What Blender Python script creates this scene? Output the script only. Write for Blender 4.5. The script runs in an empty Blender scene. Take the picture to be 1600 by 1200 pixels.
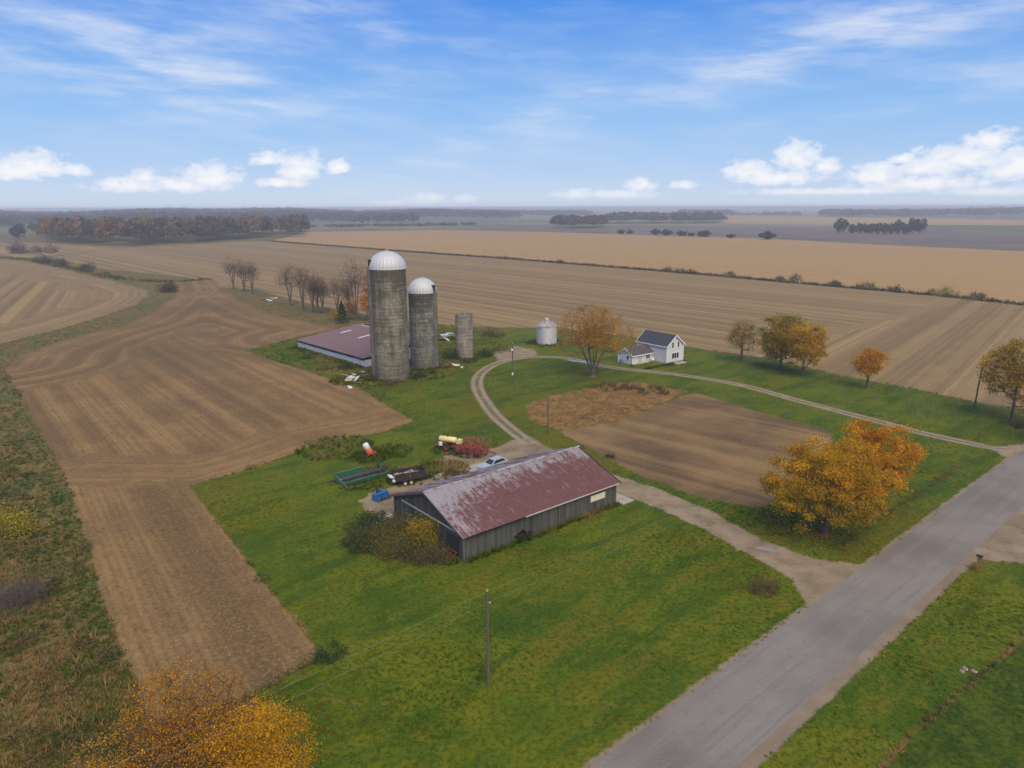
import bpy, math, random
import numpy as np
from mathutils import Vector, Matrix
from mathutils.geometry import delaunay_2d_cdt

R = math.radians
rng = np.random.default_rng(7)
random.seed(7)
scene = bpy.context.scene
col = scene.collection

# ------------------------------------------------------------------ camera
CAM_H = 36.0
FPX = 1110.0                      # focal length in photo pixels (1600 wide)
PITCH = math.atan(275.5 / FPX)
ROLL = 0.0031                     # the drone hung very slightly to one side
CP, SP = math.cos(PITCH), math.sin(PITCH)
cam_d = bpy.data.cameras.new('camera')
cam_d.sensor_width = 36.0
cam_d.lens = 36.0 * FPX / 1600.0
cam_d.clip_start = 0.5
cam_d.clip_end = 60000
cam = bpy.data.objects.new('camera', cam_d)
cam.location = (0, 0, CAM_H)
cam.rotation_euler = (Matrix.Rotation(math.pi / 2 - PITCH, 3, 'X') @ Matrix.Rotation(-ROLL, 3, 'Z')).to_euler()
col.objects.link(cam)
scene.camera = cam

# ------------------------------------------------------------------ light
SUN_EL, SUN_AZ = 50.0, 160.0      # azimuth clockwise from +Y (view direction)
sd_ = bpy.data.lights.new('sun', 'SUN')
sd_.energy = 3.9
sd_.angle = R(50)
sd_.color = (1.0, 0.85, 0.58)
sun = bpy.data.objects.new('sun', sd_)
sdir = Vector((math.sin(R(SUN_AZ)) * math.cos(R(SUN_EL)), math.cos(R(SUN_AZ)) * math.cos(R(SUN_EL)), math.sin(R(SUN_EL))))
sun.rotation_euler = (-sdir).to_track_quat('-Z', 'Y').to_euler()
sun.location = (0, 0, 200)
col.objects.link(sun)

scene.view_settings.view_transform = 'Standard'
scene.view_settings.look = 'None'
scene.view_settings.exposure = 0.0
scene.view_settings.gamma = 1.0
scene.view_settings.use_curve_mapping = False
scene.render.engine = 'CYCLES'
scene.cycles.max_bounces = 6
scene.cycles.diffuse_bounces = 2
scene.cycles.glossy_bounces = 2
scene.cycles.transmission_bounces = 3
scene.cycles.transparent_max_bounces = 6
scene.cycles.volume_bounces = 0
scene.cycles.use_denoising = True
HAZE_DENSITY = 2.7e-4


# ------------------------------------------------------------------ node helper
class NT:
    def __init__(s, tree):
        s.t = tree; s.n = tree.nodes; s.l = tree.links

    def put(s, sock, v):
        if isinstance(v, bpy.types.NodeSocket):
            s.l.new(v, sock)
        elif v is not None:
            if sock.type == 'RGBA' and len(v) == 3:
                v = (*v, 1)
            sock.default_value = v

    def m(s, op, a, b=None, c=None, clamp=False):
        n = s.n.new('ShaderNodeMath'); n.operation = op; n.use_clamp = clamp
        s.put(n.inputs[0], a)
        if b is not None: s.put(n.inputs[1], b)
        if c is not None: s.put(n.inputs[2], c)
        return n.outputs[0]

    def vm(s, op, a, b=None):
        n = s.n.new('ShaderNodeVectorMath'); n.operation = op
        s.put(n.inputs[0], a)
        if b is not None: s.put(n.inputs[1], b)
        return n.outputs[0]

    def dot(s, a, b):
        n = s.n.new('ShaderNodeVectorMath'); n.operation = 'DOT_PRODUCT'
        s.put(n.inputs[0], a); s.put(n.inputs[1], b)
        return n.outputs['Value']

    def mix(s, f, a, b, mode='MIX'):
        n = s.n.new('ShaderNodeMix'); n.data_type = 'RGBA'; n.blend_type = mode
        s.put(n.inputs[0], f); s.put(n.inputs[6], a); s.put(n.inputs[7], b)
        return n.outputs[2]

    def noise(s, vec, scale, detail=3.0, rough=0.55):
        n = s.n.new('ShaderNodeTexNoise')
        s.put(n.inputs['Vector'], vec); n.inputs['Scale'].default_value = scale
        n.inputs['Detail'].default_value = detail; n.inputs['Roughness'].default_value = rough
        return n.outputs[0]

    def ss(s, v, a, b, lo=0.0, hi=1.0):            # smoothstep
        n = s.n.new('ShaderNodeMapRange'); n.interpolation_type = 'SMOOTHSTEP'
        s.put(n.inputs[0], v); s.put(n.inputs[1], a); s.put(n.inputs[2], b)
        n.inputs[3].default_value = lo; n.inputs[4].default_value = hi
        return n.outputs[0]

    def attr(s, name):
        n = s.n.new('ShaderNodeAttribute'); n.attribute_name = name
        return n

    def ramp(s, v, stops):
        n = s.n.new('ShaderNodeValToRGB'); cr = n.color_ramp
        while len(cr.elements) < len(stops): cr.elements.new(0.5)
        for e, (p, c) in zip(cr.elements, stops):
            e.position = p; e.color = (*c, 1)
        s.put(n.inputs[0], v)
        return n.outputs[0]

    def comb(s, x, y, z):
        n = s.n.new('ShaderNodeCombineXYZ')
        for i, v in enumerate((x, y, z)): s.put(n.inputs[i], v)
        return n.outputs[0]

    def sep(s, v):
        n = s.n.new('ShaderNodeSeparateXYZ'); s.put(n.inputs[0], v)
        return n.outputs


# ------------------------------------------------------------------ projection of photo pixels on the ground
def ray(px, py):
    u0 = (px - 800) / FPX; v0 = (600 - py) / FPX; u = u0 + ROLL * v0; v = v0 - ROLL * u0
    return np.array([u, CP + v * SP, -SP + v * CP])


def G(px, py, z=0.0):
    d = ray(px, py); t = (CAM_H - z) / -d[2]
    return (d[0] * t, d[1] * t)


def HT(px, py, ptop):                 # height of an upright thing whose foot is at (px, py)
    g = G(px, py); d = ray(px, ptop); s = g[1] / d[1]
    return CAM_H + d[2] * s


def AE(px, py):                       # azimuth, elevation of a sky pixel (radians)
    d = ray(px, py); d = d / np.linalg.norm(d)
    return math.atan2(d[0], d[1]), math.asin(d[2])


# ------------------------------------------------------------------ world: sky with cirrus and low cumulus
w = bpy.data.worlds.new('World'); scene.world = w; w.use_nodes = True
nt = NT(w.node_tree); nt.n.clear()
out = nt.n.new('ShaderNodeOutputWorld'); bg = nt.n.new('ShaderNodeBackground')
sky = nt.n.new('ShaderNodeTexSky'); sky.sky_type = 'NISHITA'; sky.sun_disc = False
sky.sun_elevation = R(SUN_EL); sky.sun_rotation = R(SUN_AZ)
sky.altitude = 300; sky.air_density = 1.0; sky.dust_density = 0.6; sky.ozone_density = 2.0
tc = nt.n.new('ShaderNodeTexCoord')
dirv = nt.vm('NORMALIZE', tc.outputs['Generated'])
dx, dy, dz = nt.sep(dirv)
el = nt.m('ARCSINE', dz)
az = nt.m('ARCTAN2', dx, dy)
# the cloud layout repeats every quarter turn, so the sky goes on alike all round
azf = nt.m('SUBTRACT', nt.m('MULTIPLY', nt.m('FRACT', nt.m('ADD', nt.m('DIVIDE', az, math.pi / 2), 0.5)), math.pi / 2), math.pi / 4)
grad = nt.ramp(nt.m('DIVIDE', el, 0.6), [(0.0, (0.66, 0.76, 0.94)), (0.08, (0.46, 0.65, 0.95)), (0.20, (0.28, 0.54, 0.95)), (0.42, (0.075, 0.30, 0.88)), (1.0, (0.055, 0.24, 0.80))])
skyc = nt.mix(1.0, sky.outputs[0], (0.08, 0.08, 0.08), 'MULTIPLY')
base = nt.mix(0.86, skyc, grad)
# cirrus: streaks
CIR = [(300, 75, 230, 55, 12, 0.75), (240, 110, 160, 30, 10, 0.5), (560, 25, 190, 26, 14, 0.85), (345, 170, 110, 14, -8, 0.35), (860, 175, 330, 24, -20, 0.55), (1130, 110, 250, 20, -20, 0.45),
       (1400, 40, 260, 34, -14, 0.8), (1560, 105, 120, 18, -6, 0.7), (1480, 155, 160, 9, -6, 0.55), (1090, 225, 170, 18, -8, 0.3), (620, 265, 260, 14, -6, 0.22), (1500, 15, 200, 22, -10, 0.6), (60, 95, 200, 60, 8, 0.6)]
wsp = None
av = nt.comb(azf, el, 1.0)
px2rad = 1 / FPX
wv = nt.comb(nt.m('ADD', nt.m('MULTIPLY', azf, 7.0), nt.m('MULTIPLY', el, 10.0)), nt.m('MULTIPLY', el, 30.0), az)
wn = nt.noise(wv, 1.1, 6.0, 0.58)
wn2 = nt.noise(nt.comb(nt.m('MULTIPLY', azf, 9.0), nt.m('MULTIPLY', el, 90.0), az), 1.0, 4.0, 0.6)
wnn = nt.m('ADD', nt.m('MULTIPLY', wn, 0.75), nt.m('MULTIPLY', wn2, 0.25))
for (cx, cy, L, T, ang, st) in CIR:
    a0, e0 = AE(cx, cy)
    ca, sa = math.cos(R(-ang)), math.sin(R(-ang))
    l_, t_ = L * px2rad, T * px2rad
    u = nt.dot(av, (ca / l_, sa / l_, -(a0 * ca + e0 * sa) / l_))
    v = nt.dot(av, (-sa / t_, ca / t_, -(-a0 * sa + e0 * ca) / t_))
    r2 = nt.m('MULTIPLY_ADD', u, u, nt.m('MULTIPLY', v, v))
    wsp = nt.m('MULTIPLY_ADD', nt.m('POWER', 0.45, r2), st, 0.0 if wsp is None else wsp)
hi = nt.ss(el, 0.24, 0.5, 0.0, 0.62)         # denser unseen cirrus higher up, added to whiten the blue fill light
wsp = nt.m('ADD', wsp, hi)
cir = nt.m('MULTIPLY', nt.ss(wnn, 0.30, 0.78), nt.m('MULTIPLY', wsp, 0.72), clamp=True)
thin = nt.m('MULTIPLY', nt.ss(wnn, 0.42, 0.75), 0.16)
cir = nt.m('ADD', cir, thin, clamp=True)
base = nt.mix(cir, base, (0.74, 0.80, 0.93))
# cumulus near the horizon
CUM = [(55, 262, 60, 26), (20, 270, 50, 16), (120, 268, 30, 12), (200, 292, 75, 13), (225, 278, 30, 12), (330, 280, 65, 24), (290, 292, 90, 14), (470, 266, 55, 30), (420, 250, 38, 14), (530, 262, 28, 14), (440, 287, 60, 10),
       (665, 312, 62, 12), (725, 312, 35, 9), (610, 318, 60, 6), (900, 306, 70, 11), (1000, 292, 38, 15), (960, 305, 100, 10), (1070, 290, 34, 8), (1245, 248, 52, 28), (1170, 270, 60, 20), (1290, 262, 32, 16), (1215, 280, 95, 14),
       (1370, 275, 60, 22), (1450, 262, 60, 18), (1545, 222, 46, 20), (1500, 250, 90, 26), (1590, 262, 80, 30), (1440, 288, 140, 14), (1300, 300, 200, 7), (1560, 300, 110, 9), (1410, 250, 30, 10)]
cu = None
cn = nt.noise(nt.comb(nt.m('MULTIPLY', az, 68.0), nt.m('MULTIPLY', el, 100.0), 0.3), 1.0, 7.0, 0.58)
for (cx, cy, rx, ry) in CUM:
    a0, e0 = AE(cx, cy)
    sx, sy = 1 / (rx * px2rad * 0.78), 1 / (ry * px2rad * 1.10)
    q = nt.vm('MULTIPLY', nt.vm('SUBTRACT', av, (a0, e0, 1.0)), (sx, sy, 0))
    q = nt.vm('MAXIMUM', q, nt.vm('MULTIPLY', q, (-1.0, -1.5, 0)))      # flatter below than above
    d = nt.dot(q, q)
    cu = d if cu is None else nt.m('SMOOTH_MIN', cu, d, 0.2)
cu = nt.m('SUBTRACT', 1.0, nt.m('SQRT', nt.m('MAXIMUM', cu, 0.0)))
cuv = nt.m('ADD', cu, nt.m('MULTIPLY', nt.m('SUBTRACT', cn, 0.5), 1.5))
cmask = nt.m('MULTIPLY', nt.ss(cuv, 0.02, 0.40), nt.ss(el, 0.001, 0.03, 0.2, 0.80))
cshade = nt.ss(cuv, 0.15, 1.0)
ccol = nt.mix(cshade, (0.74, 0.81, 0.95), (1.05, 1.02, 1.0))
base = nt.mix(cmask, base, ccol)
nt.put(bg.inputs[0], base); bg.inputs[1].default_value = 1.0
# above the view the sky carries on, cirrus thickened to whiten the light
upn = nt.noise(wv, 1.1, 4.0, 0.58)
upc = nt.m('ADD', nt.m('MULTIPLY', nt.ss(upn, 0.30, 0.78), 0.59), nt.m('MULTIPLY', nt.ss(upn, 0.42, 0.75), 0.16), clamp=True)
bg2 = nt.n.new('ShaderNodeBackground')
nt.put(bg2.inputs[0], nt.mix(upc, nt.mix(0.86, skyc, grad), (0.74, 0.80, 0.93)))
mxs = nt.n.new('ShaderNodeMixShader')
nt.put(mxs.inputs[0], nt.m('GREATER_THAN', el, 0.5))
nt.l.new(bg.outputs[0], mxs.inputs[1]); nt.l.new(bg2.outputs[0], mxs.inputs[2]); nt.l.new(mxs.outputs[0], out.inputs[0])
w.cycles.sampling_method = 'MANUAL'; w.cycles.sample_map_resolution = 512


# ------------------------------------------------------------------ mesh helpers
def link(o, parent=None):
    col.objects.link(o)
    if parent is not None: o.parent = parent
    return o


def np_mesh(name, V, F, mat=None, cols=None, smooth=False):
    V = np.asarray(V, np.float32).reshape(-1, 3)
    me = bpy.data.meshes.new(name)
    if isinstance(F, np.ndarray):
        n, k = F.shape
        me.vertices.add(len(V)); me.vertices.foreach_set('co', V.ravel())
        me.loops.add(n * k); me.loops.foreach_set('vertex_index', F.astype(np.int32).ravel())
        me.polygons.add(n); me.polygons.foreach_set('loop_start', np.arange(0, n * k, k, dtype=np.int32))
        me.update(calc_edges=True)
    else:
        me.from_pydata([tuple(map(float, v)) for v in V], [], F)
        me.update()
    if cols is not None:
        a = me.color_attributes.new('col', 'FLOAT_COLOR', 'POINT')
        c = np.ones((len(V), 4), np.float32); c[:, :3] = cols
        a.data.foreach_set('color', c.ravel())
    if smooth:
        me.polygons.foreach_set('use_smooth', np.ones(len(me.polygons), bool))
    if mat: me.materials.append(mat)
    return me


class MB:
    """collects boxes, rods, lathes and prisms into one mesh"""
    def __init__(s): s.v = []; s.f = []

    def add(s, vs, fs):
        o = len(s.v); s.v += [tuple(v) for v in vs]; s.f += [tuple(i + o for i in f) for f in fs]
        return s

    def box(s, c, size, rot=None, taper=1.0):
        hx, hy, hz = size[0] / 2, size[1] / 2, size[2] / 2
        vs = []
        for z in (-hz, hz):
            k = taper if z > 0 else 1.0
            for x, y in ((-hx, -hy), (hx, -hy), (hx, hy), (-hx, hy)):
                p = Vector((x * k, y * k, z))
                if rot is not None: p = rot @ p
                vs.append((p.x + c[0], p.y + c[1], p.z + c[2]))
        return s.add(vs, [(3, 2, 1, 0), (4, 5, 6, 7), (0, 1, 5, 4), (1, 2, 6, 5), (2, 3, 7, 6), (3, 0, 4, 7)])

    def rod(s, a, b, r, r2=None, n=6, cap=True):
        a = Vector(a); b = Vector(b); d = (b - a)
        if d.length < 1e-6: return s
        q = d.to_track_quat('Z', 'Y'); r2 = r if r2 is None else r2
        vs = []
        for p, rr in ((a, r), (b, r2)):
            for i in range(n):
                t = 2 * math.pi * i / n
                vs.append(p + q @ Vector((rr * math.cos(t), rr * math.sin(t), 0)))
        fs = [(i, (i + 1) % n, n + (i + 1) % n, n + i) for i in range(n)]
        if cap: fs += [tuple(range(n - 1, -1, -1)), tuple(range(n, 2 * n))]
        return s.add(vs, fs)

    def bar(s, a, b, w_, h_):
        a = Vector(a); b = Vector(b); d = b - a
        q = d.to_track_quat('X', 'Z').to_matrix()
        return s.box((a + b) / 2, (d.length, w_, h_), q)

    def path(s, pts, r, n=5):
        for a, b in zip(pts[:-1], pts[1:]): s.rod(a, b, r, n=n)
        return s

    def lathe(s, prof, n=24, c=(0, 0, 0), closed=False):
        vs = []
        for (r, z) in prof:
            for i in range(n):
                t = 2 * math.pi * i / n
                vs.append((c[0] + r * math.cos(t), c[1] + r * math.sin(t), c[2] + z))
        fs = []
        for k in range(len(prof) - 1):
            for i in range(n):
                j = (i + 1) % n
                fs.append((k * n + i, k * n + j, (k + 1) * n + j, (k + 1) * n + i))
        return s.add(vs, fs)

    def prism(s, poly, y0, y1):          # poly in (x, z), extruded along y
        n = len(poly)
        vs = [(x, y0, z) for x, z in poly] + [(x, y1, z) for x, z in poly]
        fs = [tuple(range(n)), tuple(range(2 * n - 1, n - 1, -1))]
        fs += [(i, n + i, n + (i + 1) % n, (i + 1) % n) for i in range(n)]
        return s.add(vs, fs)

    def wheel(s, c, r, wd, axis='y', n=14):
        a = Vector(c); d = Vector((0, wd / 2, 0)) if axis == 'y' else Vector((wd / 2, 0, 0))
        s.rod(a - d, a + d, r, n=n); return s

    def mesh(s, name, mat, smooth=False):
        return np_mesh(name, np.array(s.v), s.f, mat, smooth=smooth)

    def build(s, name, mat, parent=None, smooth=False, **kw):
        o = bpy.data.objects.new(name, s.mesh(name, mat, smooth))
        for k, v in kw.items(): o[k] = v
        return link(o, parent)


def tag(o, label, cat, group=None, kind=None):
    if label: o['label'] = label
    if cat: o['category'] = cat
    if group: o['group'] = group
    if kind: o['kind'] = kind
    return o


def thing(name, label, cat, loc, rz=0.0, group=None):
    o = bpy.data.objects.new(name, None); o.empty_display_size = 0.5
    o.location = loc if len(loc) == 3 else (*loc, 0)
    o.rotation_euler = (0, 0, rz)
    link(o); return tag(o, label, cat, group)


def copy_thing(root, loc, rz, label, scale=1.0):
    r = root.copy(); col.objects.link(r); r.location = loc; r.rotation_euler = (0, 0, rz); r.scale = (scale,) * 3
    r['label'] = label
    for ch in root.children:
        c = ch.copy(); col.objects.link(c); c.parent = r
        for g in ch.children:
            d = g.copy(); col.objects.link(d); d.parent = c
    return r


# ------------------------------------------------------------------ materials
def new_mat(name):
    m = bpy.data.materials.new(name); m.use_nodes = True
    n = NT(m.node_tree); b = m.node_tree.nodes['Principled BSDF']
    return m, n, b


def plain(name, c, rough=0.7, var=0.25, scale=3.0, metal=0.0, c2=None, dirt=0.35, bump=0.0):
    """painted or bare material with blotchy wear"""
    m, n, b = new_mat(name)
    t = n.n.new('ShaderNodeTexCoord').outputs['Object']
    n1 = n.noise(t, scale, 5.0, 0.6); n2 = n.noise(t, scale * 7, 3.0, 0.6)
    d = tuple(x * (1 - var) for x in c); l = tuple(min(1, x * (1 + var)) for x in c)
    cc = n.mix(n1, d, l)
    if c2: cc = n.mix(n.ss(n.m('ADD', n.m('MULTIPLY', n1, 0.6), n.m('MULTIPLY', n2, 0.4)), 0.5, 0.62, 0.0, dirt * 2), cc, c2)
    n.put(b.inputs['Base Color'], cc); b.inputs['Roughness'].default_value = rough; b.inputs['Metallic'].default_value = metal
    if bump:
        bn = n.n.new('ShaderNodeBump'); bn.inputs['Strength'].default_value = bump; bn.inputs['Distance'].default_value = 0.02
        n.put(bn.inputs['Height'], n2); n.put(b.inputs['Normal'], bn.outputs[0])
    return m


def leaf_material(name, trans=0.42, lift=0.0):
    m = bpy.data.materials.new(name); m.use_nodes = True
    n = NT(m.node_tree); n.n.clear()
    o = n.n.new('ShaderNodeOutputMaterial')
    a = n.attr('col').outputs['Color']
    d = n.n.new('ShaderNodeBsdfDiffuse'); t = n.n.new('ShaderNodeBsdfTranslucent'); mx = n.n.new('ShaderNodeMixShader')
    n.put(d.inputs[0], a); n.put(t.inputs[0], a); mx.inputs[0].default_value = trans
    if lift:                      # shading normal tipped skyward, so upright blades come out lighter
        gn = n.n.new('ShaderNodeNewGeometry').outputs['Normal']
        nn_ = n.vm('NORMALIZE', n.vm('ADD', n.vm('MULTIPLY', gn, (1 - lift,) * 3), (0, 0, lift)))
        n.put(d.inputs['Normal'], nn_)
    n.l.new(d.outputs[0], mx.inputs[1]); n.l.new(t.outputs[0], mx.inputs[2]); n.l.new(mx.outputs[0], o.inputs[0])
    return m


M = {}
M['leaf'] = leaf_material('leaf')
M['blade'] = leaf_material('grass_blade', 0.12, 0.8)
M['bark'] = plain('bark', (0.085, 0.063, 0.044), 0.95, 0.4, 2.0)
M['bark_grey'] = plain('bark_grey', (0.115, 0.092, 0.072), 0.95, 0.35, 2.0)
M['pole'] = plain('pole_wood', (0.10, 0.082, 0.066), 0.9, 0.35, 1.5)
M['white_trim'] = plain('white_trim', (0.72, 0.72, 0.72), 0.6, 0.08, 2.0)
M['glass'] = plain('window_glass', (0.018, 0.02, 0.022), 0.08, 0.3, 1.0)
M['dark'] = plain('dark_interior', (0.02, 0.019, 0.018), 0.9, 0.3, 1.0)
M['rubber'] = plain('tyre_rubber', (0.022, 0.022, 0.022), 0.9, 0.3, 3.0)
M['rim_white'] = plain('rim_white', (0.55, 0.53, 0.48), 0.6, 0.2, 4.0, c2=(0.2, 0.12, 0.07))
M['steel'] = plain('dull_steel', (0.17, 0.165, 0.16), 0.55, 0.3, 3.0, 0.3, c2=(0.14, 0.07, 0.04))
M['black_paint'] = plain('black_paint', (0.026, 0.023, 0.022), 0.55, 0.4, 2.5, c2=(0.10, 0.055, 0.035), dirt=0.4)
M['green_paint'] = plain('green_paint', (0.014, 0.072, 0.034), 0.55, 0.3, 2.0, c2=(0.06, 0.10, 0.06), dirt=0.3)
M['green_light'] = plain('green_paint_worn', (0.055, 0.165, 0.09), 0.55, 0.25, 2.0)
M['red_paint'] = plain('red_paint', (0.27, 0.034, 0.028), 0.6, 0.35, 3.0, c2=(0.12, 0.05, 0.035), dirt=0.4)
M['red_rust'] = plain('red_rusty_steel', (0.24, 0.045, 0.035), 0.75, 0.45, 4.0, c2=(0.09, 0.045, 0.03), dirt=0.5)
M['cream_paint'] = plain('cream_yellow_paint', (0.72, 0.58, 0.24), 0.5, 0.15, 2.0, c2=(0.5, 0.38, 0.18), dirt=0.25)
M['white_plastic'] = plain('white_plastic', (0.68, 0.67, 0.64), 0.5, 0.12, 3.0, c2=(0.4, 0.37, 0.33), dirt=0.25)
M['orange_paint'] = plain('orange_paint', (0.60, 0.10, 0.03), 0.5, 0.25, 3.0, c2=(0.5, 0.2, 0.12), dirt=0.3)
M['blue_paint'] = plain('blue_paint', (0.018, 0.10, 0.28), 0.5, 0.3, 3.0, c2=(0.06, 0.16, 0.32), dirt=0.3)
M['car_paint'] = plain('pale_blue_car_paint', (0.40, 0.44, 0.47), 0.28, 0.06, 1.0, 0.2)
M['scrap'] = plain('pale_scrap', (0.62, 0.59, 0.57), 0.7, 0.25, 3.0, c2=(0.3, 0.25, 0.22), dirt=0.4)
M['scrap_wood'] = plain('scrap_wood', (0.30, 0.21, 0.17), 0.9, 0.3, 3.0)
M['concrete'] = plain('old_concrete', (0.36, 0.315, 0.27), 0.95, 0.2, 0.8, c2=(0.22, 0.18, 0.14), dirt=0.4, bump=0.3)
M['rubbish'] = plain('trailer_load', (0.25, 0.19, 0.15), 0.95, 0.4, 4.0, c2=(0.45, 0.42, 0.40), dirt=0.4)
M['blue_barrel'] = plain('blue_barrel', (0.08, 0.13, 0.26), 0.5, 0.2, 2.0)
M['wire'] = plain('wire_metal', (0.22, 0.21, 0.20), 0.5, 0.1, 1.0)
M['insulator'] = plain('insulator', (0.4, 0.4, 0.4), 0.4, 0.1, 3.0)
M['lamp_glass'] = plain('lamp_glass', (0.75, 0.75, 0.72), 0.3, 0.05, 3.0)


def mat_boards():
    m, n, b = new_mat('weathered_boards')
    t = n.n.new('ShaderNodeTexCoord').outputs['Object']
    a = n.attr('col').outputs['Color']
    st = n.noise(n.vm('MULTIPLY', t, (6, 6, 0.5)), 1.3, 5.0, 0.65)
    n2 = n.noise(t, 0.35, 4.0, 0.6)
    c = n.mix(st, (0.036, 0.036, 0.030), (0.108, 0.105, 0.090))
    c = n.mix(n.ss(n2, 0.45, 0.65, 0, 0.55), c, (0.055, 0.060, 0.048))
    c = n.mix(1.0, c, a, 'MULTIPLY')
    n.put(b.inputs['Base Color'], c); b.inputs['Roughness'].default_value = 0.95
    return m


def mat_roof_sheet(name, paint, metal, rust, bias=0.0):
    """painted ribbed steel: paint weathered down to zinc near the ridge and along streaks"""
    m, n, b = new_mat(name)
    t = n.n.new('ShaderNodeTexCoord').outputs['Object']
    oi = n.n.new('ShaderNodeObjectInfo')
    rnd = oi.outputs['Random']; z = n.sep(oi.outputs['Color'])
    off = n.comb(n.m('MULTIPLY', rnd, 90.0), n.m('MULTIPLY', rnd, 37.0), 0)
    p = n.vm('ADD', t, off)
    s1 = n.noise(n.vm('MULTIPLY', p, (9.0, 0.45, 1)), 1.0, 4.0, 0.6)
    s2 = n.noise(p, 1.0, 5.0, 0.68)
    s3 = n.noise(n.vm('MULTIPLY', p, (24.0, 1.2, 1)), 1.0, 3.0, 0.6)
    f = n.m('ADD', n.m('MULTIPLY', s1, 0.5), n.m('MULTIPLY', s2, 0.5))
    f = n.m('ADD', f, n.m('SUBTRACT', z[0], 0.5))
    tx_, ty, tz_ = n.sep(t)
    up = n.ss(ty, 0.6, 4.2, 0.0, 1.0)
    f = n.m('ADD', f, n.m('MULTIPLY', n.m('MULTIPLY', up, z[1]), 0.16))
    seam = n.ss(n.m('ABSOLUTE', n.m('SUBTRACT', tx_, 0.06)), 0.03, 0.085, 0.13, 0.0)      # paint goes first along the lapped joints
    f = n.m('ADD', f, n.m('MULTIPLY', seam, n.ss(n.noise(n.vm('MULTIPLY', p, (0.2, 0.55, 1)), 1.0, 2.0, 0.5), 0.42, 0.62)))
    zf = n.ss(f, 0.585, 0.685)
    pc = n.mix(s2, tuple(x * 0.68 for x in paint), tuple(x * 1.3 for x in paint))
    pc = n.mix(n.ss(s3, 0.42, 0.66, 0, 0.75), pc, rust)
    mc = n.mix(s3, tuple(x * 0.62 for x in metal), tuple(x * 1.2 for x in metal))
    mc = n.mix(n.ss(s1, 0.5, 0.7, 0, 0.6), mc, rust)
    c = n.mix(n.m('MULTIPLY', zf, 0.9), pc, mc)
    sp = n.noise(n.vm('MULTIPLY', p, (3.0, 1.6, 1)), 2.2, 2.0, 0.5)
    c = n.mix(n.ss(sp, 0.68, 0.74, 0, 0.8), c, (0.42, 0.38, 0.36))
    n.put(b.inputs['Base Color'], c); b.inputs['Roughness'].default_value = 0.6
    return m


def mat_silo(name, light, dark, moss, seed, top):
    m, n, b = new_mat(name)
    t = n.n.new('ShaderNodeTexCoord').outputs['Object']
    x, y, z = n.sep(t)
    ang = n.m('MULTIPLY', n.m('ARCTAN2', y, x), 3.6)
    cyl = n.comb(n.m('ADD', ang, seed), z, seed)
    st = n.noise(n.vm('MULTIPLY', cyl, (1.3, 0.09, 1)), 1.0, 5.0, 0.65)      # runs
    bl = n.noise(n.vm('MULTIPLY', cyl, (0.42, 0.26, 1)), 1.0, 5.0, 0.68)
    fi = n.noise(n.vm('MULTIPLY', cyl, (1.4, 2.2, 1)), 1.0, 3.0, 0.7)
    bd = n.noise(n.vm('MULTIPLY', cyl, (0.12, 1.6, 1)), 1.0, 3.0, 0.7)      # courses of staves weather alike
    sv = n.n.new('ShaderNodeTexBrick'); sv.inputs['Scale'].default_value = 1.0
    sv.inputs['Brick Width'].default_value = 0.62; sv.inputs['Row Height'].default_value = 0.28
    sv.inputs['Mortar Size'].default_value = 0.014; sv.inputs['Color1'].default_value = (0.78, 0.78, 0.78, 1); sv.inputs['Color2'].default_value = (1.15, 1.15, 1.15, 1); sv.inputs['Mortar'].default_value = (0.5, 0.5, 0.5, 1)
    n.put(sv.inputs['Vector'], n.comb(z, n.m('DIVIDE', ang, 3.6 / 3.8), 0))
    f = n.m('ADD', n.m('MULTIPLY', st, 0.36), n.m('ADD', n.m('MULTIPLY', bl, 0.34), n.m('MULTIPLY', bd, 0.30)))
    hgt = n.ss(z, top * 0.62, top, 0.0, 0.11)       # algae runs are denser under the dome
    c = n.mix(n.ss(n.m('SUBTRACT', f, hgt), 0.40, 0.56), dark, light)
    c = n.mix(n.ss(z, top * 0.35, top * 0.05, 0.0, 0.6), c, moss)
    c = n.mix(n.ss(n.m('ADD', n.m('MULTIPLY', bl, 0.6), n.m('MULTIPLY', fi, 0.4)), 0.42, 0.52, 0.5, 0.0), c, moss)
    c = n.mix(n.ss(n.m('ADD', n.m('MULTIPLY', fi, 0.5), n.m('MULTIPLY', bd, 0.5)), 0.55, 0.64, 0, 0.75), c, tuple(min(1, v * 1.5) for v in light))
    c = n.mix(1.0, c, sv.outputs[0], 'MULTIPLY')
    n.put(b.inputs['Base Color'], c); b.inputs['Roughness'].default_value = 0.95
    return m


def mat_galv(name, c1, c2, rust=None, amount=0.0):
    m, n, b = new_mat(name)
    t = n.n.new('ShaderNodeTexCoord').outputs['Object']
    s = n.noise(n.vm('MULTIPLY', t, (1.5, 1.5, 0.35)), 1.5, 5.0, 0.6)
    c = n.mix(s, c1, c2)
    if rust: c = n.mix(n.ss(n.noise(t, 0.9, 6.0, 0.65), 0.62 - amount, 0.72 - amount, 0, 0.8), c, rust)
    n.put(b.inputs['Base Color'], c); b.inputs['Roughness'].default_value = 0.55; b.inputs['Metallic'].default_value = 0.15
    return m


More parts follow.
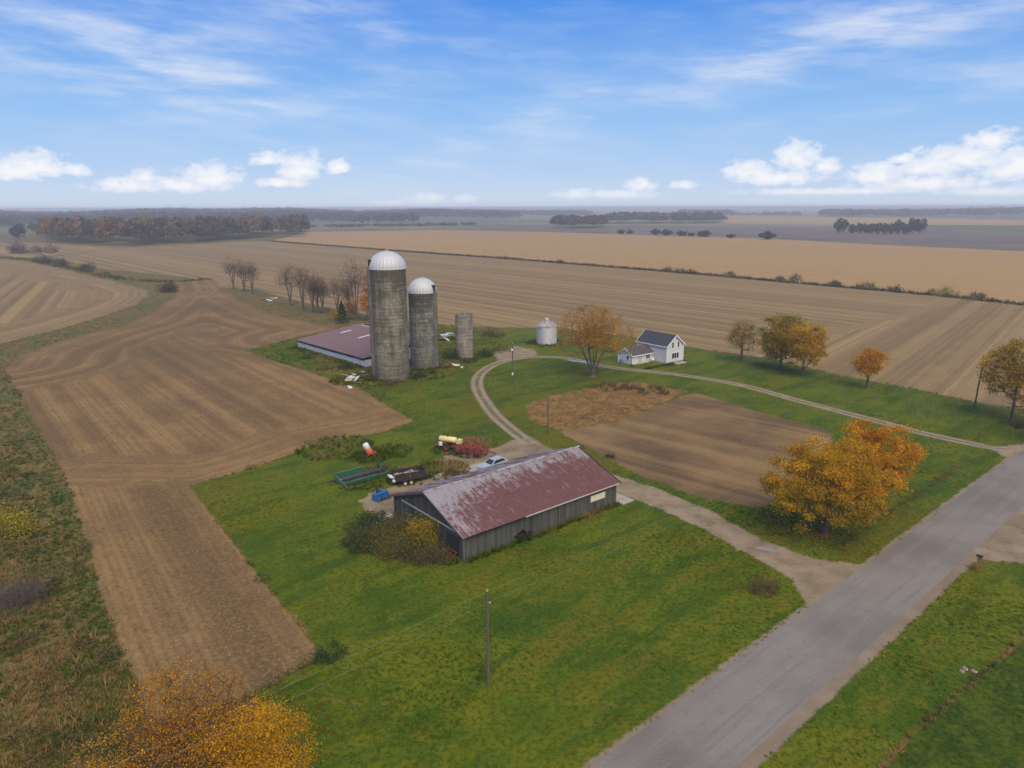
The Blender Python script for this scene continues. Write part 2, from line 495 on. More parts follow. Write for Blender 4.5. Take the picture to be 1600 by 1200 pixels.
def mat_siding():
    m, n, b = new_mat('white_siding')
    t = n.n.new('ShaderNodeTexCoord').outputs['Object']
    z = n.sep(t)[2]
    lap = n.m('FRACT', n.m('MULTIPLY', z, 1 / 0.2))
    c = n.mix(n.noise(t, 1.5, 4.0, 0.6), (0.53, 0.53, 0.55), (0.66, 0.66, 0.68))
    bn = n.n.new('ShaderNodeBump'); bn.inputs['Strength'].default_value = 0.5; bn.inputs['Distance'].default_value = 0.03
    n.put(bn.inputs['Height'], lap); n.put(b.inputs['Normal'], bn.outputs[0])
    n.put(b.inputs['Base Color'], c); b.inputs['Roughness'].default_value = 0.55
    return m


def mat_shingle(name, c):
    m, n, b = new_mat(name)
    t = n.n.new('ShaderNodeTexCoord').outputs['Object']
    x, y, z = n.sep(t)
    br = n.n.new('ShaderNodeTexBrick'); br.inputs['Scale'].default_value = 1.0
    br.inputs['Brick Width'].default_value = 0.9; br.inputs['Row Height'].default_value = 0.14; br.inputs['Mortar Size'].default_value = 0.01
    br.inputs['Color1'].default_value = (*[v * 0.8 for v in c], 1); br.inputs['Color2'].default_value = (*[v * 1.25 for v in c], 1); br.inputs['Mortar'].default_value = (*[v * 0.55 for v in c], 1)
    n.put(br.inputs['Vector'], n.comb(n.m('ADD', x, y), z, 0))
    c_ = n.mix(n.noise(t, 0.9, 5.0, 0.65), br.outputs[0], tuple(v * 1.35 for v in c))
    n.put(b.inputs['Base Color'], c_); b.inputs['Roughness'].default_value = 0.9
    return m


M['boards'] = mat_boards()
M['barn_roof'] = mat_roof_sheet('barn_roof_sheet', (0.108, 0.040, 0.036), (0.31, 0.295, 0.305), (0.185, 0.078, 0.05))
M['shed_roof'] = mat_roof_sheet('shed_roof_sheet', (0.165, 0.098, 0.098), (0.24, 0.19, 0.19), (0.12, 0.07, 0.065))
M['silo_a'] = mat_silo('silo_concrete_tall', (0.265, 0.238, 0.172), (0.075, 0.07, 0.052), (0.125, 0.108, 0.068), 3.0, 23.7)
M['silo_b'] = mat_silo('silo_concrete_mid', (0.24, 0.23, 0.19), (0.065, 0.066, 0.056), (0.10, 0.098, 0.074), 11.0, 17.7)
M['silo_c'] = mat_silo('silo_concrete_short', (0.33, 0.29, 0.24), (0.16, 0.14, 0.115), (0.24, 0.20, 0.16), 21.0, 14.0)
M['dome'] = mat_galv('galvanised_dome', (0.42, 0.425, 0.44), (0.54, 0.545, 0.56))
M['bin'] = mat_galv('galvanised_bin', (0.38, 0.38, 0.39), (0.52, 0.51, 0.52), (0.30, 0.18, 0.12), 0.03)
M['bin_roof'] = mat_galv('rusty_bin_roof', (0.30, 0.265, 0.265), (0.42, 0.38, 0.37), (0.20, 0.115, 0.085), 0.14)
M['shed_wall'] = mat_galv('white_sheet_wall', (0.52, 0.53, 0.55), (0.68, 0.68, 0.70), (0.30, 0.20, 0.15), 0.02)
M['siding'] = mat_siding()
M['shingle_dark'] = mat_shingle('dark_shingle', (0.036, 0.038, 0.047))
M['shingle_brown'] = mat_shingle('brown_shingle', (0.060, 0.050, 0.050))
M['translucent_sheet'] = plain('pale_roof_light', (0.62, 0.58, 0.58), 0.6, 0.12, 2.0)
M['cream_panel'] = plain('cream_panel', (0.62, 0.56, 0.44), 0.8, 0.12, 2.0)

# ------------------------------------------------------------------ the land: one triangulated sheet cut into its surfaces
RD_A = np.array(G(925, 1200)); RD_B = np.array(G(1585, 710)); RD_C = np.array(G(1145, 1200)); RD_D = np.array(G(1590, 800))
rd_mid0 = (RD_A + RD_C) / 2
_d1 = (RD_B - RD_A) / np.linalg.norm(RD_B - RD_A); _d2 = (RD_D - RD_C) / np.linalg.norm(RD_D - RD_C)
RU = (_d1 + _d2); RU /= np.linalg.norm(RU)
RN = np.array([-RU[1], RU[0]])                     # towards the farm
ROAD_HALF = 3.15
off_a = float(np.dot(RD_A - rd_mid0, RN)); off_b = float(np.dot(RD_B - rd_mid0, RN))
off_c = float(np.dot(RD_C - rd_mid0, RN)); off_d = float(np.dot(RD_D - rd_mid0, RN))
RD0 = rd_mid0 + RN * ((off_a + off_b + off_c + off_d) / 4)
ROAD_ANG = math.atan2(RU[1], RU[0])


def road_pt(s, lat): return RD0 + RU * s + RN * lat


def PX(pts): return [G(*p) for p in pts]


ROAD_POLY = [tuple(road_pt(-260, -ROAD_HALF)), tuple(road_pt(900, -ROAD_HALF)), tuple(road_pt(900, ROAD_HALF)), tuple(road_pt(-260, ROAD_HALF))]
LOOP = PX([(826, 692), (800, 672), (775, 650), (757, 627), (746, 605), (748, 588), (764, 574), (792, 563), (830, 558), (880, 559), (920, 567), (960, 575), (1050, 584), (1150, 600), (1250, 627), (1350, 653), (1450, 678), (1530, 695), (1575, 702)])


def smooth_path(P, n=6):
    P = [np.array(p) for p in P]; o = []
    for i in range(len(P) - 1):
        p0 = P[max(i - 1, 0)]; p1 = P[i]; p2 = P[i + 1]; p3 = P[min(i + 2, len(P) - 1)]
        for k in range(n):
            t = k / n
            o.append(0.5 * ((2 * p1) + (-p0 + p2) * t + (2 * p0 - 5 * p1 + 4 * p2 - p3) * t * t + (-p0 + 3 * p1 - 3 * p2 + p3) * t ** 3))
    o.append(P[-1]); return np.array(o)


def offset_path(P, d):
    T = np.gradient(P, axis=0); T /= np.linalg.norm(T, axis=1)[:, None]
    return P + np.stack([-T[:, 1], T[:, 0]], 1) * d


LOOP_S = smooth_path(LOOP)
LOOP_POLY = [tuple(p) for p in offset_path(LOOP_S, 1.55)] + [tuple(p) for p in offset_path(LOOP_S, -1.55)[::-1]]

REG = []   # name, polygon, surface key, blend noise amplitude (m)
REG.append(('far_meadow', PX([(-900, 372), (-300, 366), (480, 361), (850, 360), (1200, 371), (1700, 396), (2400, 430), (2400, 322), (800, 327), (-900, 332)]), 'meadow', 4))
REG.append(('distant_stubble_field', PX([(1131, 349.5), (1131, 337), (1290, 339), (1700, 343), (2000, 344), (2000, 357), (1600, 352)]), 'gold', 6))
REG.append(('distant_dark_field', PX([(640, 358), (860, 352.5), (1300, 355), (1700, 364), (2000, 372), (2000, 412), (1700, 397), (1400, 383.5), (1200, 373), (850, 362.5), (640, 361)]), 'dark', 5))
REG.append(('golden_field', PX([(425, 376.5), (480, 362), (700, 359.5), (850, 362.5), (1200, 373), (1400, 383.5), (1700, 397), (2300, 430), (2300, 560), (1700, 487), (1600, 475), (1480, 462), (1300, 446), (1050, 424), (800, 404), (600, 390)]), 'gold', 3))
REG.append(('field_beside_woods', PX([(-700, 384), (0, 379), (65, 379), (130, 384), (190, 386), (130, 394), (60, 402), (0, 404), (-700, 425)]), 'back', 3))
REG.append(('stubble_field', PX([(75, 403), (130, 395), (190, 387), (300, 382), (400, 376), (425, 378), (600, 391.5), (800, 406), (1050, 426), (1300, 448.5), (1480, 465), (1600, 478), (1700, 491), (2300, 570), (2300, 700), (1700, 655), (1600, 640), (1540, 632), (1440, 610), (1300, 583), (1190, 558), (1080, 542), (1000, 528), (870, 512), (760, 511), (690, 507), (600, 497), (520, 482), (480, 474), (400, 452), (345, 449), (300, 434), (170, 421)]), 'back', 2))
REG.append(('neighbour_field', PX([(-700, 445), (0, 405), (45, 409), (120, 426), (180, 440), (228, 453), (231, 461), (210, 477), (120, 507), (0, 537), (-250, 610), (-700, 640)]), 'back', 1.5))
REG.append(('ploughed_field', PX([(8, 575), (30, 555), (110, 528), (200, 505), (240, 485), (275, 462), (270, 438), (335, 438), (352, 458), (420, 489), (480, 503), (530, 513), (470, 526), (385, 547), (440, 566), (520, 592), (570, 612), (590, 624), (652, 657), (600, 674), (500, 691), (400, 730), (297, 760), (350, 830), (420, 920), (497, 1012), (488, 1032), (430, 1068), (380, 1090), (300, 1125), (228, 1130), (205, 1050), (165, 950), (140, 860), (105, 750), (60, 670)]), 'soil', 1.0))
REG.append(('lawn', PX([(297, 761), (400, 731), (500, 692), (600, 675), (650, 659), (600, 632), (600, 612), (700, 590), (735, 578), (745, 545), (800, 530), (760, 513), (870, 514), (1000, 530), (1080, 544), (1190, 560), (1300, 585), (1440, 612), (1540, 634), (1600, 642), (1700, 657), (1850, 690), (1600, 712), (1585, 716), (925, 1201), (700, 1420), (380, 1400), (400, 1086), (432, 1069), (490, 1033), (499, 1012), (422, 920), (352, 830)]), 'lawn', 0.9))
REG.append(('roadside_lawn', [tuple(road_pt(-120, -ROAD_HALF - 0.9)), tuple(road_pt(45, -ROAD_HALF - 0.9)), G(1535, 876), G(1600, 880), G(1800, 888), G(1800, 940), G(1605, 985), G(1545, 1040), G(1480, 1095), G(1410, 1155), G(1360, 1215), G(1200, 1420)], 'lawn', 0.5))
REG.append(('young_crop', PX([(1615, 990), (1550, 1046), (1487, 1099), (1417, 1160), (1370, 1218), (1210, 1430), (2100, 1430), (2300, 1000), (1800, 945)]), 'crop', 0.7))
REG.append(('shed_yard', PX([(386, 549), (465, 527), (530, 514), (570, 507), (600, 503), (690, 509), (745, 513), (790, 530), (745, 545), (735, 578), (700, 590), (600, 612), (600, 632), (560, 606), (520, 593), (440, 568)]), 'lawn', 0.8))
REG.append(('weedy_patch', PX([(818, 634), (862, 619), (955, 600), (1000, 597), (1072, 612), (1020, 636), (960, 662), (880, 672), (835, 660)]), 'rough', 0.9))
REG.append(('garden_plot', PX([(872, 674), (960, 660), (1085, 612), (1190, 645), (1292, 672), (1300, 690), (1250, 745), (1195, 792), (1175, 793), (1090, 775), (1000, 744), (930, 705)]), 'plot', 0.6))
REG.append(('dirt_yard', PX([(560, 782), (585, 768), (645, 752), (700, 742), (742, 722), (700, 722), (690, 708), (745, 706), (770, 702), (800, 688), (830, 683), (850, 697), (975, 748), (990, 760), (962, 775), (800, 780), (640, 800), (605, 812), (575, 800)]), 'gravel', 0.7))
REG.append(('bin_yard', PX([(770, 552), (800, 540), (835, 545), (842, 555), (810, 560), (780, 566)]), 'gravel', 0.9))
REG.append(('farm_lane', PX([(940, 753), (985, 749), (1030, 764), (1100, 793), (1190, 842), (1250, 866), (1300, 878), (1345, 882), (1395, 872), (1320, 925), (1245, 985), (1262, 945), (1240, 905), (1212, 889), (1150, 856), (1080, 817), (1010, 786), (960, 770)]), 'gravel', 0.6))
REG.append(('house_lane', LOOP_POLY + [], 'track', 0.4))
REG.append(('lane_mouth', PX([(1530, 690), (1565, 697), (1620, 692), (1690, 655), (1560, 745), (1572, 715), (1555, 705)]), 'gravel', 0.4))
REG.append(('neighbour_driveway', PX([(1600, 795), (1560, 828), (1522, 864), (1535, 875), (1600, 880), (1800, 888), (2300, 860), (2200, 790), (1750, 790), (1700, 740)]), 'gravel', 0.4))
REG.append(('road', ROAD_POLY, 'asphalt', 0.12))


def wobble(P, amp, spacing_k=0.012):
    """densify a polygon and make its edge uneven"""
    P = [np.array(p, float) for p in P]; o = []
    for a, b in zip(P, P[1:] + P[:1]):
        L = np.linalg.norm(b - a); r = max(20, min(np.linalg.norm(a), np.linalg.norm(b)))
        n = int(max(1, min(60, L / max(1.0, spacing_k * r))))
        for i in range(n):
            p = a + (b - a) * i / n
            if i: p = p + rng.normal(size=2) * amp * 0.12
            o.append(p)
    return np.array(o)


polys = []
for name, P, key, amp in REG:
    polys.append(wobble(P, 0.0 if key in ('asphalt', 'track') else amp))


def inside(Q, P):
    x, y = Q[:, 0], Q[:, 1]; c = np.zeros(len(Q), bool)
    j = len(P) - 1
    for i in range(len(P)):
        xi, yi = P[i]; xj, yj = P[j]
        cond = ((yi > y) != (yj > y))
        with np.errstate(divide='ignore', invalid='ignore'):
            c ^= cond & (x < (xj - xi) * (y - yi) / (yj - yi + 1e-30) + xi)
        j = i
    return c


def seg_dist(Q, P, closed=True):
    d = np.full(len(Q), 1e9)
    if not closed:
        mn, mx = P.min(0) - 40, P.max(0) + 40
        bb = np.where((Q[:, 0] >= mn[0]) & (Q[:, 0] <= mx[0]) & (Q[:, 1] >= mn[1]) & (Q[:, 1] <= mx[1]))[0]
        full, Q = d, Q[bb]; d = np.full(len(Q), 1e9)
    n = len(P) if closed else len(P) - 1
    for i in range(n):
        a = P[i]; b = P[(i + 1) % len(P)]; ab = b - a; L = float(ab @ ab) + 1e-12
        t = np.clip(((Q - a) @ ab) / L, 0, 1)
        d = np.minimum(d, np.hypot(Q[:, 0] - a[0] - t * ab[0], Q[:, 1] - a[1] - t * ab[1]))
    if not closed: full[bb] = d; return full
    return d


def vnoise(x, y, seed=0):
    """cheap smooth value noise"""
    s = np.zeros_like(x)
    for k in range(5):
        a = math.sin(seed * 12.9 + k * 78.2) * 43758.5; a -= math.floor(a); th = a * 6.283
        f = 0.7 + 0.35 * k
        s = s + np.sin((x * math.cos(th) + y * math.sin(th)) * f + a * 50) * np.cos((x * math.cos(th + 1.3) + y * math.sin(th + 1.3)) * f * 0.8 + a * 20)
    return s / 3.0


def road_lat(x, y): return (x - RD0[0]) * RN[0] + (y - RD0[1]) * RN[1]
def road_s(x, y): return (x - RD0[0]) * RU[0] + (y - RD0[1]) * RU[1]


LANE_S0 = float(road_s(*G(1300, 905))); LANE_S1 = float(road_s(*G(1570, 715)))


def ground_z(x, y):
    x = np.asarray(x, float); y = np.asarray(y, float)
    lat = road_lat(x, y); s = road_s(x, y)
    r = np.hypot(x, y)
    z = 0.10 * vnoise(x * 0.09, y * 0.09, 1) + 0.05 * vnoise(x * 0.35, y * 0.35, 2)
    z = z * np.clip((420 - r) / 150, 0, 1)
    flat = np.clip((np.abs(lat) - 5.0) / 3.0, 0, 1)
    z = z * flat
    gate = np.clip((np.abs(s - LANE_S0) - 5) / 3, 0, 1) * np.clip((np.abs(s - LANE_S1) - 3) / 3, 0, 1)
    near_farm = np.exp(-((lat - 7.3) / 1.1) ** 2) * gate * np.clip((s + 200) / 30, 0, 1) * np.clip((s - 22) / 12, 0.25, 1)
    z = z - 0.40 * near_farm * (np.abs(s) < 600)
    return z


def gz(x, y): return float(ground_z(np.array([x]), np.array([y]))[0])


pts = []
r = 16.0
while r < 26000:
    k = 0.018 if r < 330 else (0.03 if r < 3000 else 0.08)
    A = math.radians(52); n = int(2 * A / k)
    th = np.linspace(-A, A, n) + rng.uniform(-0.3, 0.3) * k
    rr = r * (1 + rng.uniform(-0.25, 0.25, n) * k)
    pts.append(np.stack([rr * np.sin(th), rr * np.cos(th)], 1))
    r *= 1 + k
for rr_ in (16, 40, 100, 300, 1000, 4000, 12000, 26000):
    th = np.linspace(math.radians(56), math.radians(304), 30)
    pts.append(np.stack([rr_ * np.sin(th), rr_ * np.cos(th)], 1))
pts.append(np.array([[0.0, 0.0]]))
for lat in (-1.3, -1.05, -0.8, -0.5, -0.2, 0.2, 0.5, 0.8, 1.05, 1.3):
    pp = offset_path(LOOP_S, lat); pts.append(pp)
for lat in (-4.6, -3.9, -2.4, -1.2, 0, 1.2, 2.4, 3.9, 4.6, 6.2, 7.3, 8.4):
    s_ = np.arange(-60, 190, 1.6); pts.append(RD0 + np.outer(s_, RU) + lat * RN)
allp = [p for p in pts]; edges = []
base_n = sum(len(p) for p in pts)
for P in polys:
    n = len(P); edges += [(base_n + i, base_n + (i + 1) % n) for i in range(n)]
    allp.append(P); base_n += n
V2 = np.concatenate(allp)
cdt = delaunay_2d_cdt([Vector((float(a), float(b))) for a, b in V2], edges, [], 0, 1e-4)
LV = np.array([(v[0], v[1]) for v in cdt[0]]); LF = np.array([tuple(f) for f in cdt[2]])
a_, b_, c_ = LV[LF[:, 0]], LV[LF[:, 1]], LV[LF[:, 2]]
sg = (b_[:, 0] - a_[:, 0]) * (c_[:, 1] - a_[:, 1]) - (b_[:, 1] - a_[:, 1]) * (c_[:, 0] - a_[:, 0])
LF[sg < 0] = LF[sg < 0][:, ::-1]
CEN = (a_ + b_ + c_) / 3
reg_of = np.full(len(LF), -1)
for i, P in enumerate(polys):
    mn, mx = P.min(0), P.max(0)
    bb = np.where((CEN[:, 0] >= mn[0]) & (CEN[:, 0] <= mx[0]) & (CEN[:, 1] >= mn[1]) & (CEN[:, 1] <= mx[1]))[0]
    reg_of[bb[inside(CEN[bb], P)]] = i
# signed distances to each surface (union over its patches)
KEYS = ['meadow', 'dark', 'gold', 'back', 'soil', 'lawn', 'crop', 'wild', 'rough', 'plot', 'gravel', 'asphalt']
SDV = {k: np.full(len(LV), -9.0) for k in KEYS}
for i, (name, P0, key, amp) in enumerate(REG):
    if key == 'track': continue
    P = polys[i]; mn, mx = P.min(0) - 60, P.max(0) + 60
    bb = np.where((LV[:, 0] >= mn[0]) & (LV[:, 0] <= mx[0]) & (LV[:, 1] >= mn[1]) & (LV[:, 1] <= mx[1]))[0]
    d = seg_dist(LV[bb], P) * np.where(inside(LV[bb], P), 1, -1)
    rr_ = np.maximum(np.hypot(LV[bb, 0], LV[bb, 1]), 60) / 100.0
    SDV[key][bb] = np.maximum(SDV[key][bb], np.clip(d / np.maximum(rr_, 1.0), -9, 9))
tlat = np.clip(seg_dist(LV, LOOP_S, False), 0, 9)
rlat = road_lat(LV[:, 0], LV[:, 1])
# row coordinate (metres across the drill rows) for every worked field
ROW = np.zeros(len(LV))
ua = (LV[:, 0] * math.sin(R(48.5)) + LV[:, 1] * math.cos(R(48.5)))           # rows parallel to the hedge line
ROW[:] = ua
p_soil = polys[[r_[0] for r_ in REG].index('ploughed_field')]
top_edge = np.array(PX([(8, 575), (30, 555), (110, 528), (200, 505), (240, 485), (275, 462)]))
top_edge2 = np.array(PX([(335, 438), (352, 458), (420, 489), (480, 503), (530, 513), (470, 526)]))
low_edge = np.array(PX([(652, 657), (600, 674), (500, 691), (400, 730), (297, 760), (105, 757)]))
ins = (SDV['soil'] > -1.5)
d1 = seg_dist(LV, top_edge, False); d2 = seg_dist(LV, top_edge2, False); d3 = seg_dist(LV, low_edge, False)
inner = LV[:, 0] * math.sin(R(50.6)) + LV[:, 1] * math.cos(R(50.6))
lower = LV[:, 0] * math.sin(R(53.6)) + LV[:, 1] * math.cos(R(53.6))
up_side = LV[:, 1] > 90 + (LV[:, 0] + 60) * 0.02
rows = inner.copy()
head = np.minimum(d1, d2)
rows = np.where(head < 26, head + 300, rows)
rows = np.where((d3 < 11) & up_side, d3 + 600, rows)
low_zone = (LV[:, 1] < 89 + (LV[:, 0] + 42) * -0.05) & (LV[:, 0] < -14)
rows = np.where(low_zone, lower + 900, rows)
ROW = np.where(ins, rows, ROW)
plot_in = SDV['plot'] > -1.5
ROW = np.where(plot_in, LV[:, 0] * math.sin(R(41)) + LV[:, 1] * math.cos(R(41)) + 1500, ROW)
pl_n = polys[[r_[0] for r_ in REG].index('neighbour_field')]
nb_in = inside(LV, pl_n); dn = seg_dist(LV, pl_n)
ROW = np.where(nb_in, np.where(dn < 22, dn + 1700, LV[:, 0] * math.sin(R(62)) + LV[:, 1] * math.cos(R(62)) + 1900), ROW)
corner = np.array(G(1590, 530))
far_r = (SDV['back'] > -1) & (LV[:, 0] > 45) & (LV[:, 1] < 175 + 0.9 * (LV[:, 0] - 60)) & (road_lat(LV[:, 0], LV[:, 1]) < 95) & (road_lat(LV[:, 0], LV[:, 1]) > 10) & ~ins
ROW = np.where(far_r & (road_s(LV[:, 0], LV[:, 1]) > 95), LV[:, 0] * math.sin(R(130)) + LV[:, 1] * math.cos(R(130)) + 2500, ROW)
LZ = ground_z(LV[:, 0], LV[:, 1])

# ---- the land material: each surface and the surfaces it borders, blended along ragged edges
def land_material(name, keys):
    gm = bpy.data.materials.new(name); gm.use_nodes = True
    n = NT(gm.node_tree); gb = gm.node_tree.nodes['Principled BSDF']
    pos = n.n.new('ShaderNodeNewGeometry').outputs['Position']
    N0 = n.noise(pos, 0.014, 2.0, 0.6)
    N1 = n.noise(pos, 0.075, 3.0, 0.6)
    N2 = n.noise(pos, 0.42, 3.0, 0.62)
    N3 = n.noise(pos, 2.3, 3.0, 0.65)
    N4 = n.noise(pos, 11.0, 1.0, 0.6)
    edge = n.m('ADD', n.m('MULTIPLY', n.m('SUBTRACT', N2, 0.5), 2.2), n.m('MULTIPLY', n.m('SUBTRACT', N3, 0.5), 1.6))


    def sdmask(key, amp, soft=0.25):
        a = n.attr('sd_' + key).outputs['Fac']
        return n.ss(n.m('ADD', a, n.m('MULTIPLY', edge, amp)), -soft, soft)


    rowa = n.attr('row').outputs['Fac']
    rj = n.m('ADD', rowa, n.m('MULTIPLY', n.m('SUBTRACT', N2, 0.5), 0.5))
    row1 = n.m('SINE', n.m('MULTIPLY', rj, 2 * math.pi / 0.76))
    rowb = n.m('SINE', n.m('MULTIPLY', rj, 2 * math.pi / 4.6))
    wv1 = n.noise(n.comb(n.m('MULTIPLY', rowa, 0.22), n.m('MULTIPLY', N1, 0.35), 2.0), 1.0, 2.0, 0.6)       # broad passes
    wv2 = n.noise(n.comb(n.m('MULTIPLY', rj, 0.9), n.m('MULTIPLY', N1, 0.5), 7.0), 1.0, 2.0, 0.65)
    grain = n.m('ADD', n.m('MULTIPLY', N4, 0.5), n.m('MULTIPLY', N3, 0.5))

    # weeds and rough grass
    if True:
        wild = n.mix(n.ss(N2, 0.36, 0.64), (0.056, 0.064, 0.013), (0.175, 0.108, 0.034))
        wild = n.mix(n.ss(N1, 0.45, 0.7, 0, 0.7), wild, (0.045, 0.092, 0.028))
        wild = n.mix(n.ss(N3, 0.45, 0.72, 0, 0.7), wild, (0.23, 0.15, 0.062))
    # lawn
    if 'lawn' in keys:
        px_, py_, pz_ = n.sep(pos)
        cr_, sr_ = RU
        lay = n.comb(n.m('ADD', n.m('MULTIPLY', px_, cr_ * 0.09), n.m('MULTIPLY', py_, sr_ * 0.09)), n.m('ADD', n.m('MULTIPLY', px_, -sr_ * 0.34), n.m('MULTIPLY', py_, cr_ * 0.34)), 0)
        NS = n.noise(lay, 1.0, 4.0, 0.62)                   # the grass lies in swathes along the old mowing lines
        NM = n.m('ADD', n.m('MULTIPLY', N1, 0.5), n.m('MULTIPLY', NS, 0.5))
        lawn = n.mix(n.ss(NM, 0.40, 0.60), (0.036, 0.074, 0.0015), (0.112, 0.122, 0.003))
        lawn = n.mix(n.ss(N2, 0.50, 0.64, 0, 0.55), lawn, (0.142, 0.128, 0.005))
        lawn = n.mix(n.ss(n.m('ADD', n.m('MULTIPLY', N0, 0.6), n.m('MULTIPLY', NS, 0.4)), 0.51, 0.58, 0, 0.6), lawn, (0.125, 0.078, 0.008))
        lawn = n.mix(n.ss(NS, 0.35, 0.46, 0.5, 0), lawn, (0.018, 0.044, 0.001))
        lawn = n.mix(n.ss(N3, 0.36, 0.56, 0.7, 0), lawn, (0.016, 0.038, 0.001))
        lawn = n.mix(n.ss(N4, 0.42, 0.70, 0.0, 0.5), lawn, (0.120, 0.160, 0.008))
    # dark green crop across the road
    if 'crop' in keys:
        crop = n.mix(n.ss(n.m('ADD', n.m('MULTIPLY', N3, 0.5), n.m('MULTIPLY', N2, 0.5)), 0.40, 0.60), (0.024, 0.050, 0.002), (0.066, 0.090, 0.004))
        crop = n.mix(n.ss(n.m('SINE', n.m('MULTIPLY', n.attr('rlat').outputs['Fac'], 2 * math.pi / 0.38)), 0.1, 0.9, 0, 0.12), crop, (0.02, 0.04, 0.008))
    # worked soil with chaff
    if 'soil' in keys:
        soil = n.mix(n.ss(n.m('ADD', n.m('MULTIPLY', wv1, 0.70), n.m('MULTIPLY', N1, 0.30)), 0.37, 0.63), (0.128, 0.074, 0.029), (0.272, 0.162, 0.058))
        soil = n.mix(n.ss(n.m('ADD', n.m('MULTIPLY', wv2, 0.6), n.m('MULTIPLY', N2, 0.4)), 0.44, 0.62, 0, 0.6), soil, (0.105, 0.061, 0.025))
        soil = n.mix(n.ss(row1, -0.2, 0.9, 0, 0.32), soil, (0.112, 0.067, 0.027))
        soil = n.mix(n.ss(grain, 0.50, 0.64, 0, 0.7), soil, (0.29, 0.19, 0.085))
        soil = n.mix(n.ss(grain, 0.34, 0.46, 0.6, 0), soil, (0.072, 0.044, 0.022))
        soil = n.mix(n.ss(N0, 0.50, 0.64, 0, 0.4), soil, (0.095, 0.072, 0.026))
    # pale stubble
    if 'back' in keys:
        back = n.mix(n.ss(wv1, 0.36, 0.62), (0.172, 0.114, 0.050), (0.300, 0.200, 0.082))
        back = n.mix(n.ss(wv2, 0.42, 0.68, 0, 0.55), back, (0.150, 0.102, 0.047))
        back = n.mix(n.ss(row1, 0.0, 0.95, 0, 0.25), back, (0.160, 0.108, 0.050))
        back = n.mix(n.ss(N1, 0.50, 0.72, 0, 0.45), back, (0.180, 0.138, 0.054))
        back = n.mix(n.ss(grain, 0.52, 0.7, 0, 0.45), back, (0.32, 0.225, 0.115))
    if 'gold' in keys:
        gold = n.mix(n.ss(wv2, 0.35, 0.65), (0.30, 0.185, 0.070), (0.365, 0.23, 0.088))
        gold = n.mix(n.ss(N1, 0.4, 0.7, 0, 0.5), gold, (0.275, 0.172, 0.070))
    if 'dark' in keys:
        dark = n.mix(n.ss(N0, 0.4, 0.6), (0.115, 0.092, 0.075), (0.155, 0.118, 0.09))
    if 'meadow' in keys:
        mead = n.mix(n.ss(n.noise(pos, 0.0028, 3.0, 0.6), 0.42, 0.58), (0.085, 0.115, 0.05), (0.19, 0.155, 0.085))
    if 'rough' in keys:
        rough = n.mix(n.ss(N2, 0.38, 0.62), (0.165, 0.088, 0.028), (0.27, 0.155, 0.052))
        rough = n.mix(n.ss(N3, 0.42, 0.7, 0, 0.6), rough, (0.085, 0.082, 0.030))
    if 'plot' in keys:
        plot = n.mix(n.ss(n.m('ADD', n.m('MULTIPLY', N1, 0.45), n.m('MULTIPLY', wv1, 0.55)), 0.38, 0.61), (0.108, 0.066, 0.031), (0.265, 0.165, 0.064))
        plot = n.mix(n.ss(row1, -0.1, 0.8, 0, 0.5), plot, (0.075, 0.050, 0.028))
        plot = n.mix(n.ss(grain, 0.55, 0.7, 0, 0.5), plot, (0.27, 0.185, 0.09))
    # gravel
    if keys & {'gravel', 'asphalt', 'track'}:
        grav = n.mix(n.ss(N2, 0.3, 0.7), (0.180, 0.130, 0.076), (0.268, 0.204, 0.128))
        grav = n.mix(n.ss(N4, 0.45, 0.75, 0, 0.5), grav, (0.33, 0.265, 0.175))
        grav = n.mix(n.ss(N1, 0.52, 0.68, 0, 0.5), grav, (0.155, 0.115, 0.068))
    # asphalt
    if 'asphalt' in keys:
        ra = n.attr('rlat').outputs['Fac']
        rab = n.m('ABSOLUTE', ra)
        asp = n.mix(n.ss(N1, 0.36, 0.62), (0.145, 0.124, 0.102), (0.205, 0.178, 0.148))
        asp = n.mix(n.ss(n.noise(pos, 0.9, 3.0, 0.7), 0.58, 0.64, 0, 0.35), asp, (0.135, 0.118, 0.10))
        trk = n.ss(n.m('ABSOLUTE', n.m('SUBTRACT', rab, 1.45)), 0.2, 0.75, 0.30, 0.0)
        lrun = n.noise(n.comb(n.m('MULTIPLY', ra, 2.2), n.m('MULTIPLY', n.attr('rs').outputs['Fac'], 0.05), 0), 1.0, 2.0, 0.6)
        asp = n.mix(n.m('MULTIPLY', trk, n.ss(lrun, 0.3, 0.7)), asp, (0.262, 0.23, 0.205))
        asp = n.mix(n.ss(lrun, 0.50, 0.70, 0, 0.6), asp, (0.150, 0.128, 0.115))
        asp = n.mix(n.ss(n.m('ABSOLUTE', n.m('ADD', ra, 0.06)), 0.02, 0.14, 0.07, 0), asp, (0.30, 0.27, 0.255))
        asp = n.mix(n.ss(N4, 0.4, 0.8, 0, 0.4), asp, (0.28, 0.245, 0.22))

    c = wild
    if 'meadow' in keys: c = n.mix(sdmask('meadow', 4.0), c, mead)
    if 'dark' in keys: c = n.mix(sdmask('dark', 1.0), c, dark)
    if 'gold' in keys: c = n.mix(sdmask('gold', 0.5), c, gold)
    if 'back' in keys: c = n.mix(sdmask('back', 0.5), c, back)
    if 'soil' in keys: c = n.mix(sdmask('soil', 0.6), c, soil)
    if 'lawn' in keys: c = n.mix(sdmask('lawn', 0.7), c, lawn)
    if 'crop' in keys: c = n.mix(sdmask('crop', 0.35), c, crop)
    if 'wild' in keys: c = n.mix(sdmask('wild', 0.8), c, wild)
    if 'rough' in keys: c = n.mix(sdmask('rough', 0.9), c, rough)
    if 'plot' in keys: c = n.mix(sdmask('plot', 0.6), c, plot)
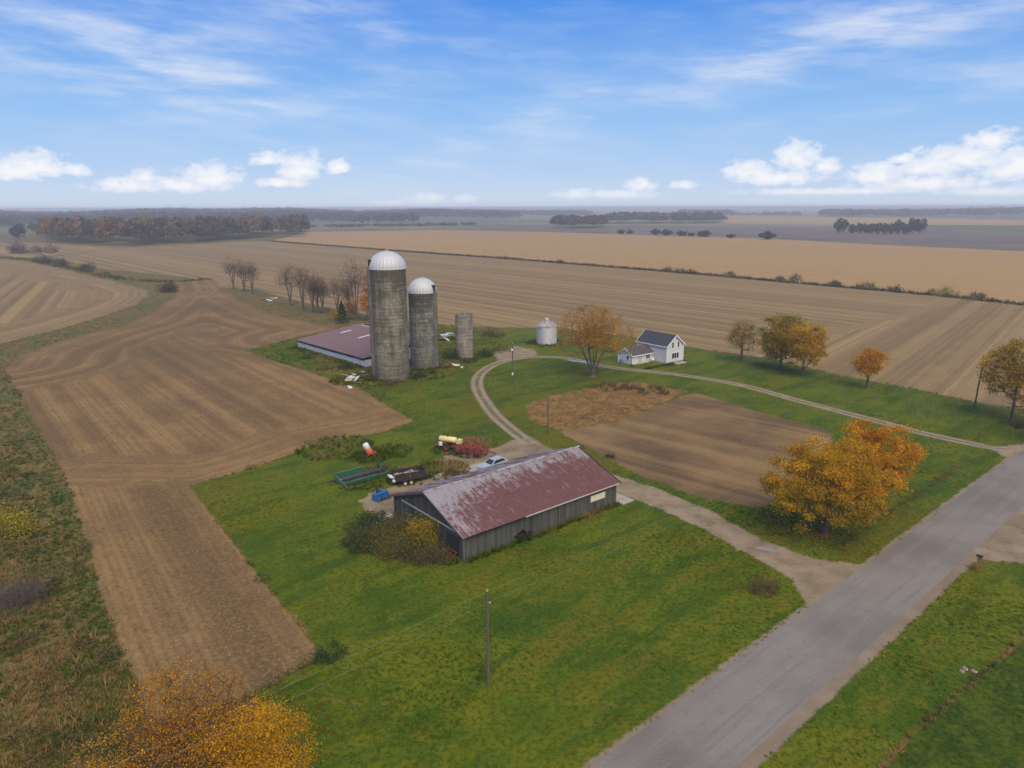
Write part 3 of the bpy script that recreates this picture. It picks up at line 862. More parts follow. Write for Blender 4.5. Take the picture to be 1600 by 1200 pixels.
    # shoulder of the road: a ragged strip of gravel, wider on the far side from the farm
    if 'asphalt' in keys:
        sh = n.m('SUBTRACT', n.m('ADD', 3.62, n.ss(ra, -1, 1, 0.52, 0.0)), rab)
        c = n.mix(n.ss(n.m('ADD', sh, n.m('MULTIPLY', edge, 0.28)), -0.15, 0.2), c, n.mix(0.4, grav, (0.20, 0.15, 0.11)))
    if 'gravel' in keys: c = n.mix(n.m('MULTIPLY', sdmask('gravel', 0.55), n.ss(N2, 0.22, 0.42, 0.35, 1.0)), c, grav)
    if 'track' in keys:            # wheel ruts of the house lane
        tl = n.attr('tlat').outputs['Fac']
        rut = n.ss(n.m('ADD', n.m('ABSOLUTE', n.m('SUBTRACT', tl, 0.80)), n.m('MULTIPLY', edge, 0.10)), 0.22, 0.56, 1.0, 0.0)
        between = n.m('MULTIPLY', n.ss(n.m('ADD', tl, n.m('MULTIPLY', edge, 0.15)), 1.2, 1.6, 1.0, 0.0), n.ss(N2, 0.35, 0.6, 0.85, 0.35))
        c = n.mix(between, c, n.mix(0.5, grav, (0.14, 0.105, 0.06)))
        c = n.mix(n.m('MULTIPLY', rut, n.ss(N2, 0.25, 0.55, 0.45, 0.95)), c, n.mix(0.5, grav, (0.31, 0.245, 0.175)))
    if 'asphalt' in keys: c = n.mix(sdmask('asphalt', 0.08, 0.10), c, asp)
    n.put(gb.inputs['Base Color'], c); gb.inputs['Roughness'].default_value = 0.95
    gb.inputs['Specular IOR Level'].default_value = 0.15
    bn = n.n.new('ShaderNodeBump'); bn.inputs['Strength'].default_value = 0.6; bn.inputs['Distance'].default_value = 0.10
    n.put(bn.inputs['Height'], N3)
    n.put(gb.inputs['Normal'], bn.outputs[0])
    return gm



LAND_SETS = [{'meadow', 'dark', 'gold', 'back'}, {'back', 'soil', 'lawn', 'wild'}, {'lawn', 'gravel', 'track', 'rough', 'plot', 'wild'}, {'asphalt', 'lawn', 'gravel', 'crop', 'track'},
             set(KEYS) | {'track'}]
LAND_CACHE = {}
for i in range(-1, len(REG)):
    sel = LF[reg_of == i]
    if len(sel) == 0: continue
    used, inv = np.unique(sel, return_inverse=True)
    nm = 'ground' if i < 0 else REG[i][0]
    near = {k for k in KEYS if SDV[k][used].max() > -2.6} | ({'track'} if tlat[used].min() < 2.2 else set())
    si = next(k for k, st in enumerate(LAND_SETS) if near <= st)
    if si not in LAND_CACHE: LAND_CACHE[si] = land_material('land_%d' % si, LAND_SETS[si])
    lm = LAND_CACHE[si]
    me = np_mesh(nm, np.column_stack([LV[used], LZ[used]]), inv.reshape(-1, 3), lm, smooth=True)
    for k in KEYS:
        at = me.attributes.new('sd_' + k, 'FLOAT', 'POINT'); at.data.foreach_set('value', SDV[k][used].astype(np.float32))
    for k, arr in (('row', ROW), ('tlat', tlat), ('rlat', rlat), ('rs', road_s(LV[:, 0], LV[:, 1]))):
        at = me.attributes.new(k, 'FLOAT', 'POINT'); at.data.foreach_set('value', arr[used].astype(np.float32))
    o = bpy.data.objects.new(nm, me); o['kind'] = 'structure'; link(o)

# ------------------------------------------------------------------ buildings
def lerp(a, b, t): return a + (b - a) * t


def board_wall(name, parent, p0, p1, top, width=0.28, bottom=None, nrm=(0, -1), mat='boards', shade=(0.75, 1.25)):
    """upright boards side by side, each with its own width, tone and set-back"""
    p0 = np.array(p0, float); p1 = np.array(p1, float); L = np.linalg.norm(p1 - p0); u = (p1 - p0) / L
    nv = np.array(nrm, float); V = []; F = []; C = []
    s = 0.0
    while s < L - 0.02:
        w_ = min(width * random.uniform(0.8, 1.2), L - s)
        d = random.uniform(0, 0.035); g = 0.008
        t0, t1 = top(s + g), top(s + w_ - g)
        b0 = 0.0 if bottom is None else bottom(s + w_ / 2)
        b0 += random.uniform(0, 0.12) if random.random() < 0.25 else 0
        tone = random.uniform(*shade) * (0.6 if random.random() < 0.08 else 1) * (1.35 if random.random() < 0.07 else 1)
        k = len(V)
        for dd in (d, d - 0.03):
            for (ss_, zz) in ((s + g, b0), (s + w_ - g, b0), (s + w_ - g, t1), (s + g, t0)):
                p = p0 + u * ss_ + nv * dd
                V.append((p[0], p[1], zz)); C.append((tone, tone, tone * random.uniform(0.95, 1.0)))
        F += [(k, k + 1, k + 2, k + 3), (k + 7, k + 6, k + 5, k + 4), (k, k + 4, k + 5, k + 1), (k + 1, k + 5, k + 6, k + 2), (k + 2, k + 6, k + 7, k + 3), (k + 3, k + 7, k + 4, k)]
        s += w_
    o = bpy.data.objects.new(name, np_mesh(name, np.array(V), F, M[mat], np.array(C)))
    o['kind'] = 'stuff'
    return link(o, parent)


def sheet_mesh(name, width, length, mat, ribs=3, rib_h=0.035):
    xs = []
    for i in range(ribs):
        x0 = width * i / ribs
        xs += [(x0, rib_h), (x0 + 0.035, rib_h), (x0 + 0.06, 0.0), (x0 + width / ribs - 0.025, 0.0)]
    xs.append((width, rib_h))
    V = []; F = []
    ys = (0, length / 2, length)
    for y in ys: V += [(x, y, z) for x, z in xs]
    n = len(xs)
    for j in range(2):
        F += [(j * n + i, j * n + i + 1, (j + 1) * n + i + 1, (j + 1) * n + i) for i in range(n - 1)]
    return np_mesh(name, np.array(V), F, mat)


# ---- the long barn beside the road
BL, BW, BE, BRG, BA = 23.5, 14.2, 2.87, 5.5, 0.6914
barn = thing('barn', 'long grey board barn with a rusty red metal roof', 'barn', (-5.10, 68.02, 0.0), BA)
roof_z = lambda y: BE + (BRG - BE) * (1 - abs(y - BW / 2) / (BW / 2))


def hole(s):
    return 0.95 - 0.35 * abs(s - 8.1) + random.uniform(-0.1, 0.15) if 6.9 < s < 9.4 else -0.15


board_wall('front_cladding', barn, (0, 0), (BL, 0), lambda s: BE - 0.05, bottom=hole, nrm=(0, -1))
board_wall('rear_cladding', barn, (0, BW), (BL, BW), lambda s: BE - 0.05, bottom=lambda s: -0.15, nrm=(0, 1))
board_wall('gable_cladding', barn, (0, 0), (0, BW), lambda s: (roof_z(s) - 0.08) if s > BW * 0.999 else roof_z(s) - 0.08, bottom=lambda s: -0.15, nrm=(-1, 0), shade=(0.55, 1.1))
board_wall('gable_cladding', barn, (BL, 0), (BL, BW), lambda s: roof_z(s) - 0.08, bottom=lambda s: -0.15, nrm=(1, 0))
mb = MB()
for s in np.linspace(0.15, BL - 0.15, 9):
    for y in (0.12, BW / 2, BW - 0.12): mb.box((s, y, (roof_z(y) - 0.1) / 2), (0.18, 0.18, roof_z(y) - 0.1))
    mb.bar((s, 0.1, BE - 0.12), (s, BW / 2, BRG - 0.14), 0.1, 0.14); mb.bar((s, BW / 2, BRG - 0.14), (s, BW - 0.1, BE - 0.12), 0.1, 0.14)
mb.build('timber_frame', M['pole'], barn)
slope = math.atan2(BRG - BE, BW / 2); SL = math.hypot(BRG - BE, BW / 2) + 0.45
sw = 0.77; nsh = int(round((BL + 0.7) / sw)); CL = SL / 2 + 0.12
sm = sheet_mesh('roof_sheet', sw + 0.02, CL, M['barn_roof'])
for side in (0, 1):
    for i in range(nsh):
        x = -0.35 + i * sw
        for course in (0, 1):
            o = bpy.data.objects.new('roof_sheet', sm); link(o, barn)
            d0 = course * (SL / 2 - 0.02) - 0.45
            zz = BE + math.sin(slope) * d0 + 0.03 + course * 0.03 + random.uniform(-0.006, 0.008)
            yy = math.cos(slope) * d0 + random.uniform(-0.025, 0.025)
            t = x / BL
            if side == 0:
                o.location = (x, yy, zz); o.rotation_euler = (slope, 0, 0)
                end = max(0.0, 1 - t / 0.30)
                bias = 0.51 + 0.14 * end * random.uniform(0.6, 1.2) + (0.035 if course else -0.02) + random.uniform(-0.03, 0.03)
                o.color = (bias, 0.85 * course + (0.3 * end), 0, 1)
            else:
                o.location = (x + sw, BW - yy, zz); o.rotation_euler = (slope, 0, math.pi)
                o.color = (0.63 + random.uniform(-0.10, 0.12), 0.2 * course, 0, 1)
k = 7
for i in range(k):
    x0 = -0.38 + i * (BL + 0.76) / k; x1 = x0 + (BL + 0.76) / k + 0.05; z = BRG + 0.12 + (i % 2) * 0.006
    mb = MB(); c, s_ = math.cos(slope), math.sin(slope)
    for sgn in (-1, 1):
        mb.add([(x0, BW / 2, z), (x1, BW / 2, z), (x1, BW / 2 + sgn * 0.24, z - 0.24 * s_ / c), (x0, BW / 2 + sgn * 0.24, z - 0.24 * s_ / c)], [(0, 1, 2, 3)])
    mb.build('ridge_cap', M['bin_roof'], barn)
MB().box((-0.07, 6.4, BE - 0.02), (0.06, 11.6, 0.17)).build('gable_trim', plain('pale_green_trim', (0.36, 0.40, 0.36), 0.7, 0.3, 1.2, c2=(0.2, 0.2, 0.17)), barn)
MB().box((-0.06, -0.06, BE / 2 - 0.1), (0.16, 0.16, BE)).build('corner_post', plain('green_post', (0.10, 0.125, 0.10), 0.8, 0.3, 2.0), barn)
MB().box((0.5 * (8.2 + BL), -0.44, BE - 0.16), (BL - 8.2, 0.05, 0.14)).build('eave_board', plain('pale_eave', (0.42, 0.40, 0.35), 0.8, 0.3, 1.0), barn)
MB().box((0.5 * 8.2, -0.44, BE - 0.17), (7.9, 0.05, 0.10)).build('eave_board', M['boards'], barn)
mb = MB()
for sg_ in (0, 1):
    y0, y1 = (-0.4, BW / 2) if sg_ == 0 else (BW + 0.4, BW / 2)
    for x_ in (-0.37, BL + 0.4): MB().bar((x_, y0, BE - 0.2), (x_, y1, BRG - 0.04), 0.05, 0.2).build('barge_board', M['pole'], barn)
win = MB().box((20.1, -0.07, 1.72), (2.5, 0.06, 0.78)).build('window', M['cream_panel'], barn)
for i in range(4):
    MB().box((20.1 - 0.9 + i * 0.6, -0.108, 1.72), (0.5, 0.01, 0.60)).build('pane', plain('yellowed_pane', (0.66, 0.60, 0.46), 0.4, 0.15, 2.0), win)
MB().box((BL / 2, BW / 2, -0.02), (BL - 0.3, BW - 0.3, 0.08)).build('earth_floor', plain('barn_floor', (0.09, 0.075, 0.06), 0.95, 0.3, 1.0), barn)
# dark panel on the gable, coloured as the unlit inside of a doorway
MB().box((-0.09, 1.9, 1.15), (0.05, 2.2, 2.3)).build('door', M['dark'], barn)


# ---- silos
def at_depth(px, py, pxd):
    """point on the ground under the axis of a round tower whose near foot shows at (px, py)"""
    g = np.array(G(px, py)); return g + g / np.linalg.norm(g) * pxd


def z_at(x, y, px, ptop):
    d = ray(px, ptop); return CAM_H + d[2] * (y / d[1])


def silo(name, label, cx, cy, r, wall, dome_h, mat, chute_deg, hoops_dz, dome=True):
    t = thing(name, label, 'silo', (cx, cy, 0), 0)
    n = 56
    prof = [(r, -0.3)] + [(r, z) for z in np.linspace(0.5, wall, 14)] + [(r - 0.16, wall), (r - 0.16, -0.2)]
    MB().lathe(prof, n).build('stave_wall', mat, t, smooth=False)
    mb = MB()
    for z in np.arange(0.4, wall - 0.1, hoops_dz):
        mb.lathe([(r - 0.01, z), (r + 0.045, z + 0.01), (r + 0.045, z + 0.065), (r - 0.01, z + 0.075)], 40)
    mb.build('hoops', plain(name + '_hoop', (0.10, 0.092, 0.08), 0.7, 0.4, 1.0, c2=(0.14, 0.075, 0.045)), t, kind='stuff')
    if dome:
        nn = 64; prof = []
        for k_ in range(9):
            a = math.pi / 2 * k_ / 8.6
            prof.append((math.cos(a), math.sin(a)))
        V = []; F = []
        for (rr, zz) in prof:
            for i in range(nn):
                th = 2 * math.pi * i / nn; k_ = 1.0 + (0.022 if i % 2 == 0 else 0.0)
                V.append(((r + 0.06) * rr * k_ * math.cos(th), (r + 0.06) * rr * k_ * math.sin(th), wall + dome_h * zz))
        for j in range(len(prof) - 1):
            F += [(j * nn + i, j * nn + (i + 1) % nn, (j + 1) * nn + (i + 1) % nn, (j + 1) * nn + i) for i in range(nn)]
        F.append(tuple(range((len(prof) - 1) * nn, len(prof) * nn)))
        d = bpy.data.objects.new('dome_roof', np_mesh('dome_roof', np.array(V), F, M['dome'])); link(d, t)
        MB().lathe([(r + 0.02, wall - 0.12), (r + 0.13, wall - 0.12), (r + 0.13, wall + 0.10), (r + 0.05, wall + 0.12)], 64).build('rim_band', M['dome'], t)
        MB().rod((0, 0, wall + dome_h * 0.96), (0, 0, wall + dome_h + 0.22), 0.42, 0.34, 12).build('vent_cap', M['bin_roof'], d)
        # a dark fill hatch low on the dome, over the chute
        th = R(chute_deg); q = Matrix.Rotation(th, 3, 'Z')
        MB().box(q @ Vector((r * 0.93, 0, 0)) + Vector((0, 0, wall + dome_h * 0.30)), (0.75, 0.8, dome_h * 0.46), q).build('hatch', M['dark'], d)
    th = R(chute_deg); c, s_ = math.cos(th), math.sin(th)
    top = wall + (0.6 if dome else -0.4)
    mb = MB(); pr = []
    for k_ in range(7):
        a = -math.pi / 2 + math.pi * k_ / 6
        pr.append((r - 0.05 + 0.62 * math.cos(a), 0.5 * math.sin(a)))
    V = [(x * c - y * s_, x * s_ + y * c, z) for z in (0.1, top) for x, y in pr]
    m_ = len(pr)
    mb.add(V, [(i, i + 1, m_ + i + 1, m_ + i) for i in range(m_ - 1)] + [tuple(range(m_, 2 * m_))])
    mb.build('chute', plain(name + '_chute', (0.11, 0.10, 0.088), 0.8, 0.35, 0.8, c2=(0.2, 0.19, 0.17)), t)
    mb = MB()
    a2 = th + 0.35
    for o_ in (-0.05, 0.05):
        mb.rod(((r + 0.12) * math.cos(a2 + o_), (r + 0.12) * math.sin(a2 + o_), 0.3), ((r + 0.12) * math.cos(a2 + o_), (r + 0.12) * math.sin(a2 + o_), wall), 0.03, n=4)
    for z in np.arange(0.6, wall, 0.45):
        mb.rod(((r + 0.12) * math.cos(a2 - 0.05), (r + 0.12) * math.sin(a2 - 0.05), z), ((r + 0.12) * math.cos(a2 + 0.05), (r + 0.12) * math.sin(a2 + 0.05), z), 0.018, n=3)
    mb.build('ladder', M['steel'], t)
    return t


S1 = at_depth(613, 596, 3.85); S2 = at_depth(664, 577, 3.25); S3 = at_depth(726, 562, 2.15)
W1 = z_at(S1[0], S1[1], 609, 419); D1 = z_at(S1[0], S1[1], 609, 392) - W1
W2 = z_at(S2[0], S2[1], 663, 456); D2 = z_at(S2[0], S2[1], 663, 434) - W2
W3 = z_at(S3[0], S3[1], 725, 491)
silo('tall_silo', 'tallest stained concrete silo with a silver dome', S1[0], S1[1], 3.85, W1, D1, M['silo_a'], 205, 0.72)
silo('medium_silo', 'dark concrete silo of middle height with a silver dome', S2[0], S2[1], 3.2, W2, D2, M['silo_b'], -28, 0.80)
silo('short_silo', 'short pale concrete silo without a roof', S3[0], S3[1], 2.1, W3, 0, M['silo_c'], 60, 0.9, dome=False)

# ---- grain bin
gb_ = at_depth(854, 539, 2.7); gbx, gby = gb_
gbw = z_at(gbx, gby, 854, 508); gbr = z_at(gbx, gby, 854, 497.5) - gbw
gbin = thing('grain_bin', 'small round galvanised grain bin with a rusty conical roof', 'grain bin', (gbx, gby, 0), 0.2)
prof = [(2.72, -0.1)]
for z in np.arange(0.0, gbw - 0.05, 0.2): prof += [(2.72, z), (2.765, z + 0.1)]
prof.append((2.72, gbw))
MB().lathe(prof, 40).build('wall', M['bin'], gbin, smooth=False)
nn = 32; V = []; F = []
for rr, zz in ((2.88, gbw - 0.06), (1.6, gbw + gbr * 0.42), (0.45, gbw + gbr * 0.86)):
    for i in range(nn):
        th = 2 * math.pi * i / nn
        V.append((rr * math.cos(th), rr * math.sin(th), zz + (0.05 if i % 4 == 0 else 0)))
for j in range(2): F += [(j * nn + i, j * nn + (i + 1) % nn, (j + 1) * nn + (i + 1) % nn, (j + 1) * nn + i) for i in range(nn)]
rf = link(bpy.data.objects.new('roof', np_mesh('roof', np.array(V), F, M['bin_roof'])), gbin)
MB().lathe([(0.55, gbw + gbr * 0.80), (0.55, gbw + gbr * 0.98), (0.0, gbw + gbr * 1.12)], 16).build('fill_cap', M['dome'], rf)
MB().box((1.2, -1.15, gbw + gbr * 0.42), (0.55, 0.5, 0.16), Matrix.Rotation(0.5, 3, 'Y')).build('roof_hatch', M['dome'], rf)
MB().box((-2.3, -1.50, gbw - 0.55), (0.35, 0.3, 0.3)).build('rust_patch', M['red_rust'], gbin)
MB().box((0.9, -2.62, 0.95), (0.8, 0.1, 1.5), Matrix.Rotation(0.33, 3, 'Z')).build('door', M['bin'], gbin)

# ---- low shed behind the silos
SA = R(-47.0); shed = thing('cattle_shed', 'low wide shed with a dull mauve metal roof behind the silos', 'shed', (-56.8, 186.1, 0), SA)
SHL, SHD, SHE, SHT = 33.0, 19.5, 2.15, 4.35
for i in range(13):
    x0 = i * SHL / 13; x1 = x0 + SHL / 13 - 0.05
    MB().box(((x0 + x1) / 2, random.uniform(-0.03, 0.03), 0.72), (x1 - x0, 0.08, 1.5 + random.uniform(-0.15, 0.08))).build('wall_panel', M['shed_wall'], shed)
for i in range(7):
    y0 = i * SHD / 7; zt = lerp(1.5, SHT - 0.7, (i + 0.5) / 7)
    MB().box((0, y0 + SHD / 14, zt / 2), (0.08, SHD / 7 - 0.04, zt)).build('wall_panel', M['shed_wall'], shed)
    MB().box((SHL, y0 + SHD / 14, zt / 2), (0.08, SHD / 7 - 0.04, zt)).build('wall_panel', M['shed_wall'], shed)
MB().box((SHL / 2, SHD, SHT / 2 - 0.15), (SHL, 0.12, SHT - 0.4)).build('rear_wall', M['boards'], shed)
MB().box((SHL / 2, 0.08, SHE - 0.28), (SHL, 0.06, 0.5)).build('eave_gap_shade', M['dark'], shed)  # dark strip painted in for the shade of the open gap under the eave
mb = MB()
for x in np.linspace(0.1, SHL - 0.1, 12): mb.box((x, 0.15, SHE / 2), (0.18, 0.18, SHE)); mb.box((x, SHD - 0.2, SHT / 2), (0.18, 0.18, SHT - 0.1))
mb.build('posts', M['pole'], shed)
MB().box((SHL / 2, -0.45, SHE - 0.17), (SHL + 0.6, 0.06, 0.24)).build('fascia', M['black_paint'], shed)
ssl = math.atan2(SHT - SHE, SHD); SSL = math.hypot(SHD, SHT - SHE) + 0.6
nsh2 = 34; sw2 = (SHL + 0.6) / nsh2
sm2 = sheet_mesh('roof_sheet', sw2 + 0.02, SSL / 2 + 0.1, M['shed_roof'], 3)
for i in range(nsh2):
    for course in (0, 1):
        o = link(bpy.data.objects.new('roof_sheet', sm2), shed)
        d0 = -0.5 + course * SSL / 2
        o.location = (-0.3 + i * sw2, math.cos(ssl) * d0, SHE + math.sin(ssl) * d0 + 0.02 + course * 0.03 + random.uniform(0, 0.012)); o.rotation_euler = (ssl, 0, 0)
        o.color = (0.44 + random.uniform(-0.05, 0.05), 0.0, 0, 1)
mb = MB()
for (a, b) in (((4.4, 10.0), (5.1, 13.2)), ((14.3, 9.4), (15.0, 13.2))):
    zz = lambda y: SHE + (SHT - SHE) * y / SHD + 0.10
    o = MB().add([(a[0], a[1], zz(a[1])), (b[0], a[1], zz(a[1])), (b[0], b[1], zz(b[1])), (a[0], b[1], zz(b[1])), (a[0], a[1], zz(a[1]) - 0.04), (b[0], a[1], zz(a[1]) - 0.04), (b[0], b[1], zz(b[1]) - 0.04), (a[0], b[1], zz(b[1]) - 0.04)],
             [(0, 1, 2, 3), (0, 4, 5, 1), (1, 5, 6, 2), (2, 6, 7, 3), (3, 7, 4, 0)]).build('roof_light', M['translucent_sheet'], shed)
MB().box((8.6, SHD - 1.6, SHT - 0.02), (12.0, 0.35, 0.08), Matrix.Rotation(0.113, 3, 'X')).build('ridge_flashing', M['translucent_sheet'], shed)
MB().box((6.8, SHD - 0.7, SHT + 0.06), (8.6, 0.9, 0.12)).build('roof_tear_shade', M['dark'], shed)  # dark slab on the roof, standing in for shade inside a tear

# ---- farmhouse
HA = 0.65
house = thing('farmhouse', 'white two storey farmhouse with dark grey gable roof and a low wing', 'house', (36.39, 163.8, 0), HA)
# local frame: x across the gable front (5.8 m), y along the ridge (9.3 m)
HW, HL, HE, HR = 5.8, 9.25, 4.38, 6.6
AL, AW, AY, AE_, AR = 7.2, 4.4, 4.1, 2.35, 3.75       # wing reaches from x = -AL to 0, y from AY to AY+AW


def gable_block(mb, x0, x1, y0, y1, e, r_, along='y'):
    if along == 'y':
        xm = (x0 + x1) / 2
        vs = [(x0, y0, 0), (x1, y0, 0), (x1, y0, e), (xm, y0, r_), (x0, y0, e), (x0, y1, 0), (x1, y1, 0), (x1, y1, e), (xm, y1, r_), (x0, y1, e)]
    else:
        ym = (y0 + y1) / 2
        vs = [(x0, y1, 0), (x0, y0, 0), (x0, y0, e), (x0, ym, r_), (x0, y1, e), (x1, y1, 0), (x1, y0, 0), (x1, y0, e), (x1, ym, r_), (x1, y1, e)]
    mb.add(vs, [(0, 1, 2, 3, 4), (9, 8, 7, 6, 5), (0, 4, 9, 5), (1, 6, 7, 2)])


mb = MB(); gable_block(mb, 0, HW, 0, HL, HE, HR); hw = mb.build('wall', M['siding'], house)
mb = MB(); gable_block(mb, -AL, -0.01, AY, AY + AW, AE_, AR, 'x'); aw = mb.build('wall', M['siding'], house, label='low wing wall')
MB().box((HW / 2, HL / 2, 0.1), (HW + 0.08, HL + 0.08, 0.5)).build('foundation', M['concrete'], house)
MB().box((-AL / 2, AY + AW / 2, 0.05), (AL + 0.08, AW + 0.08, 0.4)).build('foundation', M['concrete'], house)


def roof_slab(x0, x1, y0, y1, e, r_, along, ov, mat, name='roof'):
    """two slabs meeting at the ridge, with overhang"""
    mb = MB(); th = 0.14
    if along == 'y':
        xm = (x0 + x1) / 2; sl = (r_ - e) / (xm - x0)
        for sgn, xe in ((-1, x0), (1, x1)):
            xo = xe + sgn * ov; zo = e - sl * ov
            vs = []
            for dz in (0.12, 0.12 - th):
                vs += [(xo, y0 - ov, zo + dz), (xm, y0 - ov, r_ + dz), (xm, y1 + ov, r_ + dz), (xo, y1 + ov, zo + dz)]
            mb.add(vs, [(0, 1, 2, 3), (7, 6, 5, 4), (0, 4, 5, 1), (2, 6, 7, 3), (3, 7, 4, 0)])
    else:
        ym = (y0 + y1) / 2; sl = (r_ - e) / (ym - y0)
        for sgn, ye in ((-1, y0), (1, y1)):
            yo = ye + sgn * ov; zo = e - sl * ov
            vs = []
            for dz in (0.12, 0.12 - th):
                vs += [(x0 - ov, yo, zo + dz), (x0 - ov, ym, r_ + dz), (x1, ym, r_ + dz), (x1, yo, zo + dz)]
            mb.add(vs, [(0, 1, 2, 3), (7, 6, 5, 4), (0, 4, 5, 1), (2, 6, 7, 3), (3, 7, 4, 0)])
    return mb.build(name, mat, house)


r1 = roof_slab(0, HW, 0, HL, HE, HR, 'y', 0.32, M['shingle_dark'])
r2 = roof_slab(-AL, -0.02, AY, AY + AW, AE_, AR, 'x', 0.30, M['shingle_brown'])
# white fascia and barge boards
sl = (HR - HE) / (HW / 2); mb = MB()
for y in (-0.345, HL + 0.345):
    mb.bar((-0.34, y, HE - sl * 0.34 + 0.03), (HW / 2, y, HR + 0.03), 0.05, 0.26); mb.bar((HW + 0.34, y, HE - sl * 0.34 + 0.03), (HW / 2, y, HR + 0.03), 0.05, 0.26)
mb.box((-0.36, HL / 2, HE - sl * 0.34 + 0.02), (0.05, HL + 0.7, 0.24)); mb.box((HW + 0.36, HL / 2, HE - sl * 0.34 + 0.02), (0.05, HL + 0.7, 0.24))
mb.build('fascia', M['white_trim'], r1)
sl2 = (AR - AE_) / (AW / 2); mb = MB(); y0, y1, ym = AY, AY + AW, AY + AW / 2
mb.bar((-AL - 0.325, y0 - 0.32, AE_ - sl2 * 0.32 + 0.03), (-AL - 0.325, ym, AR + 0.03), 0.05, 0.24); mb.bar((-AL - 0.325, y1 + 0.32, AE_ - sl2 * 0.32 + 0.03), (-AL - 0.325, ym, AR + 0.03), 0.05, 0.24)
mb.box((-AL / 2 - 0.15, y0 - 0.33, AE_ - sl2 * 0.32 + 0.02), (AL + 0.3, 0.05, 0.22))
mb.build('fascia', M['white_trim'], r2)
mb = MB()
for (x, y) in ((-0.03, -0.03), (HW + 0.03, -0.03), (-0.03, HL + 0.03)): MB().box((x, y, HE / 2), (0.2, 0.2, HE)).build('corner_board', M['white_trim'], house)
for (x, y) in ((-AL - 0.03, AY - 0.03), (-AL - 0.03, AY + AW + 0.03)): MB().box((x, y, AE_ / 2), (0.18, 0.18, AE_)).build('corner_board', M['white_trim'], house)


def window(cx, cz, ww, wh, face, panes=1, sashes=True):
    """face: 'front' (y = 0 gable), 'wing_end' (x = -AL) or 'wing_side' (y = AY)"""
    def P(u, d, z):
        return {'front': (cx + u, -d, cz + z), 'wing_end': (-AL - d, cx + u, cz + z), 'wing_side': (cx + u, AY - d, cz + z)}[face]
    def bx(mb, u0, u1, z0, z1, d0, d1):
        a = P(u0, d0, z0); b = P(u1, d1, z1)
        mb.box([(p + q) / 2 for p, q in zip(a, b)], [abs(p - q) for p, q in zip(a, b)])
    mb = MB(); t = 0.10
    bx(mb, -ww / 2 - t, ww / 2 + t, wh / 2, wh / 2 + t, 0.0, 0.07); bx(mb, -ww / 2 - t, ww / 2 + t, -wh / 2 - t * 1.4, -wh / 2, 0.0, 0.10)
    for i in range(panes + 1):
        u = -ww / 2 + ww * i / panes
        bx(mb, u - t / 2, u + t / 2, -wh / 2, wh / 2, 0.0, 0.065)
    f = mb.build('window', M['white_trim'], house)
    for i in range(panes):
        mb = MB(); u0 = -ww / 2 + ww * i / panes
        bx(mb, u0 + t / 2, u0 + ww / panes - t / 2, -wh / 2, wh / 2, 0.005, 0.03); mb.build('pane', M['glass'], f)


window(2.05, 4.35, 0.66, 1.35, 'front'); window(4.05, 4.35, 0.66, 1.35, 'front'); window(3.1, 1.75, 2.5, 1.35, 'front', 3)
window(AY + 1.45, 1.6, 0.75, 0.9, 'wing_end'); window(-1.9, 1.55, 1.35, 1.15, 'wing_side', 2)
MB().box((-4.6, AY - 0.04, 1.05), (0.95, 0.06, 2.0)).build('door', plain('beige_door', (0.42, 0.40, 0.37), 0.6, 0.1, 2.0), house)
MB().rod((1.6, 7.0, HR - 1.1), (1.6, 7.0, HR + 1.15), 0.07, n=6).build('flue_pipe', M['steel'], r1)
MB().box((HW / 2 + 0.5, -1.1, 0.12), (3.6, 1.6, 0.24)).build('step_slab', M['concrete'], house)
mb = MB(); mb.lathe([(0.02, 0.0), (0.28, 0.05), (0.42, 0.16)], 16, (0, 0, 0))
V = np.array([Matrix.Rotation(R(75), 3, 'X') @ Vector(v) for v in mb.v]) + np.array([-1.1, AY - 0.75, 1.0])
dsh = bpy.data.objects.new('satellite_dish', np_mesh('satellite_dish', V, mb.f, M['white_plastic'])); link(dsh, house)
MB().rod((-1.1, AY - 0.6, 0), (-1.1, AY - 0.68, 1.0), 0.035).build('mast', M['steel'], dsh)

hm = house.matrix_basis.copy()


def on_house(x, y): p = Matrix.Rotation(HA, 3, 'Z') @ Vector((x, y, 0)); return (p.x + 36.39, p.y + 163.8)


b_ = on_house(-AL - 0.9, AY + AW - 1.6)
rb = thing('rain_barrel', 'blue plastic barrel beside the end wall of the house wing', 'barrel', (*b_, 0.0))
MB().lathe([(0.0, 0.0), (0.42, 0.0), (0.48, 0.5), (0.42, 1.0), (0.0, 1.0)], 16).build('drum', M['blue_barrel'], rb)
MB().lathe([(0.49, 0.3), (0.505, 0.33), (0.49, 0.36)], 16).build('rib', M['blue_barrel'], rb)
MB().lathe([(0.10, 1.0), (0.10, 1.05), (0.0, 1.06)], 10).build('bung', M['black_paint'], rb)


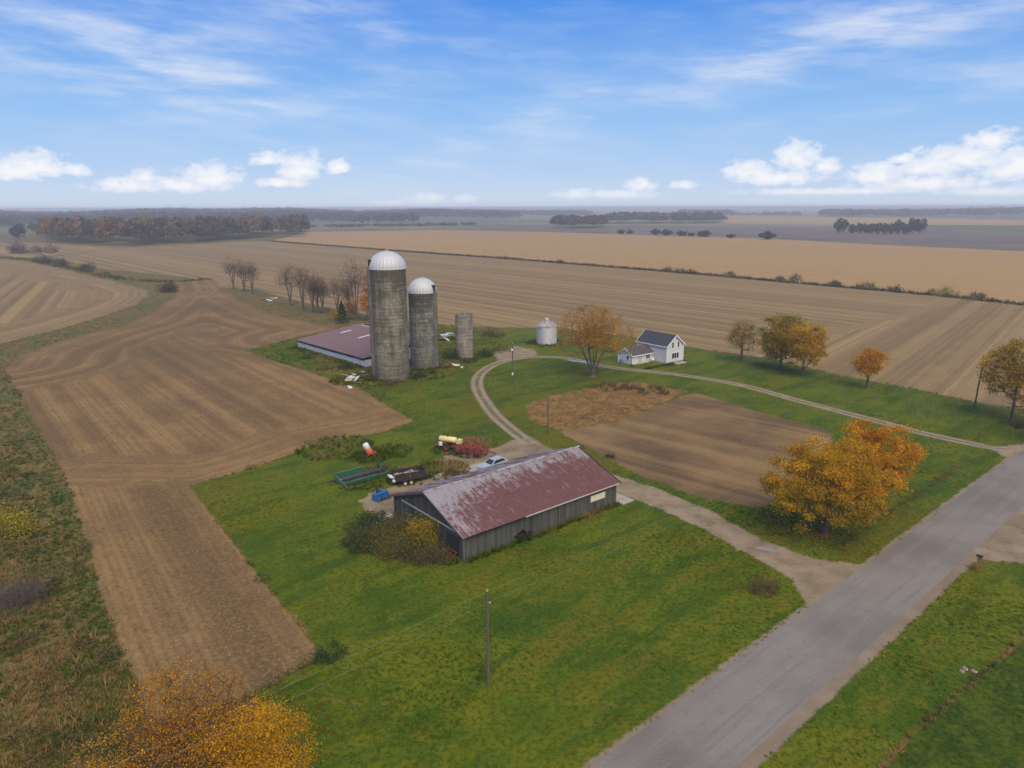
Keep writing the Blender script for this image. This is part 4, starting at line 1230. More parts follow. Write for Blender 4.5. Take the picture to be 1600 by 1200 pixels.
# ------------------------------------------------------------------ poles and wires
def pole(label, px, py, ptop, r0=0.15, lean=(0, 0), lamp=False, xarm=False):
    x, y = G(px, py); h_ = HT(px, py, ptop)
    t = thing('utility_pole', label, 'utility pole', (x, y, gz(x, y) - 0.2)); h_ += 0.2
    top = (lean[0], lean[1], h_)
    MB().rod((0, 0, 0), top, r0, r0 * 0.68, 10).build('post', M['pole'], t)
    mb = MB().rod((top[0], top[1], h_ - 0.02), (top[0], top[1], h_ + 0.16), 0.06, 0.045, 8)
    mb.build('insulator', M['insulator'], t)
    MB().rod((top[0] * 0.9 + 0.12, top[1], h_ - 0.95), (top[0] * 0.9 + 0.26, top[1], h_ - 0.95), 0.05, n=8).build('insulator', M['insulator'], t)
    if lamp:
        z = h_ - 1.2
        a = MB().rod((0, 0, z), (-0.1, -0.75, z + 0.2), 0.035).build('lamp_arm', M['steel'], t)
        MB().lathe([(0.0, 0.16), (0.12, 0.14), (0.22, 0.0), (0.20, -0.16), (0.0, -0.22)], 14, (-0.1, -0.85, z + 0.12)).build('lamp_head', M['lamp_glass'], a)
        MB().box((0, -0.2, 2.2), (0.32, 0.2, 0.55)).build('meter_box', M['white_plastic'], t)
    return Vector((x + top[0], y + top[1], gz(x, y) - 0.2 + h_))


p_front = pole('bare wooden pole standing alone in the front lawn', 763, 1070, 925, 0.14)
p_right = pole('leaning wooden pole at the field corner by the road', 1522, 639, 568, 0.16, lean=(0.25, 0))
p_lamp = pole('wooden pole with a white yard lamp inside the lane loop', 801, 598, 537, 0.15, lamp=True)
p_mid = pole('short wooden pole between the lane and the weedy patch', 856, 679, 620, 0.14)
p_off = p_front + Vector((-RU[0] * 62, -RU[1] * 62, 0.0))
op = thing('utility_pole', 'next wooden roadside pole of the line, outside the picture', 'utility pole', (p_off.x, p_off.y, -0.2))
MB().rod((0, 0, 0), (0, 0, p_off.z + 0.2), 0.14, 0.10, 10).build('post', M['pole'], op)
MB().rod((0, 0, p_off.z + 0.18), (0, 0, p_off.z + 0.36), 0.06, 0.045, 8).build('insulator', M['insulator'], op)


def wire(a, b, sag, label, r_=0.006):
    a, b = Vector(a), Vector(b); pts_ = []
    for i in range(25):
        t = i / 24; p = a.lerp(b, t); p.z -= sag * 4 * t * (1 - t); pts_.append(p)
    tag(MB().path(pts_, r_, 4).build('overhead_wire', M['wire']), label, 'wire', 'overhead wires')


dn_ = Vector((0, 0, -0.95))
wire(p_front, p_off, 0.5, 'upper wire running from the lawn pole to lower left')
wire(p_front + dn_, p_off + dn_, 0.6, 'lower wire running from the lawn pole to lower left')
wire(p_front, p_right, 1.6, 'upper wire from the lawn pole towards the field corner pole')
wire(p_front + dn_, p_right + dn_, 1.8, 'lower wire from the lawn pole towards the field corner pole')
wire(p_mid, p_lamp, 0.7, 'service wire between the short pole and the lamp pole')

# ------------------------------------------------------------------ foliage builders
def unit(n_, g=rng):
    v = g.normal(size=(n_, 3)); return v / np.linalg.norm(v, axis=1)[:, None]


def leaf_quads(Cn, size, asp=0.62, g=rng, up=0.35):
    """diamond shaped leaves round centres Cn; size may be an array"""
    n_ = len(Cn); a = unit(n_, g); nn_ = unit(n_, g); nn_[:, 2] += up
    b = np.cross(nn_, a); b /= np.linalg.norm(b, axis=1)[:, None] + 1e-9
    s = (np.asarray(size) * np.ones(n_))[:, None] * 0.5
    V = np.empty((n_, 4, 3)); V[:, 0] = Cn - a * s; V[:, 1] = Cn + b * s * asp; V[:, 2] = Cn + a * s; V[:, 3] = Cn - b * s * asp
    return V.reshape(-1, 3), np.arange(n_ * 4).reshape(-1, 4)


def slivers(Cn, length, width, g=rng, upb=0.7):
    n_ = len(Cn); a = unit(n_, g); a[:, 2] = np.abs(a[:, 2]) + upb; a /= np.linalg.norm(a, axis=1)[:, None]
    b = np.cross(a, unit(n_, g)); b /= np.linalg.norm(b, axis=1)[:, None] + 1e-9
    l = (np.asarray(length) * np.ones(n_))[:, None] * 0.5
    V = np.empty((n_, 4, 3)); V[:, 0] = Cn - a * l - b * width / 2; V[:, 1] = Cn - a * l + b * width / 2; V[:, 2] = Cn + a * l + b * width * 0.2; V[:, 3] = Cn + a * l - b * width * 0.2
    return V.reshape(-1, 3), np.arange(n_ * 4).reshape(-1, 4)


def tubes(P0, P1, r0, r1, k):
    n_ = len(P0); d = P1 - P0; L = np.linalg.norm(d, axis=1)[:, None] + 1e-9; d = d / L
    ref = np.where(np.abs(d[:, 2:3]) > 0.9, np.array([[1.0, 0, 0]]), np.array([[0, 0, 1.0]]))
    a = np.cross(d, ref); a /= np.linalg.norm(a, axis=1)[:, None]; b = np.cross(d, a)
    V = np.empty((n_, 2, k, 3))
    for i in range(k):
        t = 2 * math.pi * i / k; o = a * math.cos(t) + b * math.sin(t)
        V[:, 0, i] = P0 + o * r0[:, None]; V[:, 1, i] = P1 + o * r1[:, None]
    base_ = (np.arange(n_) * 2 * k)[:, None]
    F = np.concatenate([base_ + np.array([[i, (i + 1) % k, k + (i + 1) % k, k + i]]) for i in range(k)])
    return V.reshape(-1, 3), F


def skeleton(H, targets, trunk_top, trunk_r, g, tip_r=0.02, wig=0.12, stems=None, seg=0.9):
    """trunk plus branches that reach every target from the nearest lower limb"""
    nodes = []; par = []
    stems = stems or [(0.0, 0.0, trunk_top)]
    for (sx, sy, sz) in stems:
        m_ = max(4, int(sz / 0.8)); pr = -1
        if nodes: pr = 1
        for i in range(0 if not nodes else 2, m_ + 1):
            t = i / m_
            nodes.append((sx * t ** 1.2 + g.normal() * wig * t * 0.6, sy * t ** 1.2 + g.normal() * wig * t * 0.6, sz * t)); par.append(pr if i > 0 else -1)
            pr = len(nodes) - 1
    N = np.array(nodes); order = np.argsort(np.linalg.norm(targets - np.array([0, 0, H * 0.3]), axis=1))
    buf = np.zeros((len(N) + len(targets) * 8, 3)); buf[:len(N)] = N; cnt = len(N)
    for ti in order:
        T = targets[ti]; C = buf[1:cnt]; dv = T - C; dist = np.linalg.norm(dv, axis=1)
        hor = np.hypot(dv[:, 0], dv[:, 1]); low = np.maximum(0, 0.45 * hor - dv[:, 2])
        j = int(np.argmin(dist + 1.1 * low + 3 * (C[:, 2] < H * 0.12))) + 1
        a = buf[j].copy(); L = dist[j - 1]; m_ = int(min(7, max(1, round(L / seg)))); pr = j
        for i in range(1, m_ + 1):
            t = i / m_; p = a + (T - a) * t; p[2] += -0.10 * L * math.sin(math.pi * t) * (1 if T[2] > a[2] else -1)
            if i < m_: p = p + g.normal(size=3) * wig * 0.6
            buf[cnt] = p; par.append(pr); pr = cnt; cnt += 1
    N = buf[:cnt]; par = np.array(par)
    ex = 2.4; acc = np.zeros(cnt); ch = np.bincount(par[par >= 0], minlength=cnt)
    for i in range(cnt - 1, -1, -1):
        if ch[i] == 0: acc[i] = tip_r ** ex
        if par[i] >= 0: acc[par[i]] += acc[i]
    rad = acc ** (1 / ex); f = trunk_r / rad[0]
    rad = np.where(rad > tip_r * 1.5, rad * (1 + (f - 1) * np.clip((rad - tip_r) / (rad[0] - tip_r + 1e-9), 0, 1)), rad)
    return N, par, rad


def crown_targets(n_, cz, rx, ry, rz, g, shell=2.4, lobes=6, lob=0.28, low=-0.75):
    out_ = []
    ld = unit(lobes, g); la = g.uniform(0.5, 1.0, lobes)
    while len(out_) < n_:
        d = unit(1, g)[0]
        if d[2] < low: continue
        k = 1 + lob * (np.max(la * np.clip(ld @ d, 0, 1) ** 6) - 0.45)
        rr = g.uniform() ** (1 / shell) * k
        out_.append((d[0] * rx * rr, d[1] * ry * rr, cz + d[2] * rz * rr))
    return np.array(out_)


def make_tree(name, label, loc, H, rx, crown0=0.25, ry=None, clusters=120, leaves=60, size=0.24, pal=None, spread=0.55, trunk_r=0.25, seed=1, group=None, bare=0.0,
              twigs=0, twig_len=0.9, twig_w=0.035, twig_col=(0.16, 0.125, 0.10), stems=None, shell=2.4, bark='bark', cat='tree', tint=None, shape=1.0, trunk_top=0.72, low=-0.75, lean=0.0):
    g = np.random.default_rng(seed); ry = ry or rx
    x, y = loc; t = thing(name, label, cat, (x, y, gz(x, y) - 0.08), 0, group)
    rz = (1 - crown0) * H / 2; cz = H - rz
    T = crown_targets(clusters, cz, rx, ry, rz * shape, g, shell, low=low)
    T[:, 2] = np.clip(T[:, 2], H * 0.14, None); T[:, 0] += lean * T[:, 2]
    N, par, rad = skeleton(H, T, H * trunk_top, trunk_r, g, stems=[(a * 1.0, b, c * H) for a, b, c in stems] if stems else None, tip_r=0.012 + 0.0012 * H)
    idx = np.where(par >= 0)[0]
    P0, P1, R0, R1 = N[par[idx]], N[idx], rad[par[idx]], rad[idx]
    R0 = np.minimum(R0, R1 * 1.6 + 0.01)
    big = R1 > 0.05
    Vs = []; Fs = []; o = 0
    for selm, k in ((big, 6), (~big, 3)):
        if selm.any():
            v, f = tubes(P0[selm], P1[selm], R0[selm], R1[selm], k); Vs.append(v); Fs.append(f + o); o += len(v)
    # root flare
    v, f = tubes(np.array([[0, 0, -0.1]]), np.array([[0, 0, 0.6]]), np.array([trunk_r * 1.5]), np.array([trunk_r]), 8); Vs.append(v); Fs.append(f + o)
    link(bpy.data.objects.new('trunk', np_mesh('trunk', np.concatenate(Vs), np.concatenate(Fs), M[bark])), t)
    Vs = []; Fs = []; Cs = []; o = 0
    # leaves stand in clumps round the branch ends; some ends have dropped theirs
    keep = g.uniform(size=len(T)) >= bare
    ctr = T[keep]
    if leaves and len(ctr):
        per = g.poisson(leaves, len(ctr)); ci = np.repeat(np.arange(len(ctr)), per)
        sp = g.normal(size=(len(ci), 3)) * np.array([spread, spread, spread * 0.62]) * g.uniform(0.6, 1.3, len(ctr))[ci][:, None]
        Cn = ctr[ci] + sp; okz = Cn[:, 2] > 0.25; Cn = Cn[okz]; ci = ci[okz]
        v, f = leaf_quads(Cn, size * g.uniform(0.6, 1.3, len(Cn)), g=g)
        pc = np.array(pal); base_i = g.integers(0, len(pc), len(ctr))
        li = np.where(g.uniform(size=len(Cn)) < 0.6, base_i[ci], g.integers(0, len(pc), len(Cn)))
        cc = pc[li] * g.uniform(0.84, 1.14, (len(Cn), 1)) * g.uniform(0.72, 1.18, (len(ctr), 1))[ci]
        if tint is not None: cc = tint(Cn, cc, g)
        Vs.append(v); Fs.append(f); Cs.append(np.repeat(cc, 4, 0)); o += len(v)
    if twigs:
        ti = g.integers(0, len(T), twigs); Cn = T[ti] + g.normal(size=(twigs, 3)) * spread * 1.1
        v, f = slivers(Cn, twig_len * g.uniform(0.5, 1.3, twigs), twig_w, g)
        cc = np.array(twig_col) * g.uniform(0.65, 1.3, (twigs, 1))
        Vs.append(v); Fs.append(f + o); Cs.append(np.repeat(cc, 4, 0))
    link(bpy.data.objects.new('crown', np_mesh('crown', np.concatenate(Vs), np.concatenate(Fs), M['leaf'], np.concatenate(Cs))), t)
    return t


def make_bush(name, label, loc, rx, ry, h_, pal, n_leaf=1200, size=0.16, seed=1, group=None, clusters=24, cat='bush', sliver=0, sl_col=(0.2, 0.15, 0.09), rz=0.0, stems=8):
    g = np.random.default_rng(seed); x, y = loc
    t = thing(name, label, cat, (x, y, gz(x, y) - 0.05), rz, group)
    th = g.uniform(0, 2 * math.pi, clusters); rr = np.sqrt(g.uniform(0, 1, clusters)) * 0.9
    C = np.column_stack([rx * rr * np.cos(th), ry * rr * np.sin(th), h_ * np.sqrt(np.maximum(0.05, 1 - rr ** 2)) * g.uniform(0.25, 0.95, clusters)])
    ci = g.integers(0, clusters, n_leaf)
    k = min(rx, ry, h_) * 0.30
    Cn = C[ci] + g.normal(size=(n_leaf, 3)) * k; Cn[:, 2] = np.abs(Cn[:, 2])
    v, f = leaf_quads(Cn, size * g.uniform(0.6, 1.4, n_leaf), g=g)
    pc = np.array(pal); bi = g.integers(0, len(pc), clusters)
    li = np.where(g.uniform(size=n_leaf) < 0.6, bi[ci], g.integers(0, len(pc), n_leaf))
    cc = np.repeat(pc[li] * g.uniform(0.7, 1.25, (n_leaf, 1)), 4, 0)
    Vs, Fs, Cs = [v], [f], [cc]
    if sliver:
        Cn = C[g.integers(0, clusters, sliver)] + g.normal(size=(sliver, 3)) * k; Cn[:, 2] = np.abs(Cn[:, 2])
        v2, f2 = slivers(Cn, size * 4 * g.uniform(0.6, 1.4, sliver), size * 0.18, g)
        Vs.append(v2); Fs.append(f2 + len(v)); Cs.append(np.repeat(np.array(sl_col) * g.uniform(0.7, 1.3, (sliver, 1)), 4, 0))
    link(bpy.data.objects.new('foliage', np_mesh('foliage', np.concatenate(Vs), np.concatenate(Fs), M['leaf'], np.concatenate(Cs))), t)
    P1 = C[:min(stems, clusters)]; P0 = P1 * np.array([0.15, 0.15, 0])
    if len(P1):
        v, f = tubes(P0, P1, np.full(len(P1), 0.02 + 0.012 * h_), np.full(len(P1), 0.01), 4)
        link(bpy.data.objects.new('stems', np_mesh('stems', v, f, M['bark'])), t)
    return t


# palettes (linear)
GOLDP = [(0.62, 0.315, 0.016), (0.70, 0.38, 0.02), (0.52, 0.29, 0.018), (0.40, 0.26, 0.02), (0.64, 0.275, 0.014)]
ORANGEP = [(0.62, 0.22, 0.014), (0.60, 0.26, 0.018), (0.56, 0.17, 0.014), (0.46, 0.235, 0.02)]
OLIVEP = [(0.238, 0.21, 0.035), (0.182, 0.182, 0.035), (0.378, 0.238, 0.035), (0.308, 0.224, 0.035)]
GREENP = [(0.1148, 0.1553, 0.0297), (0.1485, 0.1688, 0.0338), (0.27, 0.2093, 0.0338), (0.2025, 0.189, 0.0338)]
RUSTP = [(0.405, 0.1755, 0.0405), (0.324, 0.1485, 0.0405), (0.459, 0.216, 0.0405), (0.27, 0.1485, 0.054)]
WEEDP = [(0.078, 0.1105, 0.0325), (0.13, 0.13, 0.0416), (0.195, 0.1495, 0.0585), (0.0975, 0.0975, 0.0364), (0.052, 0.0845, 0.0286)]
DGREENP = [(0.0312, 0.0625, 0.0225), (0.0438, 0.0813, 0.0275), (0.0625, 0.0875, 0.035)]
BROWNP = [(0.195, 0.13, 0.065), (0.143, 0.1105, 0.052), (0.247, 0.169, 0.078), (0.104, 0.0975, 0.039)]

# ---- the two maples by the road
m1 = G(1262, 840); hm1 = HT(1262, 840, 688)
m2 = G(1356, 793); hm2 = z_at(m2[0], m2[1], 1358, 655)


def tint_m1(C, cc, g):       # leaves low down and near the axis are mixed towards a darker gold
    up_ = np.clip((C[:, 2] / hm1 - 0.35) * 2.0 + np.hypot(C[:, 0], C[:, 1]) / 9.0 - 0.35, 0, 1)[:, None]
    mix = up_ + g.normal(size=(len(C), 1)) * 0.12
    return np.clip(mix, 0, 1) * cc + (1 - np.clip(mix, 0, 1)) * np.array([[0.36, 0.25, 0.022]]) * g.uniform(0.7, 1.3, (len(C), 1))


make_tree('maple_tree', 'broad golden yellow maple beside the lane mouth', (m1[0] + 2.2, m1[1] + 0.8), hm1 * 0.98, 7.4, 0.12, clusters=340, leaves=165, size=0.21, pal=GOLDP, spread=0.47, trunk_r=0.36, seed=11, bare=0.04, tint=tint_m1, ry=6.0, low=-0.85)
make_tree('maple_tree', 'orange maple standing behind the golden yellow one', m2, hm2, 5.1, 0.12, clusters=270, leaves=125, size=0.21, pal=ORANGEP + GOLDP[:2] + GOLDP[4:], spread=0.42, trunk_r=0.32, seed=12, bare=0.16, low=-0.85)
# ---- big half bare tree by the house: several stems that fan out
ht = G(926, 590); hh = HT(926, 590, 474)


def tint_h(C, cc, g):
    return cc


make_tree('lane_tree', 'large half bare tree with spreading stems in front of the house', ht, hh, 8.9, 0.14, clusters=300, leaves=62, size=0.26, pal=ORANGEP[:2] + GOLDP[2:] + RUSTP[:1] + OLIVEP[2:], spread=0.6, trunk_r=0.62, seed=13, bare=0.24, shell=2.2,
          stems=[(0.3, 0.2, 0.70), (-4.2, 0.4, 0.62), (4.4, -0.6, 0.66), (-2.2, -1.5, 0.72), (2.2, 1.6, 0.78)], bark='bark_grey', twigs=1500, twig_len=1.0, twig_w=0.035, low=-0.6)
# ---- row behind the lane
for args in [
    (1158, 564, 497, 3.9, 0.16, 110, 34, OLIVEP + RUSTP[:1] + GOLDP[2:4], 0.35, 1000, 'thin olive and brown tree, first of the row past the house', 21),
    (1219, 577, 486, 5.7, 0.10, 230, 80, GREENP + GOLDP[2:4] + GOLDP[:1], 0.04, 0, 'full green and gold tree in the row past the house', 22),
    (1254, 586, 497, 5.0, 0.11, 200, 70, GOLDP[:4] + OLIVEP[2:], 0.05, 0, 'yellow tree crowded against the green one in the row', 23),
    (1354, 606, 541, 3.1, 0.14, 90, 62, ORANGEP[:2] + GOLDP[:2], 0.10, 300, 'small orange tree standing by itself at the field edge', 24),
    (1580, 656, 519, 5.9, 0.10, 240, 62, GOLDP[:4] + ORANGEP[3:] + OLIVEP, 0.10, 900, 'tall rusty gold tree at the right edge by the pole', 25),
]:
    px, py, pt, rx, c0, ncl, lv, pal, bare, tw, lab, sd2 = args
    make_tree('field_maple', lab, G(px, py), HT(px, py, pt), rx, c0, clusters=ncl, leaves=int(lv * 1.5), size=0.27, pal=pal, spread=0.55, trunk_r=0.24, seed=sd2, bare=bare, twigs=tw, low=-0.85, group='trees along the field edge')
g6 = G(1625, 690)
make_tree('field_maple', 'second rusty tree beyond the right edge of the picture', g6, 12, 4.6, 0.15, clusters=120, leaves=40, size=0.3, pal=RUSTP, trunk_r=0.24, seed=26, bare=0.2, group='trees along the field edge')
# ---- foreground trees, crowns cut by the lower edge
make_tree('foreground_tree', 'thinning orange and brown tree at the lower left', (-20.3, 37.0), 8.9, 4.2, 0.14, clusters=310, leaves=58, size=0.12, pal=ORANGEP + RUSTP[:2] + GOLDP[:3], spread=0.5, trunk_r=0.16, seed=31, bare=0.14, twigs=3200, twig_len=0.7, twig_w=0.016, twig_col=(0.15, 0.105, 0.07))
make_tree('foreground_tree', 'dense golden yellow tree at the bottom of the picture', (-15.3, 35.8), 7.7, 3.3, 0.12, clusters=300, leaves=95, size=0.115, pal=GOLDP[:2] + GOLDP[:3] + ORANGEP[1:2], spread=0.42, trunk_r=0.16, seed=32, bare=0.05)
make_tree('foreground_tree', 'low yellow tree in the bottom left corner', (-24.0, 34.4), 6.3, 2.9, 0.12, clusters=110, leaves=50, size=0.13, pal=GOLDP[:3] + RUSTP[:1], spread=0.42, trunk_r=0.12, seed=33, bare=0.2, twigs=400, twig_w=0.016)
# ---- trees of the windbreak behind the shed
WB = [(365, 451, 402, 4.4, 'bare grey tree, first of three at the windbreak end'), (382, 456, 405, 4.0, 'bare grey tree, middle one of three at the windbreak end'), (395, 459, 407, 3.6, 'bare grey tree, last of three at the windbreak end'),
      (454, 478, 411, 4.2, 'forked bare tree with a tuft of orange leaves'), (474, 484, 413, 3.2, 'tall slim bare tree beside the forked one'), (489, 488, 428, 2.8, 'thin bare sapling in the middle of the windbreak'),
      (497, 489, 430, 2.6, 'thin bare tree beside the sapling in the windbreak'), (505, 490, 432, 2.6, 'slender bare tree near the middle of the windbreak'), (527, 486, 431, 4.0, 'bare wide topped tree behind the dark conifer'),
      (545, 490, 440, 2.2, 'short bare tree between conifer and tallest tree'), (557, 500, 402, 4.2, 'tallest bare tree beside the big silo')]
for i, (px, py, pt, rx, lab) in enumerate(WB):
    lv = 6 if i in (3, 8, 4) else 0
    make_tree('windbreak_tree', lab, G(px, py), HT(px, py, pt) * 1.06, rx * 1.12, 0.18, clusters=130, leaves=lv, size=0.42, pal=ORANGEP[:2], spread=0.8, trunk_r=0.36, seed=60 + i, bare=0.88 if lv else 0.0, twigs=1050, twig_len=1.7, twig_w=0.04, twig_col=(0.135, 0.102, 0.072), bark='bark', group='bare trees of the windbreak', shell=1.6, low=-0.4,
              stems=[(0.2, 0.1, 0.55), (-rx * 0.35, 0.3, 0.62), (rx * 0.4, -0.2, 0.66)])
for i, (px, py, pt, rx, lab) in enumerate([(574, 500, 455, 2.6, 'small bright orange tree beside the big silo'), (578, 494, 415, 3.0, 'taller rusty orange tree half hidden by the big silo'), (548, 499, 470, 2.0, 'low rusty shrub tree under the tallest bare tree')]):
    make_tree('orange_tree', lab, G(px, py), HT(px, py, pt), rx, 0.15, clusters=60, leaves=22, size=0.45, pal=(ORANGEP if i != 2 else RUSTP), spread=0.6, trunk_r=0.14, seed=80 + i, bare=0.1 + 0.25 * (i == 1), twigs=300, twig_len=1.2, twig_w=0.05, group='orange trees beside the silo')
# conifer
gx, gy = G(535, 505); hc = HT(535, 505, 470)
t = thing('conifer', 'small dark green conifer behind the shed', 'tree', (gx, gy, -0.05))
gg = np.random.default_rng(5); nl = 2600
zz = gg.uniform(0, 1, nl) ** 0.8; rr = (1 - zz) ** 0.75 * 2.5 * np.sqrt(gg.uniform(0.25, 1, nl)) * (0.85 + 0.25 * np.sin(zz * 40)); th = gg.uniform(0, 6.283, nl)
v, f = leaf_quads(np.column_stack([rr * np.cos(th), rr * np.sin(th), 0.3 + zz * (hc - 0.3)]), 0.42, 0.4, gg)
link(bpy.data.objects.new('crown', np_mesh('crown', v, f, M['leaf'], np.repeat(np.array(DGREENP)[gg.integers(0, 3, nl)] * gg.uniform(0.7, 1.3, (nl, 1)), 4, 0))), t)
MB().rod((0, 0, 0), (0, 0, hc * 0.95), 0.16, 0.02, 8).build('trunk', M['bark'], t)

# ---- shrubs one can pick out
bl = lambda u, v_: (-5.10 + u * math.cos(BA) - v_ * math.sin(BA), 68.02 + u * math.sin(BA) + v_ * math.cos(BA))
YB = [(0.40, 0.28, 0.022), (0.30, 0.235, 0.024), (0.22, 0.185, 0.025), (0.46, 0.30, 0.02)]
make_bush('barn_shrub', 'yellow olive round bush against the barn gable', bl(-1.6, 5.6), 1.75, 1.6, 3.6, YB, 4200, 0.17, 101, clusters=60)
make_bush('barn_shrub', 'tall brown and green thicket left of the yellow bush', bl(-2.6, 8.6), 2.2, 2.0, 3.0, WEEDP + BROWNP[1:2] + OLIVEP[:2], 3800, 0.17, 102, clusters=45, sliver=500)
make_bush('barn_shrub', 'dark green vine mound at the outer end of the thicket', bl(-4.0, 12.6), 3.0, 2.5, 1.8, DGREENP + WEEDP[:2], 4200, 0.17, 103, clusters=45)
make_bush('barn_shrub', 'dull olive brush below the yellow bush', bl(-3.4, 5.0), 2.1, 2.0, 1.7, WEEDP + OLIVEP[:2], 3000, 0.16, 104, sliver=500)
make_bush('barn_shrub', 'brown weedy brush at the near foot of the gable', bl(-1.7, 2.4), 1.4, 1.5, 1.1, BROWNP + WEEDP[:2], 1800, 0.15, 105, sliver=700)
make_bush('barn_shrub', 'yellowish tangle at the middle of the thicket', bl(-4.3, 8.0), 2.0, 2.0, 1.9, WEEDP[1:3] + YB[1:3], 2400, 0.16, 106, sliver=300)
make_bush('barn_shrub', 'tall dry weeds along the outer edge of the thicket', bl(-5.2, 10.8), 2.6, 2.0, 1.2, BROWNP[:1] + WEEDP + OLIVEP[:2], 2600, 0.15, 107, sliver=900)
make_bush('barn_shrub', 'dark shrub growing from the hole in the barn wall', bl(8.1, -0.45), 0.9, 0.5, 1.1, DGREENP + BROWNP[:1], 900, 0.13, 108)
make_bush('barn_shrub', 'green vines trailing past the gable corner towards the yard', bl(-2.5, 14.2), 2.2, 1.6, 1.1, DGREENP + WEEDP, 1800, 0.16, 109)
make_bush('barn_shrub', 'green bramble mound farthest out from the barn gable', bl(-6.6, 9.6), 2.2, 2.0, 1.3, WEEDP + DGREENP, 2600, 0.16, 110, clusters=40)
make_bush('barn_shrub', 'olive bramble mound nearest the lawn before the gable', bl(-5.4, 6.2), 2.0, 1.9, 1.4, WEEDP[:3] + OLIVEP[:2], 2600, 0.16, 111, clusters=40)
make_bush('barn_shrub', 'low green brush between the gable corner and the brambles', bl(-3.3, 2.9), 1.6, 1.6, 1.1, WEEDP + BROWNP[:1], 2000, 0.15, 112, clusters=34, sliver=300)
